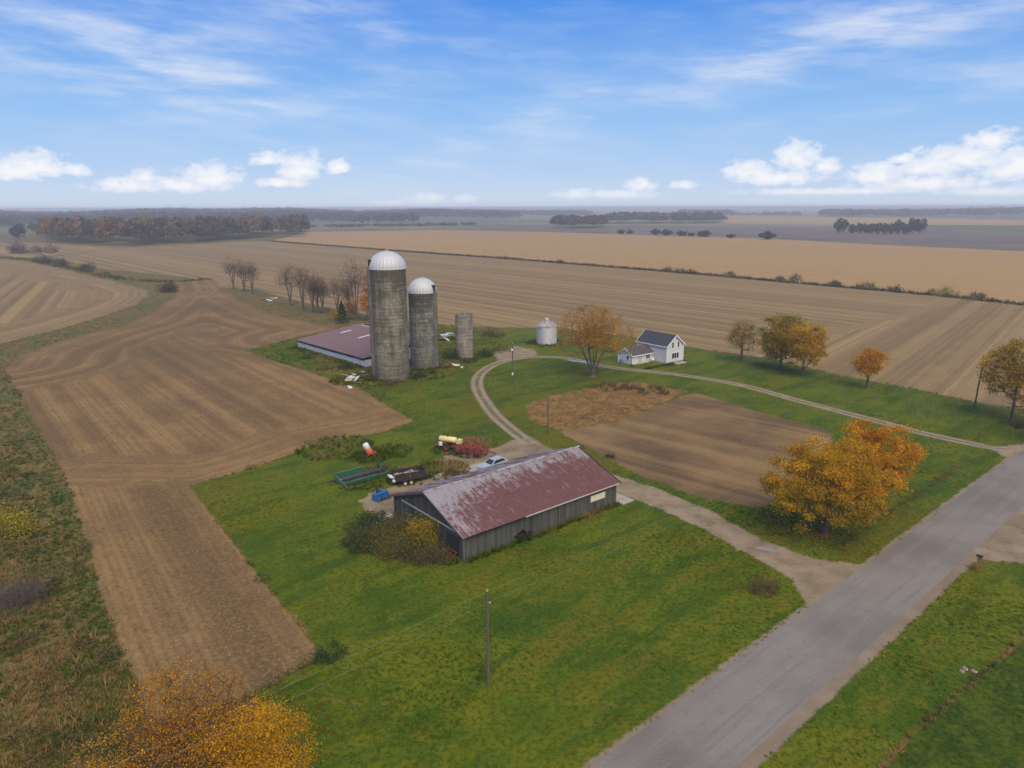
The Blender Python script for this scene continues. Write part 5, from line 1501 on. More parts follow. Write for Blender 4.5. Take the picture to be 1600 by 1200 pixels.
for i, (px, py, rx, h_, pal, sz, nl, sl_, lab) in enumerate([
    (14, 838, 2.6, 2.9, [(0.50, 0.36, 0.03), (0.38, 0.30, 0.03), (0.24, 0.21, 0.03)], 0.2, 2600, 100, 'yellow leaved bush at the left edge'),
    (36, 945, 2.1, 2.6, [(0.19, 0.14, 0.125), (0.15, 0.11, 0.10)], 0.10, 700, 3400, 'purplish bare bush in the weeds at the left edge'),
    (268, 456, 5.5, 4.0, [(0.10, 0.085, 0.06), (0.085, 0.085, 0.05)], 0.5, 700, 500, 'brown bush on the grassy bank between the fields'),
    (30, 396, 7.0, 9.0, [(0.075, 0.075, 0.055), (0.09, 0.08, 0.06)], 0.9, 600, 300, 'largest dark bush on the far hedge line'),
    (64, 410, 5.0, 4.2, [(0.075, 0.08, 0.05), (0.10, 0.085, 0.06)], 0.7, 400, 200, 'low dark bush on the hedge line'),
    (75, 412, 5.0, 4.0, [(0.085, 0.08, 0.055), (0.10, 0.085, 0.06)], 0.7, 400, 200, 'low brown bush next along the hedge line'),
    (97, 416, 4.2, 4.6, [(0.085, 0.075, 0.055)], 0.7, 300, 200, 'round bush by itself on the hedge line'),
    (138, 423, 4.0, 4.8, [(0.085, 0.08, 0.055)], 0.7, 300, 200, 'small upright bush nearest the grassy bank'),
    (57, 395, 5.0, 5.5, [(0.09, 0.085, 0.06)], 0.9, 240, 100, 'pale thin bush beyond the hedge line'),
    (80, 395, 5.0, 7.0, [(0.085, 0.085, 0.06)], 0.9, 240, 100, 'upright bush in front of the distant wood'),
    (524, 500, 1.5, 4.0, [(0.45, 0.33, 0.03), (0.36, 0.26, 0.03)], 0.35, 500, 60, 'small bright yellow shrub beside the dark conifer'),
    (782, 549, 3.0, 2.6, [(0.30, 0.24, 0.03), (0.16, 0.16, 0.03), (0.08, 0.09, 0.03)], 0.28, 900, 150, 'yellow green shrub beside the short silo'),
    (758, 557, 2.6, 1.7, DGREENP + WEEDP[:2], 0.28, 700, 200, 'dark green shrub at the foot of the short silo'),
    (706, 560, 2.6, 2.2, DGREENP + WEEDP[:2], 0.28, 800, 150, 'dark weeds between the medium and short silos'),
    (770, 525, 3.6, 1.8, BROWNP + WEEDP[:2], 0.3, 700, 300, 'brown brush heap behind the short silo'),
    (1192, 922, 1.5, 1.1, [(0.24, 0.17, 0.07), (0.15, 0.11, 0.045), (0.09, 0.085, 0.03)], 0.13, 900, 900, 'dry tan weed clump in the lawn near the lane mouth'),
    (1525, 890, 0.55, 0.85, [(0.42, 0.29, 0.10), (0.30, 0.21, 0.08)], 0.10, 200, 500, 'tan grass clump under the roadside mailbox'),
    (1590, 662, 2.6, 1.9, [(0.12, 0.095, 0.07), (0.10, 0.09, 0.05)], 0.2, 600, 600, 'grey brush at the foot of the right edge tree'),
    (580, 594, 1.6, 1.3, WEEDP + BROWNP[:1], 0.24, 500, 200, 'weedy bush at the left foot of the tallest silo'),
    (652, 590, 1.9, 1.4, DGREENP + WEEDP[:2], 0.24, 650, 150, 'dark green bush between the feet of the two tall silos'),
    (672, 583, 1.8, 1.0, WEEDP, 0.24, 500, 150, 'low weeds before the medium silo'),
    (604, 602, 2.4, 0.7, BROWNP + WEEDP[:2], 0.22, 500, 300, 'brown weeds before the tallest silo'),
    (735, 566, 2.0, 0.8, WEEDP + BROWNP[:1], 0.24, 450, 150, 'low weeds before the short silo'),
    (505, 577, 2.6, 0.8, [(0.30, 0.22, 0.03), (0.16, 0.15, 0.03), (0.09, 0.10, 0.025)], 0.24, 600, 200, 'yellowing weeds before the shed wall'),
    (542, 575, 2.0, 1.2, DGREENP + WEEDP[:2], 0.24, 600, 100, 'dark green bush against the shed wall'),
    (478, 560, 2.0, 0.8, WEEDP + DGREENP, 0.24, 500, 100, 'green weeds at the outer corner of the shed'),
    (515, 1025, 1.6, 0.9, DGREENP + WEEDP[:2], 0.14, 700, 200, 'dark weeds at the lawn corner of the brown field'),
    (955, 715, 0.9, 0.5, WEEDP, 0.14, 300, 80, 'weed tuft beside the barn yard near the plot'),
    (600, 735, 2.2, 0.6, BROWNP + WEEDP[:2], 0.18, 600, 300, 'brown weeds between green header and trailer'),
    (712, 745, 2.0, 0.9, BROWNP + WEEDP, 0.18, 700, 300, 'dull brown weeds between trailer and parked car'),
    (960, 606, 4.5, 0.9, BROWNP + RUSTP[1:2], 0.22, 1200, 500, 'low brown thicket at the top of the weedy patch'),
    (1020, 612, 4.0, 0.9, BROWNP + WEEDP[:1], 0.22, 1000, 400, 'low tangle at the corner of the garden plot'),
]):
    make_bush('shrub', lab, G(px, py), rx, rx * 0.9, h_, pal, nl, sz, 200 + i, sliver=sl_, sl_col=tuple(np.array(pal[0]) * 0.9))
# hedge line bushes at the edge of the golden field
for i, (px, py, rx, h_, c_) in enumerate([(1045, 425, 6, 5.5, 0), (1062, 427, 6, 4.5, 0), (1080, 428, 5, 4, 1), (1140, 432, 5, 5, 0), (1218, 439, 4, 4, 1), (1243, 441, 4.5, 6.5, 1), (1302, 447, 4, 4.5, 1), (1352, 451, 6, 5.5, 0), (1400, 455, 5, 4, 1), (1480, 462, 5.5, 6.5, 2), (1460, 460, 3.5, 3.5, 2), (1525, 466, 4, 4, 1), (875, 411, 4, 3, 1), (790, 405, 3, 3, 1)]):
    pal = [[(0.13, 0.13, 0.05), (0.16, 0.13, 0.06)], [(0.12, 0.095, 0.07), (0.10, 0.09, 0.06)], [(0.58, 0.44, 0.04), (0.45, 0.36, 0.04)]][c_]
    nm = ['pale green', 'grey brown', 'bright yellow'][c_]
    order = ['first', 'second', 'third', 'fourth', 'fifth', 'sixth', 'seventh', 'eighth', 'ninth', 'tenth', 'eleventh', 'twelfth', 'thirteenth', 'fourteenth']
    xs = sorted([1045, 1062, 1080, 1140, 1218, 1243, 1302, 1352, 1400, 1480, 1460, 1525, 875, 790])
    make_bush('hedge_bush', '%s bush, %s from left on the golden field hedge line' % (nm, order[xs.index(px)]), G(px, py), rx * 0.8, 1.8, h_ * 0.62, pal, 300, 0.5, 300 + i, group='bushes along the golden field', sliver=150, sl_col=(0.14, 0.11, 0.08), rz=R(-48))
# ---- trees and bushes far off that can still be told apart
FARP = [(0.07, 0.07, 0.045), (0.085, 0.075, 0.05), (0.06, 0.065, 0.045)]


def far_tree(label, px, py, rx, h_, seed, group, pal=FARP):
    g = np.random.default_rng(seed); x, y = G(px, py); t = thing('far_tree', label, 'tree', (x, y, -0.2), 0, group)
    nl = 420; th = unit(nl, g); rr = g.uniform(size=nl) ** (1 / 2.6) * (0.8 + 0.3 * np.sin(th[:, 0] * 5 + seed) * np.cos(th[:, 2] * 4))
    Cn = np.column_stack([th[:, 0] * rx * rr, th[:, 1] * rx * rr, h_ * 0.54 + th[:, 2] * h_ * 0.46 * rr])
    v, f = leaf_quads(Cn, rx * 0.34 * g.uniform(0.6, 1.3, nl), 0.8, g)
    cc = np.repeat(np.array(pal)[g.integers(0, len(pal), nl)] * g.uniform(0.7, 1.3, (nl, 1)), 4, 0)
    link(bpy.data.objects.new('crown', np_mesh('crown', v, f, M['leaf'], cc)), t)
    MB().rod((0, 0, 0), (0, 0, h_ * 0.7), rx * 0.09, rx * 0.03, 6).build('trunk', M['bark'], t)


ORD = ['first', 'second', 'third', 'fourth', 'fifth', 'sixth', 'seventh', 'eighth', 'ninth', 'tenth', 'eleventh', 'twelfth']
for i, (px, py, rx, h_) in enumerate([(1310, 364, 9, 21), (1318, 363, 8, 20), (1332, 365, 7, 13), (1345, 365, 8, 15), (1357, 366, 8, 15), (1369, 366, 8, 16), (1381, 366, 8, 15), (1392, 366, 8, 15), (1403, 365, 9, 19), (1416, 366, 8, 15), (1427, 365, 9, 22), (1437, 365, 9, 20)]):
    far_tree('%s tree from left in the clump on the dark far field' % ORD[i], px, py, rx, h_, 400 + i, 'tree clump on the dark field')
for i, (px, py, rx, h_) in enumerate([(970, 365.5, 6, 6), (984, 365.5, 6, 5), (1024, 367, 8, 8), (1042, 368, 9, 8), (1066, 369, 7, 7), (1080, 369.5, 5, 5), (1099, 370, 9, 8), (1141, 372, 6, 5), (1198, 374, 10, 9)]):
    far_tree('%s bush from left along the top of the golden field' % ORD[i], px, py, rx, h_, 430 + i, 'bushes at the top of the golden field')
for i, (px, py, rx, h_, lab) in enumerate([(29, 374, 10, 19, 'dark round tree by itself left of the distant wood'), (52, 362, 9, 14, 'faint tree beyond the field left of the distant wood'), (33, 358, 9, 12, 'faintest far tree near the left edge')]):
    far_tree(lab, px, py, rx, h_, 450 + i, None)


# ---- woods that read as one mass
def wood(name, label, spots, hmin, hmax, rr, pal, nl, seed, cat='woods', z0=None, trunks=True):
    g = np.random.default_rng(seed); Vs = []; Fs = []; Cs = []; o = 0
    for (x, y) in spots:
        h_ = g.uniform(hmin, hmax); r_ = rr * g.uniform(0.75, 1.25); zb = 0 if z0 is None else z0(x, y)
        d = unit(nl, g); d[:, 2] = np.abs(d[:, 2]) * 1.25 - 0.35
        q = g.uniform(size=nl) ** 0.35
        Cn = np.column_stack([x + d[:, 0] * r_ * q, y + d[:, 1] * r_ * q, zb + h_ * 0.52 + d[:, 2] * h_ * 0.5 * q])
        v, f = leaf_quads(Cn, r_ * 0.42 * g.uniform(0.6, 1.3, nl), 0.85, g)
        base_c = np.array(pal)[g.integers(0, len(pal))]
        Vs.append(v); Fs.append(f + o); Cs.append(np.repeat(base_c * g.uniform(0.7, 1.3, (nl, 1)), 4, 0)); o += len(v)
    ob = bpy.data.objects.new(name, np_mesh(name, np.concatenate(Vs), np.concatenate(Fs), M['leaf'], np.concatenate(Cs)))
    tag(ob, label, cat, kind='stuff'); link(ob); return ob


def scatter_poly(P, n_, seed):
    g = np.random.default_rng(seed); P = np.array(P); mn, mx = P.min(0), P.max(0); o = []
    while len(o) < n_:
        q = mn + g.uniform(size=(n_ * 2, 2)) * (mx - mn); q = q[inside(q, P)]; o += [tuple(z) for z in q]
    return o[:n_]


WOODP = [(0.102, 0.0984, 0.06), (0.09, 0.0936, 0.054), (0.132, 0.102, 0.06), (0.114, 0.096, 0.066), (0.252, 0.156, 0.06), (0.216, 0.162, 0.06), (0.276, 0.144, 0.054), (0.084, 0.09, 0.054)]
front = PX([(68, 377), (130, 382.5), (215, 384), (300, 379.5), (400, 373), (478, 370)])
backp = [(x * 1.28, y * 1.28) for x, y in front]
wood('distant_wood', 'long brown and orange wood standing behind the fields at left', scatter_poly(front + backp[::-1], 330, 1), 19, 28, 9, WOODP, 150, 3)
f2 = PX([(865, 356), (900, 357.5), (942, 356)]); wood('distant_wood', 'small dark wood past the golden field', scatter_poly(f2 + [(x * 1.12, y * 1.12) for x, y in f2[::-1]], 45, 2), 17, 24, 11, WOODP[:4], 150, 4)
f3 = PX([(946, 349), (1030, 350), (1128, 349)]); wood('distant_wood', 'longer far wood right of the small dark one', scatter_poly(f3 + [(x * 1.15, y * 1.15) for x, y in f3[::-1]], 120, 3), 18, 27, 13, WOODP[:5], 120, 5)
f4 = PX([(1288, 339), (1345, 340.5), (1420, 339.5)]); wood('distant_wood', 'faint wood on the horizon above the tree clump', scatter_poly(f4 + [(x * 1.25, y * 1.25) for x, y in f4[::-1]], 110, 4), 20, 28, 22, WOODP[:4], 90, 6)
f5 = PX([(1130, 337.5), (1180, 337), (1250, 337)]); wood('distant_wood', 'thin broken tree row on the far horizon', scatter_poly(f5 + [(x * 1.04, y * 1.04) for x, y in f5[::-1]], 26, 9), 9, 20, 13, WOODP[:4], 70, 7)


def hill_z(x, y):
    r_ = math.hypot(x, y); a = math.atan2(x, y)
    left = max(0.0, min(1.0, (0.02 - a) / 0.12)) * max(0, min(1, (r_ - 1700) / 1600))
    right = max(0.0, min(1.0, (a - 0.46) / 0.1)) * max(0, min(1, (r_ - 2400) / 1200))
    return left * (11 + 5.5 * math.sin(a * 15 + 1) + 3.0 * math.sin(a * 37)) + right * (9 + 3.5 * math.sin(a * 21))


# wooded hills to the horizon
g = np.random.default_rng(17)
spots = []
for _ in range(2600):
    a = g.uniform(-0.85, 0.0) if g.uniform() < 0.78 else g.uniform(0.50, 0.95)
    lo, hi_ = (1850, 4600) if a < 0.05 else (2900, 4600)
    if -0.14 < a < 0.05: lo = 2500
    r_ = math.sqrt(g.uniform(lo ** 2, hi_ ** 2)); spots.append((r_ * math.sin(a), r_ * math.cos(a)))
for _ in range(520):
    a = g.uniform(0.0, 0.52)
    if math.sin(a * 31) + 0.6 * math.sin(a * 73 + 1) < 0.15: continue
    r_ = g.uniform(3300, 5200); spots.append((r_ * math.sin(a), r_ * math.cos(a)))
nr, na = 14, 90; V = []; F = []
for i in range(nr):
    r_ = 1600 + i * 300
    for j in range(na + 1):
        a = -1.0 + 2.0 * j / na; x, y = r_ * math.sin(a), r_ * math.cos(a); V.append((x, y, hill_z(x, y) - 0.6))
for i in range(nr - 1): F += [(i * (na + 1) + j, i * (na + 1) + j + 1, (i + 1) * (na + 1) + j + 1, (i + 1) * (na + 1) + j) for j in range(na)]
hl = bpy.data.objects.new('hills', np_mesh('hills', np.array(V), F, plain('hill_soil', (0.085, 0.09, 0.05), 0.95, 0.3, 0.004), smooth=True)); hl['kind'] = 'structure'; link(hl)
wood('hill_forest', 'blue grey forest covering the low hills on the horizon', spots, 14, 22, 34, [(0.05, 0.052, 0.045), (0.06, 0.055, 0.045), (0.045, 0.05, 0.042)], 34, 18, cat='forest', z0=hill_z)
# scattered far hedges between the woods
f6 = PX([(490, 356), (640, 354), (760, 352)]); wood('far_hedge', 'low dark hedge along the green strip beyond the golden field', scatter_poly(f6 + [(x * 1.015, y * 1.015) for x, y in f6[::-1]], 40, 12), 4, 7, 9, WOODP[:4], 50, 8, cat='hedge')

# ------------------------------------------------------------------ machines and small things
def axle_wheel(parent, c, r_, wd, rim='rim_white', name='wheel'):
    w_ = MB().wheel(c, r_, wd, 'y', 18).build(name, M['rubber'], parent)
    MB().wheel(c, r_ * 0.55, wd + 0.03, 'y', 12).build('rim', M[rim], w_)
    return w_


# ---- combine header: long green trough with auger
hx, hy = G(566, 748)
hd = thing('harvester_header', 'long green harvester header lying in the grass behind the barn', 'farm machine', (hx, hy, gz(hx, hy)), R(40))
L_ = 6.6
LX = 0.9
MB().add([(-L_ / 2, 1.25, 0.15), (LX, 1.25, 0.15), (LX, 1.45, 1.15), (-L_ / 2, 1.45, 1.15), (-L_ / 2, 1.37, 0.15), (LX, 1.37, 0.15), (LX, 1.55, 1.15), (-L_ / 2, 1.55, 1.15)],
         [(0, 1, 2, 3), (7, 6, 5, 4), (3, 2, 6, 7), (0, 3, 7, 4), (1, 5, 6, 2)]).build('back_sheet', M['green_paint'], hd)
MB().box(((LX - L_ / 2) / 2, 1.5, 1.2), (LX + L_ / 2, 0.14, 0.1)).build('top_beam', M['green_light'], hd)
MB().add([(-L_ / 2, -1.2, 0.22), (L_ / 2, -1.2, 0.22), (L_ / 2, 0.2, 0.12), (-L_ / 2, 0.2, 0.12), (L_ / 2, 1.3, 0.2), (-L_ / 2, 1.3, 0.2)], [(0, 1, 2, 3), (3, 2, 4, 5)]).build('floor_pan', M['steel'], hd)
MB().box((0, -1.25, 0.42), (L_, 0.12, 0.42)).build('front_sheet', M['green_paint'], hd)
MB().box((0, -1.27, 0.67), (L_, 0.12, 0.07)).build('front_rail', M['green_light'], hd)
mb = MB().rod((-L_ / 2 + 0.1, 0.45, 0.55), (L_ / 2 - 0.1, 0.45, 0.55), 0.16, n=10)
for i in range(22):
    x = -L_ / 2 + 0.3 + i * 0.285; sgn = 1 if x < 0 else -1
    a = i * 1.3
    mb.box((x, 0.45 + 0.16 * math.cos(a), 0.55 + 0.16 * math.sin(a)), (0.03, 0.36, 0.36), Matrix.Rotation(a, 3, 'X') @ Matrix.Rotation(0.3 * sgn, 3, 'Z'))
mb.build('auger', M['steel'], hd)
mb = MB()
for z, y in ((0.95, -0.35), (0.62, -0.62), (0.62, -0.08)):
    mb.rod((-L_ / 2 + 0.2, y, z), (L_ / 2 - 0.2, y, z), 0.06, n=5)
    for i in range(24): x = -L_ / 2 + 0.3 + i * 0.26; mb.rod((x, y, z), (x, y - 0.03, z - 0.22), 0.012, n=3)
mb.build('reel', M['black_paint'], hd)
for sgn in (-1, 1):
    mb = MB(); x = sgn * L_ / 2
    mb.prism([(-1.9, 0.12), (1.5, 0.12), (1.55, 1.2), (1.0, 1.1), (0.2, 0.75), (-1.0, 0.7), (-1.95, 0.25)], -0.05, 0.05)
    mb.v = [(x + v_[1], v_[0], v_[2]) for v_ in mb.v]
    mb.build('end_panel', M['green_paint'] if sgn > 0 else M['green_light'], hd)
    MB().rod((x, 1.3, 1.3), (x + sgn * 0.1, 0.1, 1.5), 0.05).build('lift_arm', M['green_paint'], hd)
MB().bar((-L_ / 2, 0.6, 0.7), (-L_ / 2 - 1.5, 0.9, 0.55), 0.1, 0.1).build('tow_bar', M['black_paint'], hd)

# ---- dump trailer
tx, ty = G(637, 757)
tr = thing('dump_trailer', 'black tandem axle dump trailer with rubbish in its box', 'trailer', (tx, ty + 0.9, gz(tx, ty)), R(27))
BLg, BWd = 4.2, 1.9
MB().box((0, 0, 0.72), (BLg, BWd, 0.08)).build('bed', M['black_paint'], tr)
for y in (-BWd / 2, BWd / 2):
    s_ = MB().box((0, y, 1.22), (BLg, 0.06, 1.0)).build('side_wall', M['black_paint'], tr)
    mb = MB()
    for x in np.linspace(-BLg / 2 + 0.1, BLg / 2 - 0.1, 6): mb.box((x, y * 1.035, 1.22), (0.07, 0.05, 1.0))
    mb.box((0, y * 1.035, 1.70), (BLg, 0.08, 0.08)); mb.build('rib', M['black_paint'], s_)
MB().box((BLg / 2, 0, 1.25), (0.06, BWd, 1.1)).build('front_wall', M['black_paint'], tr)
MB().box((-BLg / 2 - 0.30, 0.1, 1.22), (0.62, 1.3, 0.06), Matrix.Rotation(0.25, 3, 'Y')).build('tailgate', M['white_plastic'], tr)
MB().box((-BLg / 2 - 0.12, -0.55, 0.78), (0.35, 0.5, 0.25)).build('white_box', M['white_plastic'], tr)
g = np.random.default_rng(3); mb = MB()
for _ in range(34):
    q = Matrix.Rotation(g.uniform(0, 3), 3, 'Z') @ Matrix.Rotation(g.uniform(-0.6, 0.6), 3, 'X')
    mb.box((g.uniform(-1.7, 1.8), g.uniform(-0.7, 0.7), 0.9 + g.uniform(0, 0.45)), (g.uniform(0.3, 0.9), g.uniform(0.15, 0.5), g.uniform(0.05, 0.3)), q)
mb.build('rubbish_load', M['rubbish'], tr, kind='stuff')
for x in (-0.75, 0.1):
    for y in (-BWd / 2 - 0.12, BWd / 2 + 0.12): axle_wheel(tr, (x - 0.1, y, 0.36), 0.36, 0.24)
mb = MB().box((-0.2, -BWd / 2 - 0.12, 0.80), (2.0, 0.3, 0.05)).box((-0.2, BWd / 2 + 0.12, 0.80), (2.0, 0.3, 0.05)); mb.build('mudguard', M['black_paint'], tr)
MB().bar((BLg / 2, -0.5, 0.6), (BLg / 2 + 1.3, 0, 0.55), 0.1, 0.12).bar((BLg / 2, 0.5, 0.6), (BLg / 2 + 1.3, 0, 0.55), 0.1, 0.12).rod((BLg / 2 + 0.9, 0, 0), (BLg / 2 + 0.9, 0, 0.95), 0.05).build('drawbar', M['black_paint'], tr)

# ---- blue snow blower attachment
bx_, by_ = G(595, 780)
sb = thing('snow_blower', 'small blue snow blower with upright black chute by the barn', 'farm machine', (bx_, by_, gz(bx_, by_)), R(-38))
MB().prism([(-0.45, 0.1), (-0.1, 0.1), (0.0, 0.35), (0.05, 0.75), (-0.1, 0.95), (-0.45, 0.85)], -0.95, 0.95).build('housing', M['blue_paint'], sb)
mb = MB()
for y in (-0.97, 0.97): mb.prism([(-0.5, 0.02), (0.75, 0.02), (0.95, 0.2), (0.55, 0.6), (0.05, 0.95), (-0.5, 0.9)], y - 0.025, y + 0.025)
mb.build('side_plate', M['blue_paint'], sb)
MB().rod((0.55, -0.9, 0.45), (0.55, 0.9, 0.45), 0.09).build('auger_shaft', M['steel'], sb)
mb = MB()
for i in range(9): mb.box((0.55, -0.8 + i * 0.2, 0.45), (0.6, 0.03, 0.6), Matrix.Rotation(i * 0.9, 3, 'Y') @ Matrix.Rotation(0.35, 3, 'Z'))
mb.build('auger_flights', M['blue_paint'], sb)
MB().rod((-0.2, -0.35, 0.85), (-0.25, -0.4, 1.85), 0.16, 0.11, 10).build('chute', M['black_paint'], sb)
MB().bar((-0.45, -0.4, 0.6), (-1.2, -0.25, 1.0), 0.08, 0.08).bar((-0.45, 0.4, 0.6), (-1.2, 0.25, 1.0), 0.08, 0.08).bar((-1.2, -0.3, 1.0), (-1.2, 0.3, 1.0), 0.08, 0.08).build('hitch_frame', M['black_paint'], sb)
MB().box((-0.35, 0.3, 1.0), (0.4, 0.4, 0.28)).build('gearbox', M['blue_paint'], sb)

# ---- orange mixer with pale drum
ox, oy = G(579, 713)
om = thing('cement_mixer', 'orange machine with a tilted white drum in the weeds', 'farm machine', (ox, oy, gz(ox, oy)), R(20))
tilt = Matrix.Rotation(R(-24), 3, 'Y')
mb = MB().lathe([(0.0, 0.0), (0.42, 0.05), (0.52, 0.35), (0.50, 0.95), (0.40, 1.1)], 16); mb.v = [tuple(tilt @ Vector(v_) + Vector((0.05, 0, 0.35))) for v_ in mb.v]; mb.build('body', M['orange_paint'], om, smooth=True)
mb = MB().lathe([(0.40, 1.1), (0.46, 1.2), (0.44, 1.85), (0.36, 1.95), (0.0, 1.97)], 16); mb.v = [tuple(tilt @ Vector(v_) + Vector((0.05, 0, 0.35))) for v_ in mb.v]; mb.build('drum', M['white_plastic'], om, smooth=True)
mb = MB()
for y in (-0.5, 0.5): mb.rod((0.55, y, 0), (-0.1, y * 0.9, 0.95), 0.04); mb.rod((-0.6, y, 0), (-0.1, y * 0.9, 0.95), 0.04)
mb.rod((0.55, -0.5, 0.1), (0.55, 0.5, 0.1), 0.035).build('stand', M['orange_paint'], om)
for y in (-0.55, 0.55): axle_wheel(om, (0.55, y, 0.25), 0.25, 0.12, 'red_paint')
MB().box((0.62, 0.0, 0.45), (0.5, 0.6, 0.45)).build('engine_box', M['red_paint'], om)

# ---- cream tank sprayer
sx_, sy_ = G(703, 703)
spr = thing('tank_sprayer', 'red framed farm sprayer with a long cream yellow tank', 'farm machine', (sx_, sy_, gz(sx_, sy_)), R(-22))
mb = MB()
for y in (-0.45, 0.45): mb.bar((-1.9, y, 0.75), (2.1, y, 0.75), 0.1, 0.14)
for x in (-1.7, -0.5, 0.7, 1.8): mb.bar((x, -0.45, 0.75), (x, 0.45, 0.75), 0.1, 0.1); mb.bar((x, -0.45, 0.75), (x, -0.3, 1.4), 0.07, 0.07); mb.bar((x, 0.45, 0.75), (x, 0.3, 1.4), 0.07, 0.07)
mb.build('frame', M['red_paint'], spr)
mb = MB(); prof = []
for x, r_ in ((-1.75, 0.0), (-1.72, 0.35), (-1.6, 0.46), (1.05, 0.46), (1.15, 0.36), (1.17, 0.0)):
    prof.append((r_, x))
mb.lathe(prof, 16); mb.v = [(v_[2], v_[0], v_[1] + 1.72) for v_ in mb.v]
tk = mb.build('tank', M['cream_paint'], spr, smooth=True)
MB().lathe([(0.15, 0), (0.15, 0.1), (0, 0.11)], 10, (-0.3, 0, 2.15)).build('lid', M['black_paint'], tk)
MB().box((1.65, 0, 1.62), (0.65, 0.85, 0.6)).build('seed_box', M['cream_paint'], spr)
MB().lathe([(0, 0), (0.3, 0.05), (0.3, 0.5), (0, 0.55)], 12, (-1.15, -0.85, 0.9)).build('rinse_tank', M['white_plastic'], spr)
for y in (-0.85, 0.85): axle_wheel(spr, (-0.2, y, 0.55), 0.55, 0.25, 'red_paint')
MB().rod((0.9, 0.2, 1.4), (1.1, 0.3, 3.0), 0.03).rod((1.3, -0.2, 1.4), (1.5, 0.1, 2.9), 0.03).build('marker_arms', M['black_paint'], spr)
MB().bar((-1.9, 0, 0.75), (-2.9, 0, 0.6), 0.1, 0.1).build('drawbar', M['red_paint'], spr)
# ---- red field cultivator with folded wings
cx_, cy_ = G(738, 711)
cu_ = thing('field_cultivator', 'rusty red field cultivator with folded tine wings on the slab', 'farm machine', (cx_, cy_, gz(cx_, cy_)), R(-18)); cu_.scale = (1.1, 1.1, 1.05)
mb = MB()
for y in (-1.3, -0.45, 0.45, 1.3): mb.bar((-2.0, y, 0.85), (2.0, y, 0.85), 0.15, 0.15)
for x in (-2.0, 0.0, 2.0): mb.bar((x, -1.3, 0.85), (x, 1.3, 0.85), 0.15, 0.15)
mb.build('main_frame', M['red_rust'], cu_)
for sgn in (-1, 1):
    mb = MB()
    for k_ in (0, 3):
        z = 1.0 + k_ * 0.3; mb.bar((-1.9 + 0.15 * k_, sgn * (1.35 + 0.25 * k_), z), (1.9 - 0.2 * k_, sgn * (1.35 + 0.25 * k_), z), 0.13, 0.13)
    for x in np.linspace(-1.9, 1.9, 5): mb.bar((x, sgn * 1.35, 0.95), (x, sgn * 2.1, 1.9), 0.13, 0.13)
    wg = mb.build('wing', M['red_rust'], cu_)
    mb = MB()
    for x in np.linspace(-1.8, 1.8, 6):
        for k_ in range(2):
            z = 1.05 + k_ * 0.36; y = sgn * (1.4 + 0.28 * k_); jx = random.uniform(-0.2, 0.2)
            mb.path([(x + jx, y, z), (x + jx + 0.2, y - sgn * 0.15, z + 0.35), (x + jx - 0.15, y - sgn * 0.05, z + 0.75)], 0.05, 4)
    mb.build('tines', M['red_paint'], wg)
mb = MB()
for x in np.linspace(-1.8, 1.8, 6):
    for y in (-0.9, 0.1, 0.9): mb.path([(x, y, 0.85), (x + 0.25, y, 0.6), (x + 0.02, y, 0.12)], 0.045, 4)
mb.build('tines', M['red_rust'], cu_)
mb = MB()
for a, b in (((-1.5, -0.4, 0.9), (-0.2, 0, 1.9)), ((-1.5, 0.4, 0.9), (-0.2, 0, 1.9)), ((1.2, -0.4, 0.9), (-0.2, 0, 1.9)), ((1.2, 0.4, 0.9), (-0.2, 0, 1.9)), ((0.2, -1.3, 0.9), (0.1, -0.6, 2.2)), ((0.2, 1.3, 0.9), (0.1, 0.6, 2.2))): mb.bar(a, b, 0.13, 0.13)
mb.build('mast', M['red_paint'], cu_)
for y in (-0.85, 0.85): axle_wheel(cu_, (0.9, y, 0.38), 0.38, 0.2, 'red_paint')
MB().bar((2.0, -0.4, 0.8), (3.5, 0, 0.6), 0.1, 0.12).bar((2.0, 0.4, 0.8), (3.5, 0, 0.6), 0.1, 0.12).rod((3.3, 0, 0), (3.3, 0, 0.9), 0.04).build('drawbar', M['red_rust'], cu_)

# ---- parked car behind the barn
ccx, ccy = G(771, 733)
car = thing('parked_car', 'pale silver blue car parked behind the barn', 'car', (ccx, ccy, gz(ccx, ccy) + 0.08), BA + R(184))
# local x points to the nose
prof = [(-2.15, 0.35), (2.1, 0.32), (2.2, 0.55), (2.12, 0.78), (1.15, 0.95), (0.95, 0.98), (-1.95, 1.0), (-2.2, 0.85), (-2.22, 0.5)]
V = []; F = []
n_ = len(prof)
ys = (-0.88, -0.84, 0.84, 0.88)
for y in ys:
    k_ = 1.0 if abs(y) < 0.86 else 0.97
    V += [(x * k_, y, z if abs(y) < 0.86 else 0.3 + (z - 0.3) * 0.93) for x, z in prof]
for j in range(3): F += [(j * n_ + i, (j + 1) * n_ + i, (j + 1) * n_ + (i + 1) % n_, j * n_ + (i + 1) % n_) for i in range(n_)]
F += [tuple(range(n_ - 1, -1, -1)), tuple(range(3 * n_, 4 * n_))]
body = link(bpy.data.objects.new('body', np_mesh('body', np.array(V), F, M['car_paint'], smooth=False)), car)
cab = [(1.05, 0.95, 0.78), (0.25, 1.46, 0.62), (-1.35, 1.48, 0.62), (-1.98, 0.99, 0.76)]
V = [(x, -w_, z) for x, z, w_ in cab] + [(x, w_, z) for x, z, w_ in cab]
link(bpy.data.objects.new('cabin', np_mesh('cabin', np.array(V), [(0, 4, 5, 1), (1, 5, 6, 2), (2, 6, 7, 3), (0, 1, 2, 3), (7, 6, 5, 4)], M['car_paint'])), car)


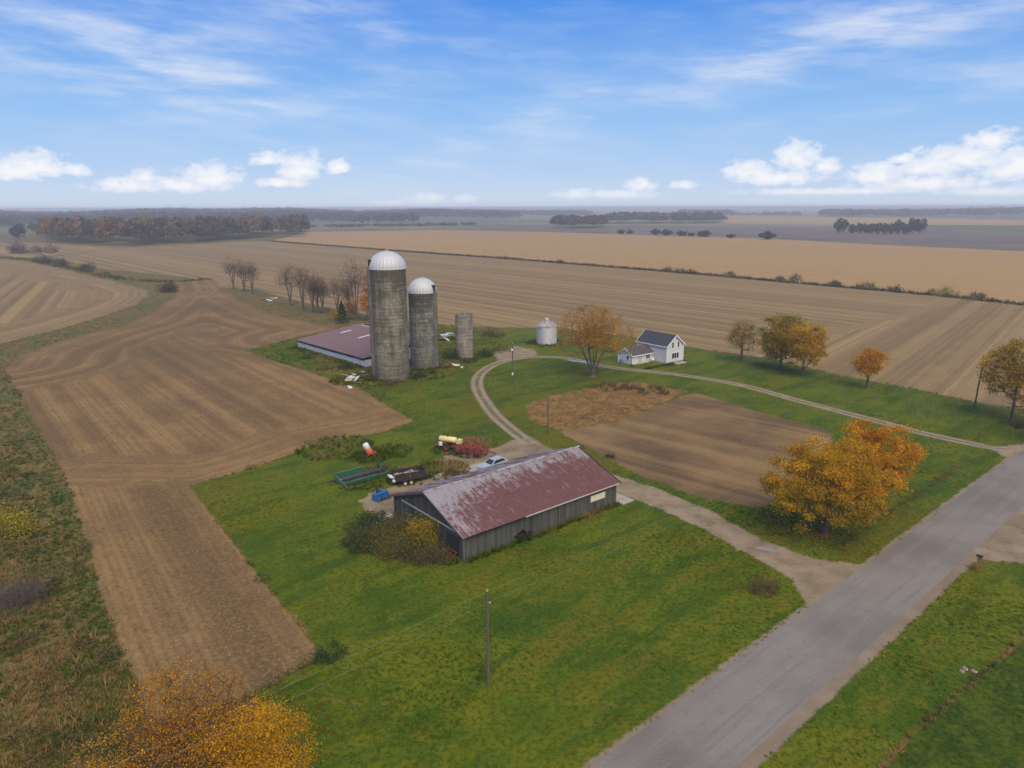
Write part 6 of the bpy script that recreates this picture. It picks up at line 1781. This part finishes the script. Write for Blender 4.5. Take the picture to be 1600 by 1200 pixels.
def glass_quad(idx, inset, name):
    P = [Vector(V[i]) for i in idx]; c = sum(P, Vector()) / 4; nrm_ = (P[1] - P[0]).cross(P[3] - P[0]).normalized()
    if nrm_.dot(c - Vector((-0.4, 0, 1.1))) < 0: nrm_ = -nrm_
    Q = [c + (p - c) * inset + nrm_ * 0.012 for p in P] + [c + (p - c) * inset - nrm_ * 0.004 for p in P]
    link(bpy.data.objects.new(name, np_mesh(name, np.array(Q), [(0, 1, 2, 3), (0, 4, 5, 1), (1, 5, 6, 2), (2, 6, 7, 3), (3, 7, 4, 0)], M['glass'])), car)


glass_quad((0, 4, 5, 1), 0.86, 'windscreen'); glass_quad((2, 6, 7, 3), 0.84, 'rear_window'); glass_quad((0, 1, 2, 3), 0.82, 'side_window'); glass_quad((4, 5, 6, 7), 0.82, 'side_window')
for x in (1.35, -1.35):
    for y in (-0.82, 0.82): axle_wheel(car, (x, y, 0.32), 0.32, 0.2, 'steel')
for y in (-0.6, 0.6): MB().box((2.14, y, 0.66), (0.08, 0.36, 0.14)).build('headlight', M['lamp_glass'], car)
for y in (-0.65, 0.65): MB().box((-2.18, y, 0.8), (0.06, 0.3, 0.16)).build('tail_light', M['red_paint'], car)
for y in (-0.9, 0.9): MB().box((0.72, y, 1.02), (0.1, 0.14, 0.1)).build('mirror', M['car_paint'], car)

# ---- small white cart near the barn's far corner
wx, wy = bl(-1.6, BW - 0.6)
wc = thing('utility_cart', 'small white box cart by the far barn corner', 'cart', (wx, wy, gz(wx, wy)), R(38))
MB().box((0, -0.3, 0.75), (1.5, 0.05, 0.4)).box((0, 0.3, 0.75), (1.5, 0.05, 0.4)).box((0.75, 0, 0.75), (0.05, 0.65, 0.4)).box((-0.75, 0, 0.75), (0.05, 0.65, 0.4)).build('box_sides', M['white_plastic'], wc)
MB().box((0, 0, 0.57), (1.45, 0.6, 0.05)).build('bed', M['black_paint'], wc)
for y in (-0.42, 0.42): axle_wheel(wc, (0.1, y, 0.27), 0.27, 0.14)
MB().bar((-0.75, 0, 0.5), (-1.9, -0.1, 0.35), 0.07, 0.07).build('drawbar', M['black_paint'], wc)
# ---- red harrow frame leaning by the near corner of the barn
rx_, ry_ = bl(-0.75, 1.9)
rh = thing('harrow_frame', 'thin red harrow frame lying at the foot of the barn gable', 'farm machine', (rx_, ry_, gz(rx_, ry_) + 0.05), BA)
mb = MB()
for y in (-1.1, -0.4, 0.4, 1.1): mb.bar((-0.45, y, 0.15), (0.35, y, 0.75), 0.05, 0.05)
mb.bar((-0.45, -1.2, 0.15), (-0.45, 1.2, 0.15), 0.06, 0.06); mb.bar((0.35, -1.2, 0.75), (0.35, 1.2, 0.75), 0.06, 0.06)
mb.build('frame', M['red_paint'], rh)
mb = MB()
for y in np.linspace(-1.0, 1.0, 8): mb.rod((-0.2, y, 0.34), (-0.15, y, 0.08), 0.018, n=4); mb.rod((0.12, y, 0.57), (0.17, y, 0.3), 0.018, n=4)
mb.build('spikes', M['red_rust'], rh)

# ---- mailbox across the road
mx_, my_ = G(1528, 884)
ml = thing('mailbox', 'small black roadside mailbox on a post across the road', 'mailbox', (mx_, my_, gz(mx_, my_)), ROAD_ANG)
MB().box((0, 0, 0.5), (0.1, 0.1, 1.05)).build('post', M['pole'], ml)
mb = MB().prism([(-0.12, 1.0), (0.12, 1.0), (0.12, 1.14), (0.08, 1.22), (0, 1.25), (-0.08, 1.22), (-0.12, 1.14)], -0.28, 0.28); mb.build('box', M['black_paint'], ml)
MB().box((0.13, 0.1, 1.2), (0.015, 0.03, 0.16)).build('flag', M['red_paint'], ml)

# ---- scrap lying about
def scrap(px, py, sz, seed, label, group, mat='scrap', kind='sheet'):
    g = np.random.default_rng(seed); x, y = G(px, py)
    nx, ny = 4, 3; V = []; F = []
    bend = g.uniform(-0.35, 0.35); w1, w2 = sz * g.uniform(0.6, 1.2), sz * g.uniform(0.35, 0.7)
    for top in (1, 0):
        for j in range(ny):
            for i in range(nx):
                u, v_ = i / (nx - 1) - 0.5, j / (ny - 1) - 0.5
                V.append((u * w1 + g.normal() * 0.02, v_ * w2, bend * u * u * sz + 0.03 * top + g.normal() * 0.015))
    k_ = nx * ny
    for j in range(ny - 1):
        for i in range(nx - 1):
            a = j * nx + i; F += [(a, a + 1, a + nx + 1, a + nx), (k_ + a + nx, k_ + a + nx + 1, k_ + a + 1, k_ + a)]
    for i in range(nx - 1): F += [(i, k_ + i, k_ + i + 1, i + 1), (k_ - nx + i + 1, 2 * k_ - nx + i + 1, 2 * k_ - nx + i, k_ - nx + i)]
    o = link(bpy.data.objects.new('scrap_sheet', np_mesh('scrap_sheet', np.array(V), F, M[mat])))
    o.location = (x, y, gz(x, y) + 0.22); o.rotation_euler = (g.uniform(-0.5, 0.5), g.uniform(-0.5, 0.5), g.uniform(0, 6))
    tag(o, label, 'scrap', group)


ORD9 = ['leftmost', 'second from left', 'third from left', 'fourth from left', 'fifth from left', 'sixth from left', 'seventh from left', 'eighth from left', 'rightmost']


def scrap_row(items, label, group, seed, mat='scrap'):
    items = sorted(items)
    for i, (px, py, sz) in enumerate(items):
        scrap(px, py, sz, seed + i, label + ', ' + (ORD9[-1] if i == len(items) - 1 else ORD9[i]), group, mat)


scrap_row([(541, 588, 1.6), (549, 592, 2.6), (556, 595, 2.4), (560, 590, 1.6), (566, 583, 1.4), (547, 606, 1.5), (553, 586, 1.8), (561, 599, 1.5), (545, 596, 1.5)], 'pale scrap sheet in the heap before the shed', 'scrap heap before the shed', 500)
scrap_row([(690, 530, 2.4), (697, 525, 3.0), (704, 522, 2.6), (700, 532, 2.8), (708, 528, 2.2), (695, 521, 2.0)], 'pale scrap sheet in the heap behind the silos', 'scrap heap behind the silos', 520)
scrap_row([(702, 526, 3.0), (709, 523, 2.6), (693, 527, 2.2)], 'brown scrap board in the heap behind the silos', 'scrap boards behind the silos', 530, 'scrap_wood')
scrap_row([(413, 468, 3.6), (421, 470, 3.2), (427, 467, 3.0)], 'white scrap sheet in the grass by the windbreak', 'scrap by the windbreak', 540, 'white_plastic')
scrap_row([(629, 594, 1.1), (643, 590, 1.0), (646, 586, 0.9), (694, 573, 1.8), (712, 572, 2.2), (722, 575, 1.6)], 'small pale rubble piece at the silo feet', 'rubble at the silo feet', 550)
# concrete apron slabs beside the barn
for i, (u, v_, lx, ly, lab) in enumerate([(BL + 1.3, 4.2, 2.4, 3.4, 'cracked concrete slab at the lane end of the barn'), (BL + 1.2, 0.6, 2.2, 3.2, 'concrete slab at the near corner of the barn end'), (18.5, BW + 6.0, 5.5, 4.0, 'pale concrete slab behind the barn nearest the lane'), (13.2, BW + 6.2, 4.6, 4.2, 'grey concrete slab behind the parked car')]):
    x, y = bl(u, v_)
    o = MB().box((0, 0, 0), (lx, ly, 0.14), taper=0.985).build('concrete_slab', M['concrete']); o.location = (x, y, gz(x, y) + 0.03); o.rotation_euler = (0, 0, BA + random.uniform(-0.03, 0.03)); o['kind'] = 'structure'
# puddles in the lanes
pm, pn, pb = new_mat('puddle_water'); pb.inputs['Base Color'].default_value = (0.24, 0.215, 0.18, 1); pb.inputs['Roughness'].default_value = 0.12
for i, (px, py, a, b) in enumerate([(1196, 858, 1.1, 0.5), (905, 565, 3.0, 0.9), (1205, 862, 0.5, 0.3)]):
    x, y = G(px, py); g = np.random.default_rng(i); n_ = 22
    V = [(0, 0, 0)] + [(a * math.cos(t) * g.uniform(0.75, 1.15), b * math.sin(t) * g.uniform(0.75, 1.15), 0) for t in np.linspace(0, 2 * math.pi, n_, endpoint=False)]
    o = link(bpy.data.objects.new('puddle', np_mesh('puddle', np.array(V), [(0, i + 1, (i + 1) % n_ + 1) for i in range(n_)], pm)))
    zmax = float(np.max(ground_z(np.array([x + v_[0] for v_ in V]), np.array([y + v_[1] for v_ in V]))))
    o.location = (x, y, zmax + 0.015); o.rotation_euler = (0, 0, R(-25)); o['kind'] = 'structure'
# stones at the field drain across the road
qx, qy = G(1510, 1050)
for i in range(3):
    g = np.random.default_rng(70 + i); mb = MB().lathe([(0.0, 0), (0.2, 0.02), (0.23, 0.11), (0.14, 0.2), (0.0, 0.22)], 8)
    mb.v = [(a * g.uniform(0.8, 1.2), b * g.uniform(0.8, 1.2), c_ * g.uniform(0.8, 1.1)) for a, b, c_ in mb.v]
    o = mb.build('field_stone', M['rubbish']); o.location = (qx + i * 0.5 - 0.4, qy + (i % 2) * 0.35, gz(qx, qy) - 0.03)
    tag(o, 'grey stone by the dirt strip across the road, ' + ('leftmost', 'middle', 'rightmost')[i], 'stone', 'stones across the road')


# ------------------------------------------------------------------ ground cover
def region_poly(name): return polys[[r_[0] for r_ in REG].index(name)]


def sample_view(n_, rmin, rmax, seed, amax=0.80, power=1.0):
    g = np.random.default_rng(seed); u = g.uniform(size=n_)
    r_ = rmin * (rmax / rmin) ** u if power == 1.0 else np.sqrt(rmin ** 2 + u * (rmax ** 2 - rmin ** 2))
    a = g.uniform(-amax, amax, n_); return np.column_stack([r_ * np.sin(a), r_ * np.cos(a)])


from mathutils.kdtree import KDTree
kd_n = len(CEN)
kd = KDTree(kd_n)
sel_near = np.where(np.hypot(CEN[:, 0], CEN[:, 1]) < 420)[0]
# which surface lies under a point: test the polygons in order
def surface_at(Q):
    o = np.full(len(Q), -1)
    for i, P in enumerate(polys):
        mn, mx = P.min(0), P.max(0)
        bb = np.where((Q[:, 0] >= mn[0]) & (Q[:, 0] <= mx[0]) & (Q[:, 1] >= mn[1]) & (Q[:, 1] <= mx[1]))[0]
        if len(bb): o[bb[inside(Q[bb], P)]] = i
    return o


RNAME = [r_[0] for r_ in REG]
BUILD = [(np.array([bl(-0.2, -0.2), bl(BL + 0.2, -0.2), bl(BL + 0.2, BW + 0.2), bl(-0.2, BW + 0.2)]))]
_su, _sv = np.array([math.cos(SA), math.sin(SA)]), np.array([-math.sin(SA), math.cos(SA)]); _s0 = np.array([-56.8, 186.1])
BUILD.append(np.array([_s0, _s0 + _su * SHL, _s0 + _su * SHL + _sv * SHD, _s0 + _sv * SHD]))
BUILD.append(np.array([on_house(-AL - .2, -0.2), on_house(HW + .2, -0.2), on_house(HW + .2, HL + .2), on_house(-AL - .2, HL + .2)]))


def clear_of_buildings(Q):
    k_ = np.ones(len(Q), bool)
    for P in BUILD: k_ &= ~inside(Q, P)
    for (c_, r_) in ((S1, 4.0), (S2, 3.4), (S3, 2.3), (gb_, 2.9)): k_ &= np.hypot(Q[:, 0] - c_[0], Q[:, 1] - c_[1]) > r_
    return k_


def tufts(name, label, Q, hgt, wid, pal, blades, seed, cat='grass', bw=0.22, patch=0.12, con=0.85):
    """clumps of pointed blades"""
    g = np.random.default_rng(seed); n_ = len(Q)
    z = ground_z(Q[:, 0], Q[:, 1]); s = g.uniform(0.6, 1.4, n_)
    pv = (vnoise(Q[:, 0] * patch, Q[:, 1] * patch, seed) + 0.7 * vnoise(Q[:, 0] * patch * 3.1, Q[:, 1] * patch * 3.1, seed + 1)) * con + g.normal(size=n_) * 0.28
    pc = np.array(pal); pi = np.clip(((pv + 1) / 2 * len(pc)).astype(int), 0, len(pc) - 1)
    V = np.empty((n_, blades, 3, 3)); C = np.empty((n_, blades, 3, 3))
    for b in range(blades):
        th = g.uniform(0, 2 * math.pi, n_); hh_ = hgt * s * g.uniform(0.5, 1.1, n_); le = wid * s * g.uniform(0.4, 1.2, n_)
        bx0 = Q[:, 0] + g.normal(size=n_) * wid * 0.3; by0 = Q[:, 1] + g.normal(size=n_) * wid * 0.3
        wv_ = wid * bw * s
        V[:, b, 0] = np.column_stack([bx0 - np.sin(th) * wv_, by0 + np.cos(th) * wv_, z - 0.02])
        V[:, b, 1] = np.column_stack([bx0 + np.sin(th) * wv_, by0 - np.cos(th) * wv_, z - 0.02])
        V[:, b, 2] = np.column_stack([bx0 + np.cos(th) * le, by0 + np.sin(th) * le, z + hh_])
        cc = pc[pi] * g.uniform(0.75, 1.25, (n_, 1)); C[:, b] = cc[:, None, :]
    o = bpy.data.objects.new(name, np_mesh(name, V.reshape(-1, 3), np.arange(n_ * blades * 3).reshape(-1, 3), M['blade'], C.reshape(-1, 3)))
    tag(o, label, cat, kind='stuff'); return link(o)


LAWNC = [(0.020, 0.048, 0.002), (0.036, 0.076, 0.0025), (0.066, 0.098, 0.003), (0.104, 0.118, 0.004), (0.136, 0.126, 0.005), (0.132, 0.088, 0.008)]
Q = sample_view(150000, 36, 175, 1, power=2); sf = surface_at(Q)
lawn_i = {RNAME.index('lawn'), RNAME.index('roadside_lawn')}
ok = np.isin(sf, list(lawn_i)) & clear_of_buildings(Q) & (np.random.default_rng(2).uniform(size=len(Q)) < np.clip(75 / np.hypot(Q[:, 0], Q[:, 1]), 0.3, 1))
Ql = Q[ok]
Qc = Q[(sf == RNAME.index('young_crop')) & (np.hypot(Q[:, 0], Q[:, 1]) < 110)]
tufts('young_crop_plants', 'dark green young plants across the road', Qc, 0.13, 0.18, [(0.022, 0.05, 0.003), (0.034, 0.068, 0.004), (0.055, 0.085, 0.006), (0.08, 0.095, 0.01)], 5, 23, patch=0.2, bw=0.15, cat='crop')
tufts('lawn_grass', 'short green grass of the farmyard lawn', Ql, 0.10, 0.17, LAWNC, 5, 3, patch=0.09, bw=0.16)
# longer grass in patches
pk = vnoise(Ql[:, 0] * 0.16, Ql[:, 1] * 0.16, 9) > 0.35
tufts('long_grass', 'longer unmown grass in patches of the lawn', Ql[pk], 0.17, 0.22, LAWNC[1:], 6, 4, patch=0.2, bw=0.13)
# rough weeds: left strip, shed yard, banks
Q = sample_view(210000, 30, 330, 5, power=1.0); sf = surface_at(Q)
wild_i = [-1, RNAME.index('shed_yard'), RNAME.index('weedy_patch')]
ok = np.isin(sf, wild_i) & clear_of_buildings(Q) & (np.abs(road_lat(Q[:, 0], Q[:, 1])) > 5)
Qw, sw_ = Q[ok], sf[ok]
WEEDC = [(0.036, 0.070, 0.012), (0.060, 0.088, 0.014), (0.105, 0.098, 0.020), (0.175, 0.122, 0.036), (0.25, 0.165, 0.062), (0.28, 0.165, 0.062), (0.21, 0.108, 0.036)]
rp = sw_ == RNAME.index('weedy_patch'); sy = sw_ == RNAME.index('shed_yard')
edge_p = np.array(PX([(8, 575), (60, 670), (105, 750), (140, 860), (165, 950), (205, 1050), (228, 1130)]))
dq = seg_dist(Qw, edge_p, False); ed = (dq < 3.6 + 1.5 * vnoise(Qw[:, 0] * 0.3, Qw[:, 1] * 0.3, 4)) & ~rp & ~sy & (np.random.default_rng(9).uniform(size=len(Qw)) < 0.75)
tufts('verge_grass', 'green grass verge along the left edge of the brown field', Qw[ed], 0.26, 0.30, [(0.022, 0.062, 0.006), (0.038, 0.082, 0.008), (0.065, 0.095, 0.010), (0.11, 0.11, 0.016)], 8, 26, cat='grass', patch=0.12, bw=0.11)
tufts('weeds', 'brown and green weeds of the rough strips between the fields', Qw[~rp & ~sy & ~ed], 0.28, 0.30, [(0.028, 0.058, 0.008)] + WEEDC, 8, 6, cat='weeds', patch=0.10, bw=0.11)
tufts('shed_weeds', 'low green and yellowish weeds round the shed and silos', Qw[sy], 0.36, 0.36, LAWNC[:4] + WEEDC[2:6], 8, 16, cat='weeds', patch=0.16, bw=0.12)
tufts('patch_weeds', 'orange brown dead grass of the weedy patch', Qw[rp], 0.22, 0.34, [(0.15, 0.10, 0.03), (0.22, 0.125, 0.04), (0.30, 0.165, 0.05), (0.26, 0.15, 0.05), (0.12, 0.115, 0.03)], 7, 17, cat='weeds', patch=0.16, bw=0.12)
gq = Qw[~rp & ~sy]; gq = gq[(np.random.default_rng(8).uniform(size=len(gq)) < 0.10) & (vnoise(gq[:, 0] * 0.2, gq[:, 1] * 0.2, 5) > 0.0)]
tufts('tall_weeds', 'tall dry weeds standing in the rough strips', gq, 0.55, 0.42, WEEDC[2:], 9, 7, cat='weeds', patch=0.13, bw=0.08)
# brambles and dry mounds in the rough strip left of the brown field
gm_ = np.random.default_rng(77); Qb = Qw[~rp & ~sy]; Qb = Qb[(np.hypot(Qb[:, 0], Qb[:, 1]) < 190) & (Qb[:, 0] < -10)]
Qb = Qb[gm_.permutation(len(Qb))[:420]]; Vs = []; Fs = []; Cs = []; o_ = 0
for (x, y) in Qb:
    pal = [DGREENP, WEEDP, BROWNP, [(0.28, 0.19, 0.10), (0.23, 0.15, 0.08)], [(0.22, 0.115, 0.04), (0.16, 0.10, 0.04)]][gm_.choice(5, p=[0.22, 0.33, 0.2, 0.15, 0.1])]
    rr_ = gm_.uniform(0.5, 1.6); hh_ = gm_.uniform(0.35, 1.2); nl = int(150 * rr_); d = unit(nl, gm_); q = gm_.uniform(size=nl) ** 0.4
    Cn = np.column_stack([x + d[:, 0] * rr_ * q, y + d[:, 1] * rr_ * q, gz(x, y) + np.abs(d[:, 2]) * hh_ * q])
    v, f = leaf_quads(Cn, 0.15 * gm_.uniform(0.6, 1.4, nl), 0.5, gm_)
    Vs.append(v); Fs.append(f + o_); o_ += len(v); Cs.append(np.repeat(np.array(pal)[gm_.integers(0, len(pal), nl)] * gm_.uniform(0.7, 1.25, (nl, 1)), 4, 0))
ob = bpy.data.objects.new('brambles', np_mesh('brambles', np.concatenate(Vs), np.concatenate(Fs), M['leaf'], np.concatenate(Cs)))
tag(ob, 'low brambles and dry mounds in the rough strip at left', 'brambles', kind='stuff'); link(ob)
# weeds against walls, silos, hedge lines and machines
g = np.random.default_rng(44); E_ = []
for t_ in np.linspace(0, 1, 260): E_.append(bl(t_ * BL, -0.35 - abs(g.normal()) * 0.3))
for t_ in np.linspace(0, 1, 300): E_.append(bl(-0.35 - abs(g.normal()) * 1.0, t_ * (BW + 1)))
for c_, r_ in ((S1, 3.95), (S2, 3.35), (S3, 2.2), (gb_, 2.85)):
    for _ in range(420): a = g.uniform(0, 6.283); q = r_ + abs(g.normal()) * 1.5; E_.append((c_[0] + q * math.cos(a), c_[1] + q * math.sin(a)))
for _ in range(900):
    p = _s0 + _su * g.uniform(-1, SHL) - _sv * (0.2 + abs(g.normal()) * 1.3); E_.append(tuple(p))
for p, rr_, cn_ in ((G(566, 748), 4.2, 260), (G(634, 752), 2.8, 40), (G(703, 703), 3.0, 160), (G(738, 709), 2.6, 40), (G(579, 713), 3.2, 240), (G(690, 735), 4.0, 330), (G(715, 738), 2.2, 110), (G(548, 595), 4.5, 300), (G(700, 528), 5, 260), (G(525, 700), 6, 420), (G(610, 705), 3.5, 200)):
    for _ in range(cn_): a = g.uniform(0, 6.283); q = rr_ * math.sqrt(g.uniform()); E_.append((p[0] + q * math.cos(a), p[1] + q * math.sin(a)))
for _ in range(450): E_.append(on_house(g.uniform(-AL - 0.8, HW + 0.6), (AY - 0.4 if g.uniform() < 0.5 else -0.3) - abs(g.normal()) * 0.3))
Eq = np.array(E_); Eq = Eq[clear_of_buildings(Eq)]
tufts('wall_weeds', 'weeds grown up against barn, silos, shed and parked machines', Eq, 0.50, 0.40, LAWNC[:3] + WEEDC[:5], 8, 9, cat='weeds', patch=0.3, bw=0.10)
# ditch vegetation
s_ = g.uniform(float(road_s(*G(1300, 860))), float(road_s(*G(1535, 720))), 420); lt = 7.3 + g.normal(size=420) * 0.4
Qd = RD0 + np.outer(s_, RU) + lt[:, None] * RN
tufts('ditch_weeds', 'dark weeds in the roadside ditch beyond the maples', Qd, 0.30, 0.32, [(0.06, 0.075, 0.02), (0.10, 0.09, 0.032), (0.14, 0.105, 0.05)], 7, 10, cat='weeds', bw=0.10)
# hedge bottom between the stubble and the golden field
hp = np.array(PX([(425, 377.3), (600, 390.8), (800, 405), (1050, 425), (1300, 447.3), (1480, 463.5), (1600, 476.5), (1800, 500)]))
Qh = []
for a, b in zip(hp[:-1], hp[1:]):
    L_ = np.linalg.norm(b - a); m_ = int(L_ * 3.2); t_ = g.uniform(size=m_)[:, None]; nrm_ = np.array([-(b - a)[1], (b - a)[0]]) / L_
    Qh.append(a + (b - a) * t_ + nrm_ * g.normal(size=(m_, 1)) * 1.1)
Qh = np.concatenate(Qh)
tufts('hedge_bottom', 'dark strip of rough grass between stubble and golden field', Qh, 1.3, 1.1, [(0.10, 0.08, 0.05), (0.13, 0.10, 0.06), (0.085, 0.08, 0.045)], 6, 11, cat='weeds')
# the far hedge line on the left
hp = np.array(PX([(0, 402), (45, 406), (120, 421), (190, 436), (260, 441), (330, 437)])); Qh = []
for a, b in zip(hp[:-1], hp[1:]):
    L_ = np.linalg.norm(b - a); m_ = int(L_ * 3); t_ = g.uniform(size=m_)[:, None]; nrm_ = np.array([-(b - a)[1], (b - a)[0]]) / L_
    Qh.append(a + (b - a) * t_ + nrm_ * g.normal(size=(m_, 1)) * 2.0)
tufts('bank_grass', 'rough grass along the bank between the left fields', np.concatenate(Qh), 1.0, 0.9, WEEDC[1:5], 6, 12, cat='weeds')
# straw lying on the near worked field
Q = sample_view(70000, 45, 200, 13, power=1.0); sf = surface_at(Q); Qs = Q[np.isin(sf, [RNAME.index('ploughed_field'), RNAME.index('garden_plot')])]
gs = np.random.default_rng(14); n_ = len(Qs); a = gs.uniform(0, 6.283, n_); ln = gs.uniform(0.03, 0.11, n_); wd = 0.012
dv = np.column_stack([np.cos(a), np.sin(a)]); pv = np.column_stack([-np.sin(a), np.cos(a)])
zc = ground_z(Qs[:, 0], Qs[:, 1]) + 0.03
V = np.empty((n_, 4, 3))
for k_, (su_, sw_) in enumerate(((-1, -1), (1, -1), (1, 1), (-1, 1))):
    V[:, k_, :2] = Qs + dv * (su_ * ln)[:, None] + pv * (sw_ * wd); V[:, k_, 2] = zc + su_ * gs.uniform(-0.02, 0.05, n_)
cc = np.array([(0.32, 0.22, 0.115), (0.25, 0.165, 0.085), (0.38, 0.28, 0.16), (0.11, 0.072, 0.042)])[gs.integers(0, 4, n_)]
o = bpy.data.objects.new('straw', np_mesh('straw', V.reshape(-1, 3), np.arange(n_ * 4).reshape(-1, 4), M['blade'], np.repeat(cc, 4, 0)))
tag(o, 'pale straw and stalks strewn over the brown field', 'straw', kind='stuff'); link(o)
# fallen leaves under the maples and on the roadside lawn
gf = np.random.default_rng(15); P_ = []
for c_, rr_, cn_ in (((m1[0] + 2, m1[1] + 0.5), 6.5, 2600), (m2, 6, 1800), (G(1480, 930), 9, 700), (G(1380, 1020), 8, 700), (ht, 8, 900)):
    q = np.abs(gf.normal(size=cn_)) * rr_ * 0.7; a = gf.uniform(0, 6.283, cn_); P_.append(np.column_stack([c_[0] + q * np.cos(a), c_[1] + q * np.sin(a)]))
Qf = np.concatenate(P_); Qf = Qf[np.isin(surface_at(Qf), list(lawn_i))]; n_ = len(Qf)
Cn = np.column_stack([Qf, ground_z(Qf[:, 0], Qf[:, 1]) + 0.09])
v, f = leaf_quads(Cn, gf.uniform(0.06, 0.12, n_), 0.8, gf, up=3.0)
cc = np.repeat(np.array(GOLDP + RUSTP)[gf.integers(0, 9, n_)] * gf.uniform(0.7, 1.2, (n_, 1)), 4, 0)
o = bpy.data.objects.new('fallen_leaves', np_mesh('fallen_leaves', v, f, M['leaf'], cc)); tag(o, 'fallen yellow leaves scattered on the grass', 'leaves', kind='stuff'); link(o)

# ------------------------------------------------------------------ haze: the damp autumn air
hz = bpy.data.objects.new('haze', MB().box((0, 0, 20.0), (56000, 56000, 44.0)).mesh('haze', None))
hzm = bpy.data.materials.new('haze'); hzm.use_nodes = True
nh = hzm.node_tree; nh.nodes.clear()
ho = nh.nodes.new('ShaderNodeOutputMaterial'); hv = nh.nodes.new('ShaderNodeVolumePrincipled')
hv.inputs['Color'].default_value = (0.97, 0.955, 0.985, 1); hv.inputs['Density'].default_value = HAZE_DENSITY; hv.inputs['Anisotropy'].default_value = 0.1
nh.links.new(hv.outputs[0], ho.inputs['Volume'])
hz.data.materials.append(hzm); tag(hz, 'pale autumn haze over the fields', 'haze', kind='stuff'); link(hz)
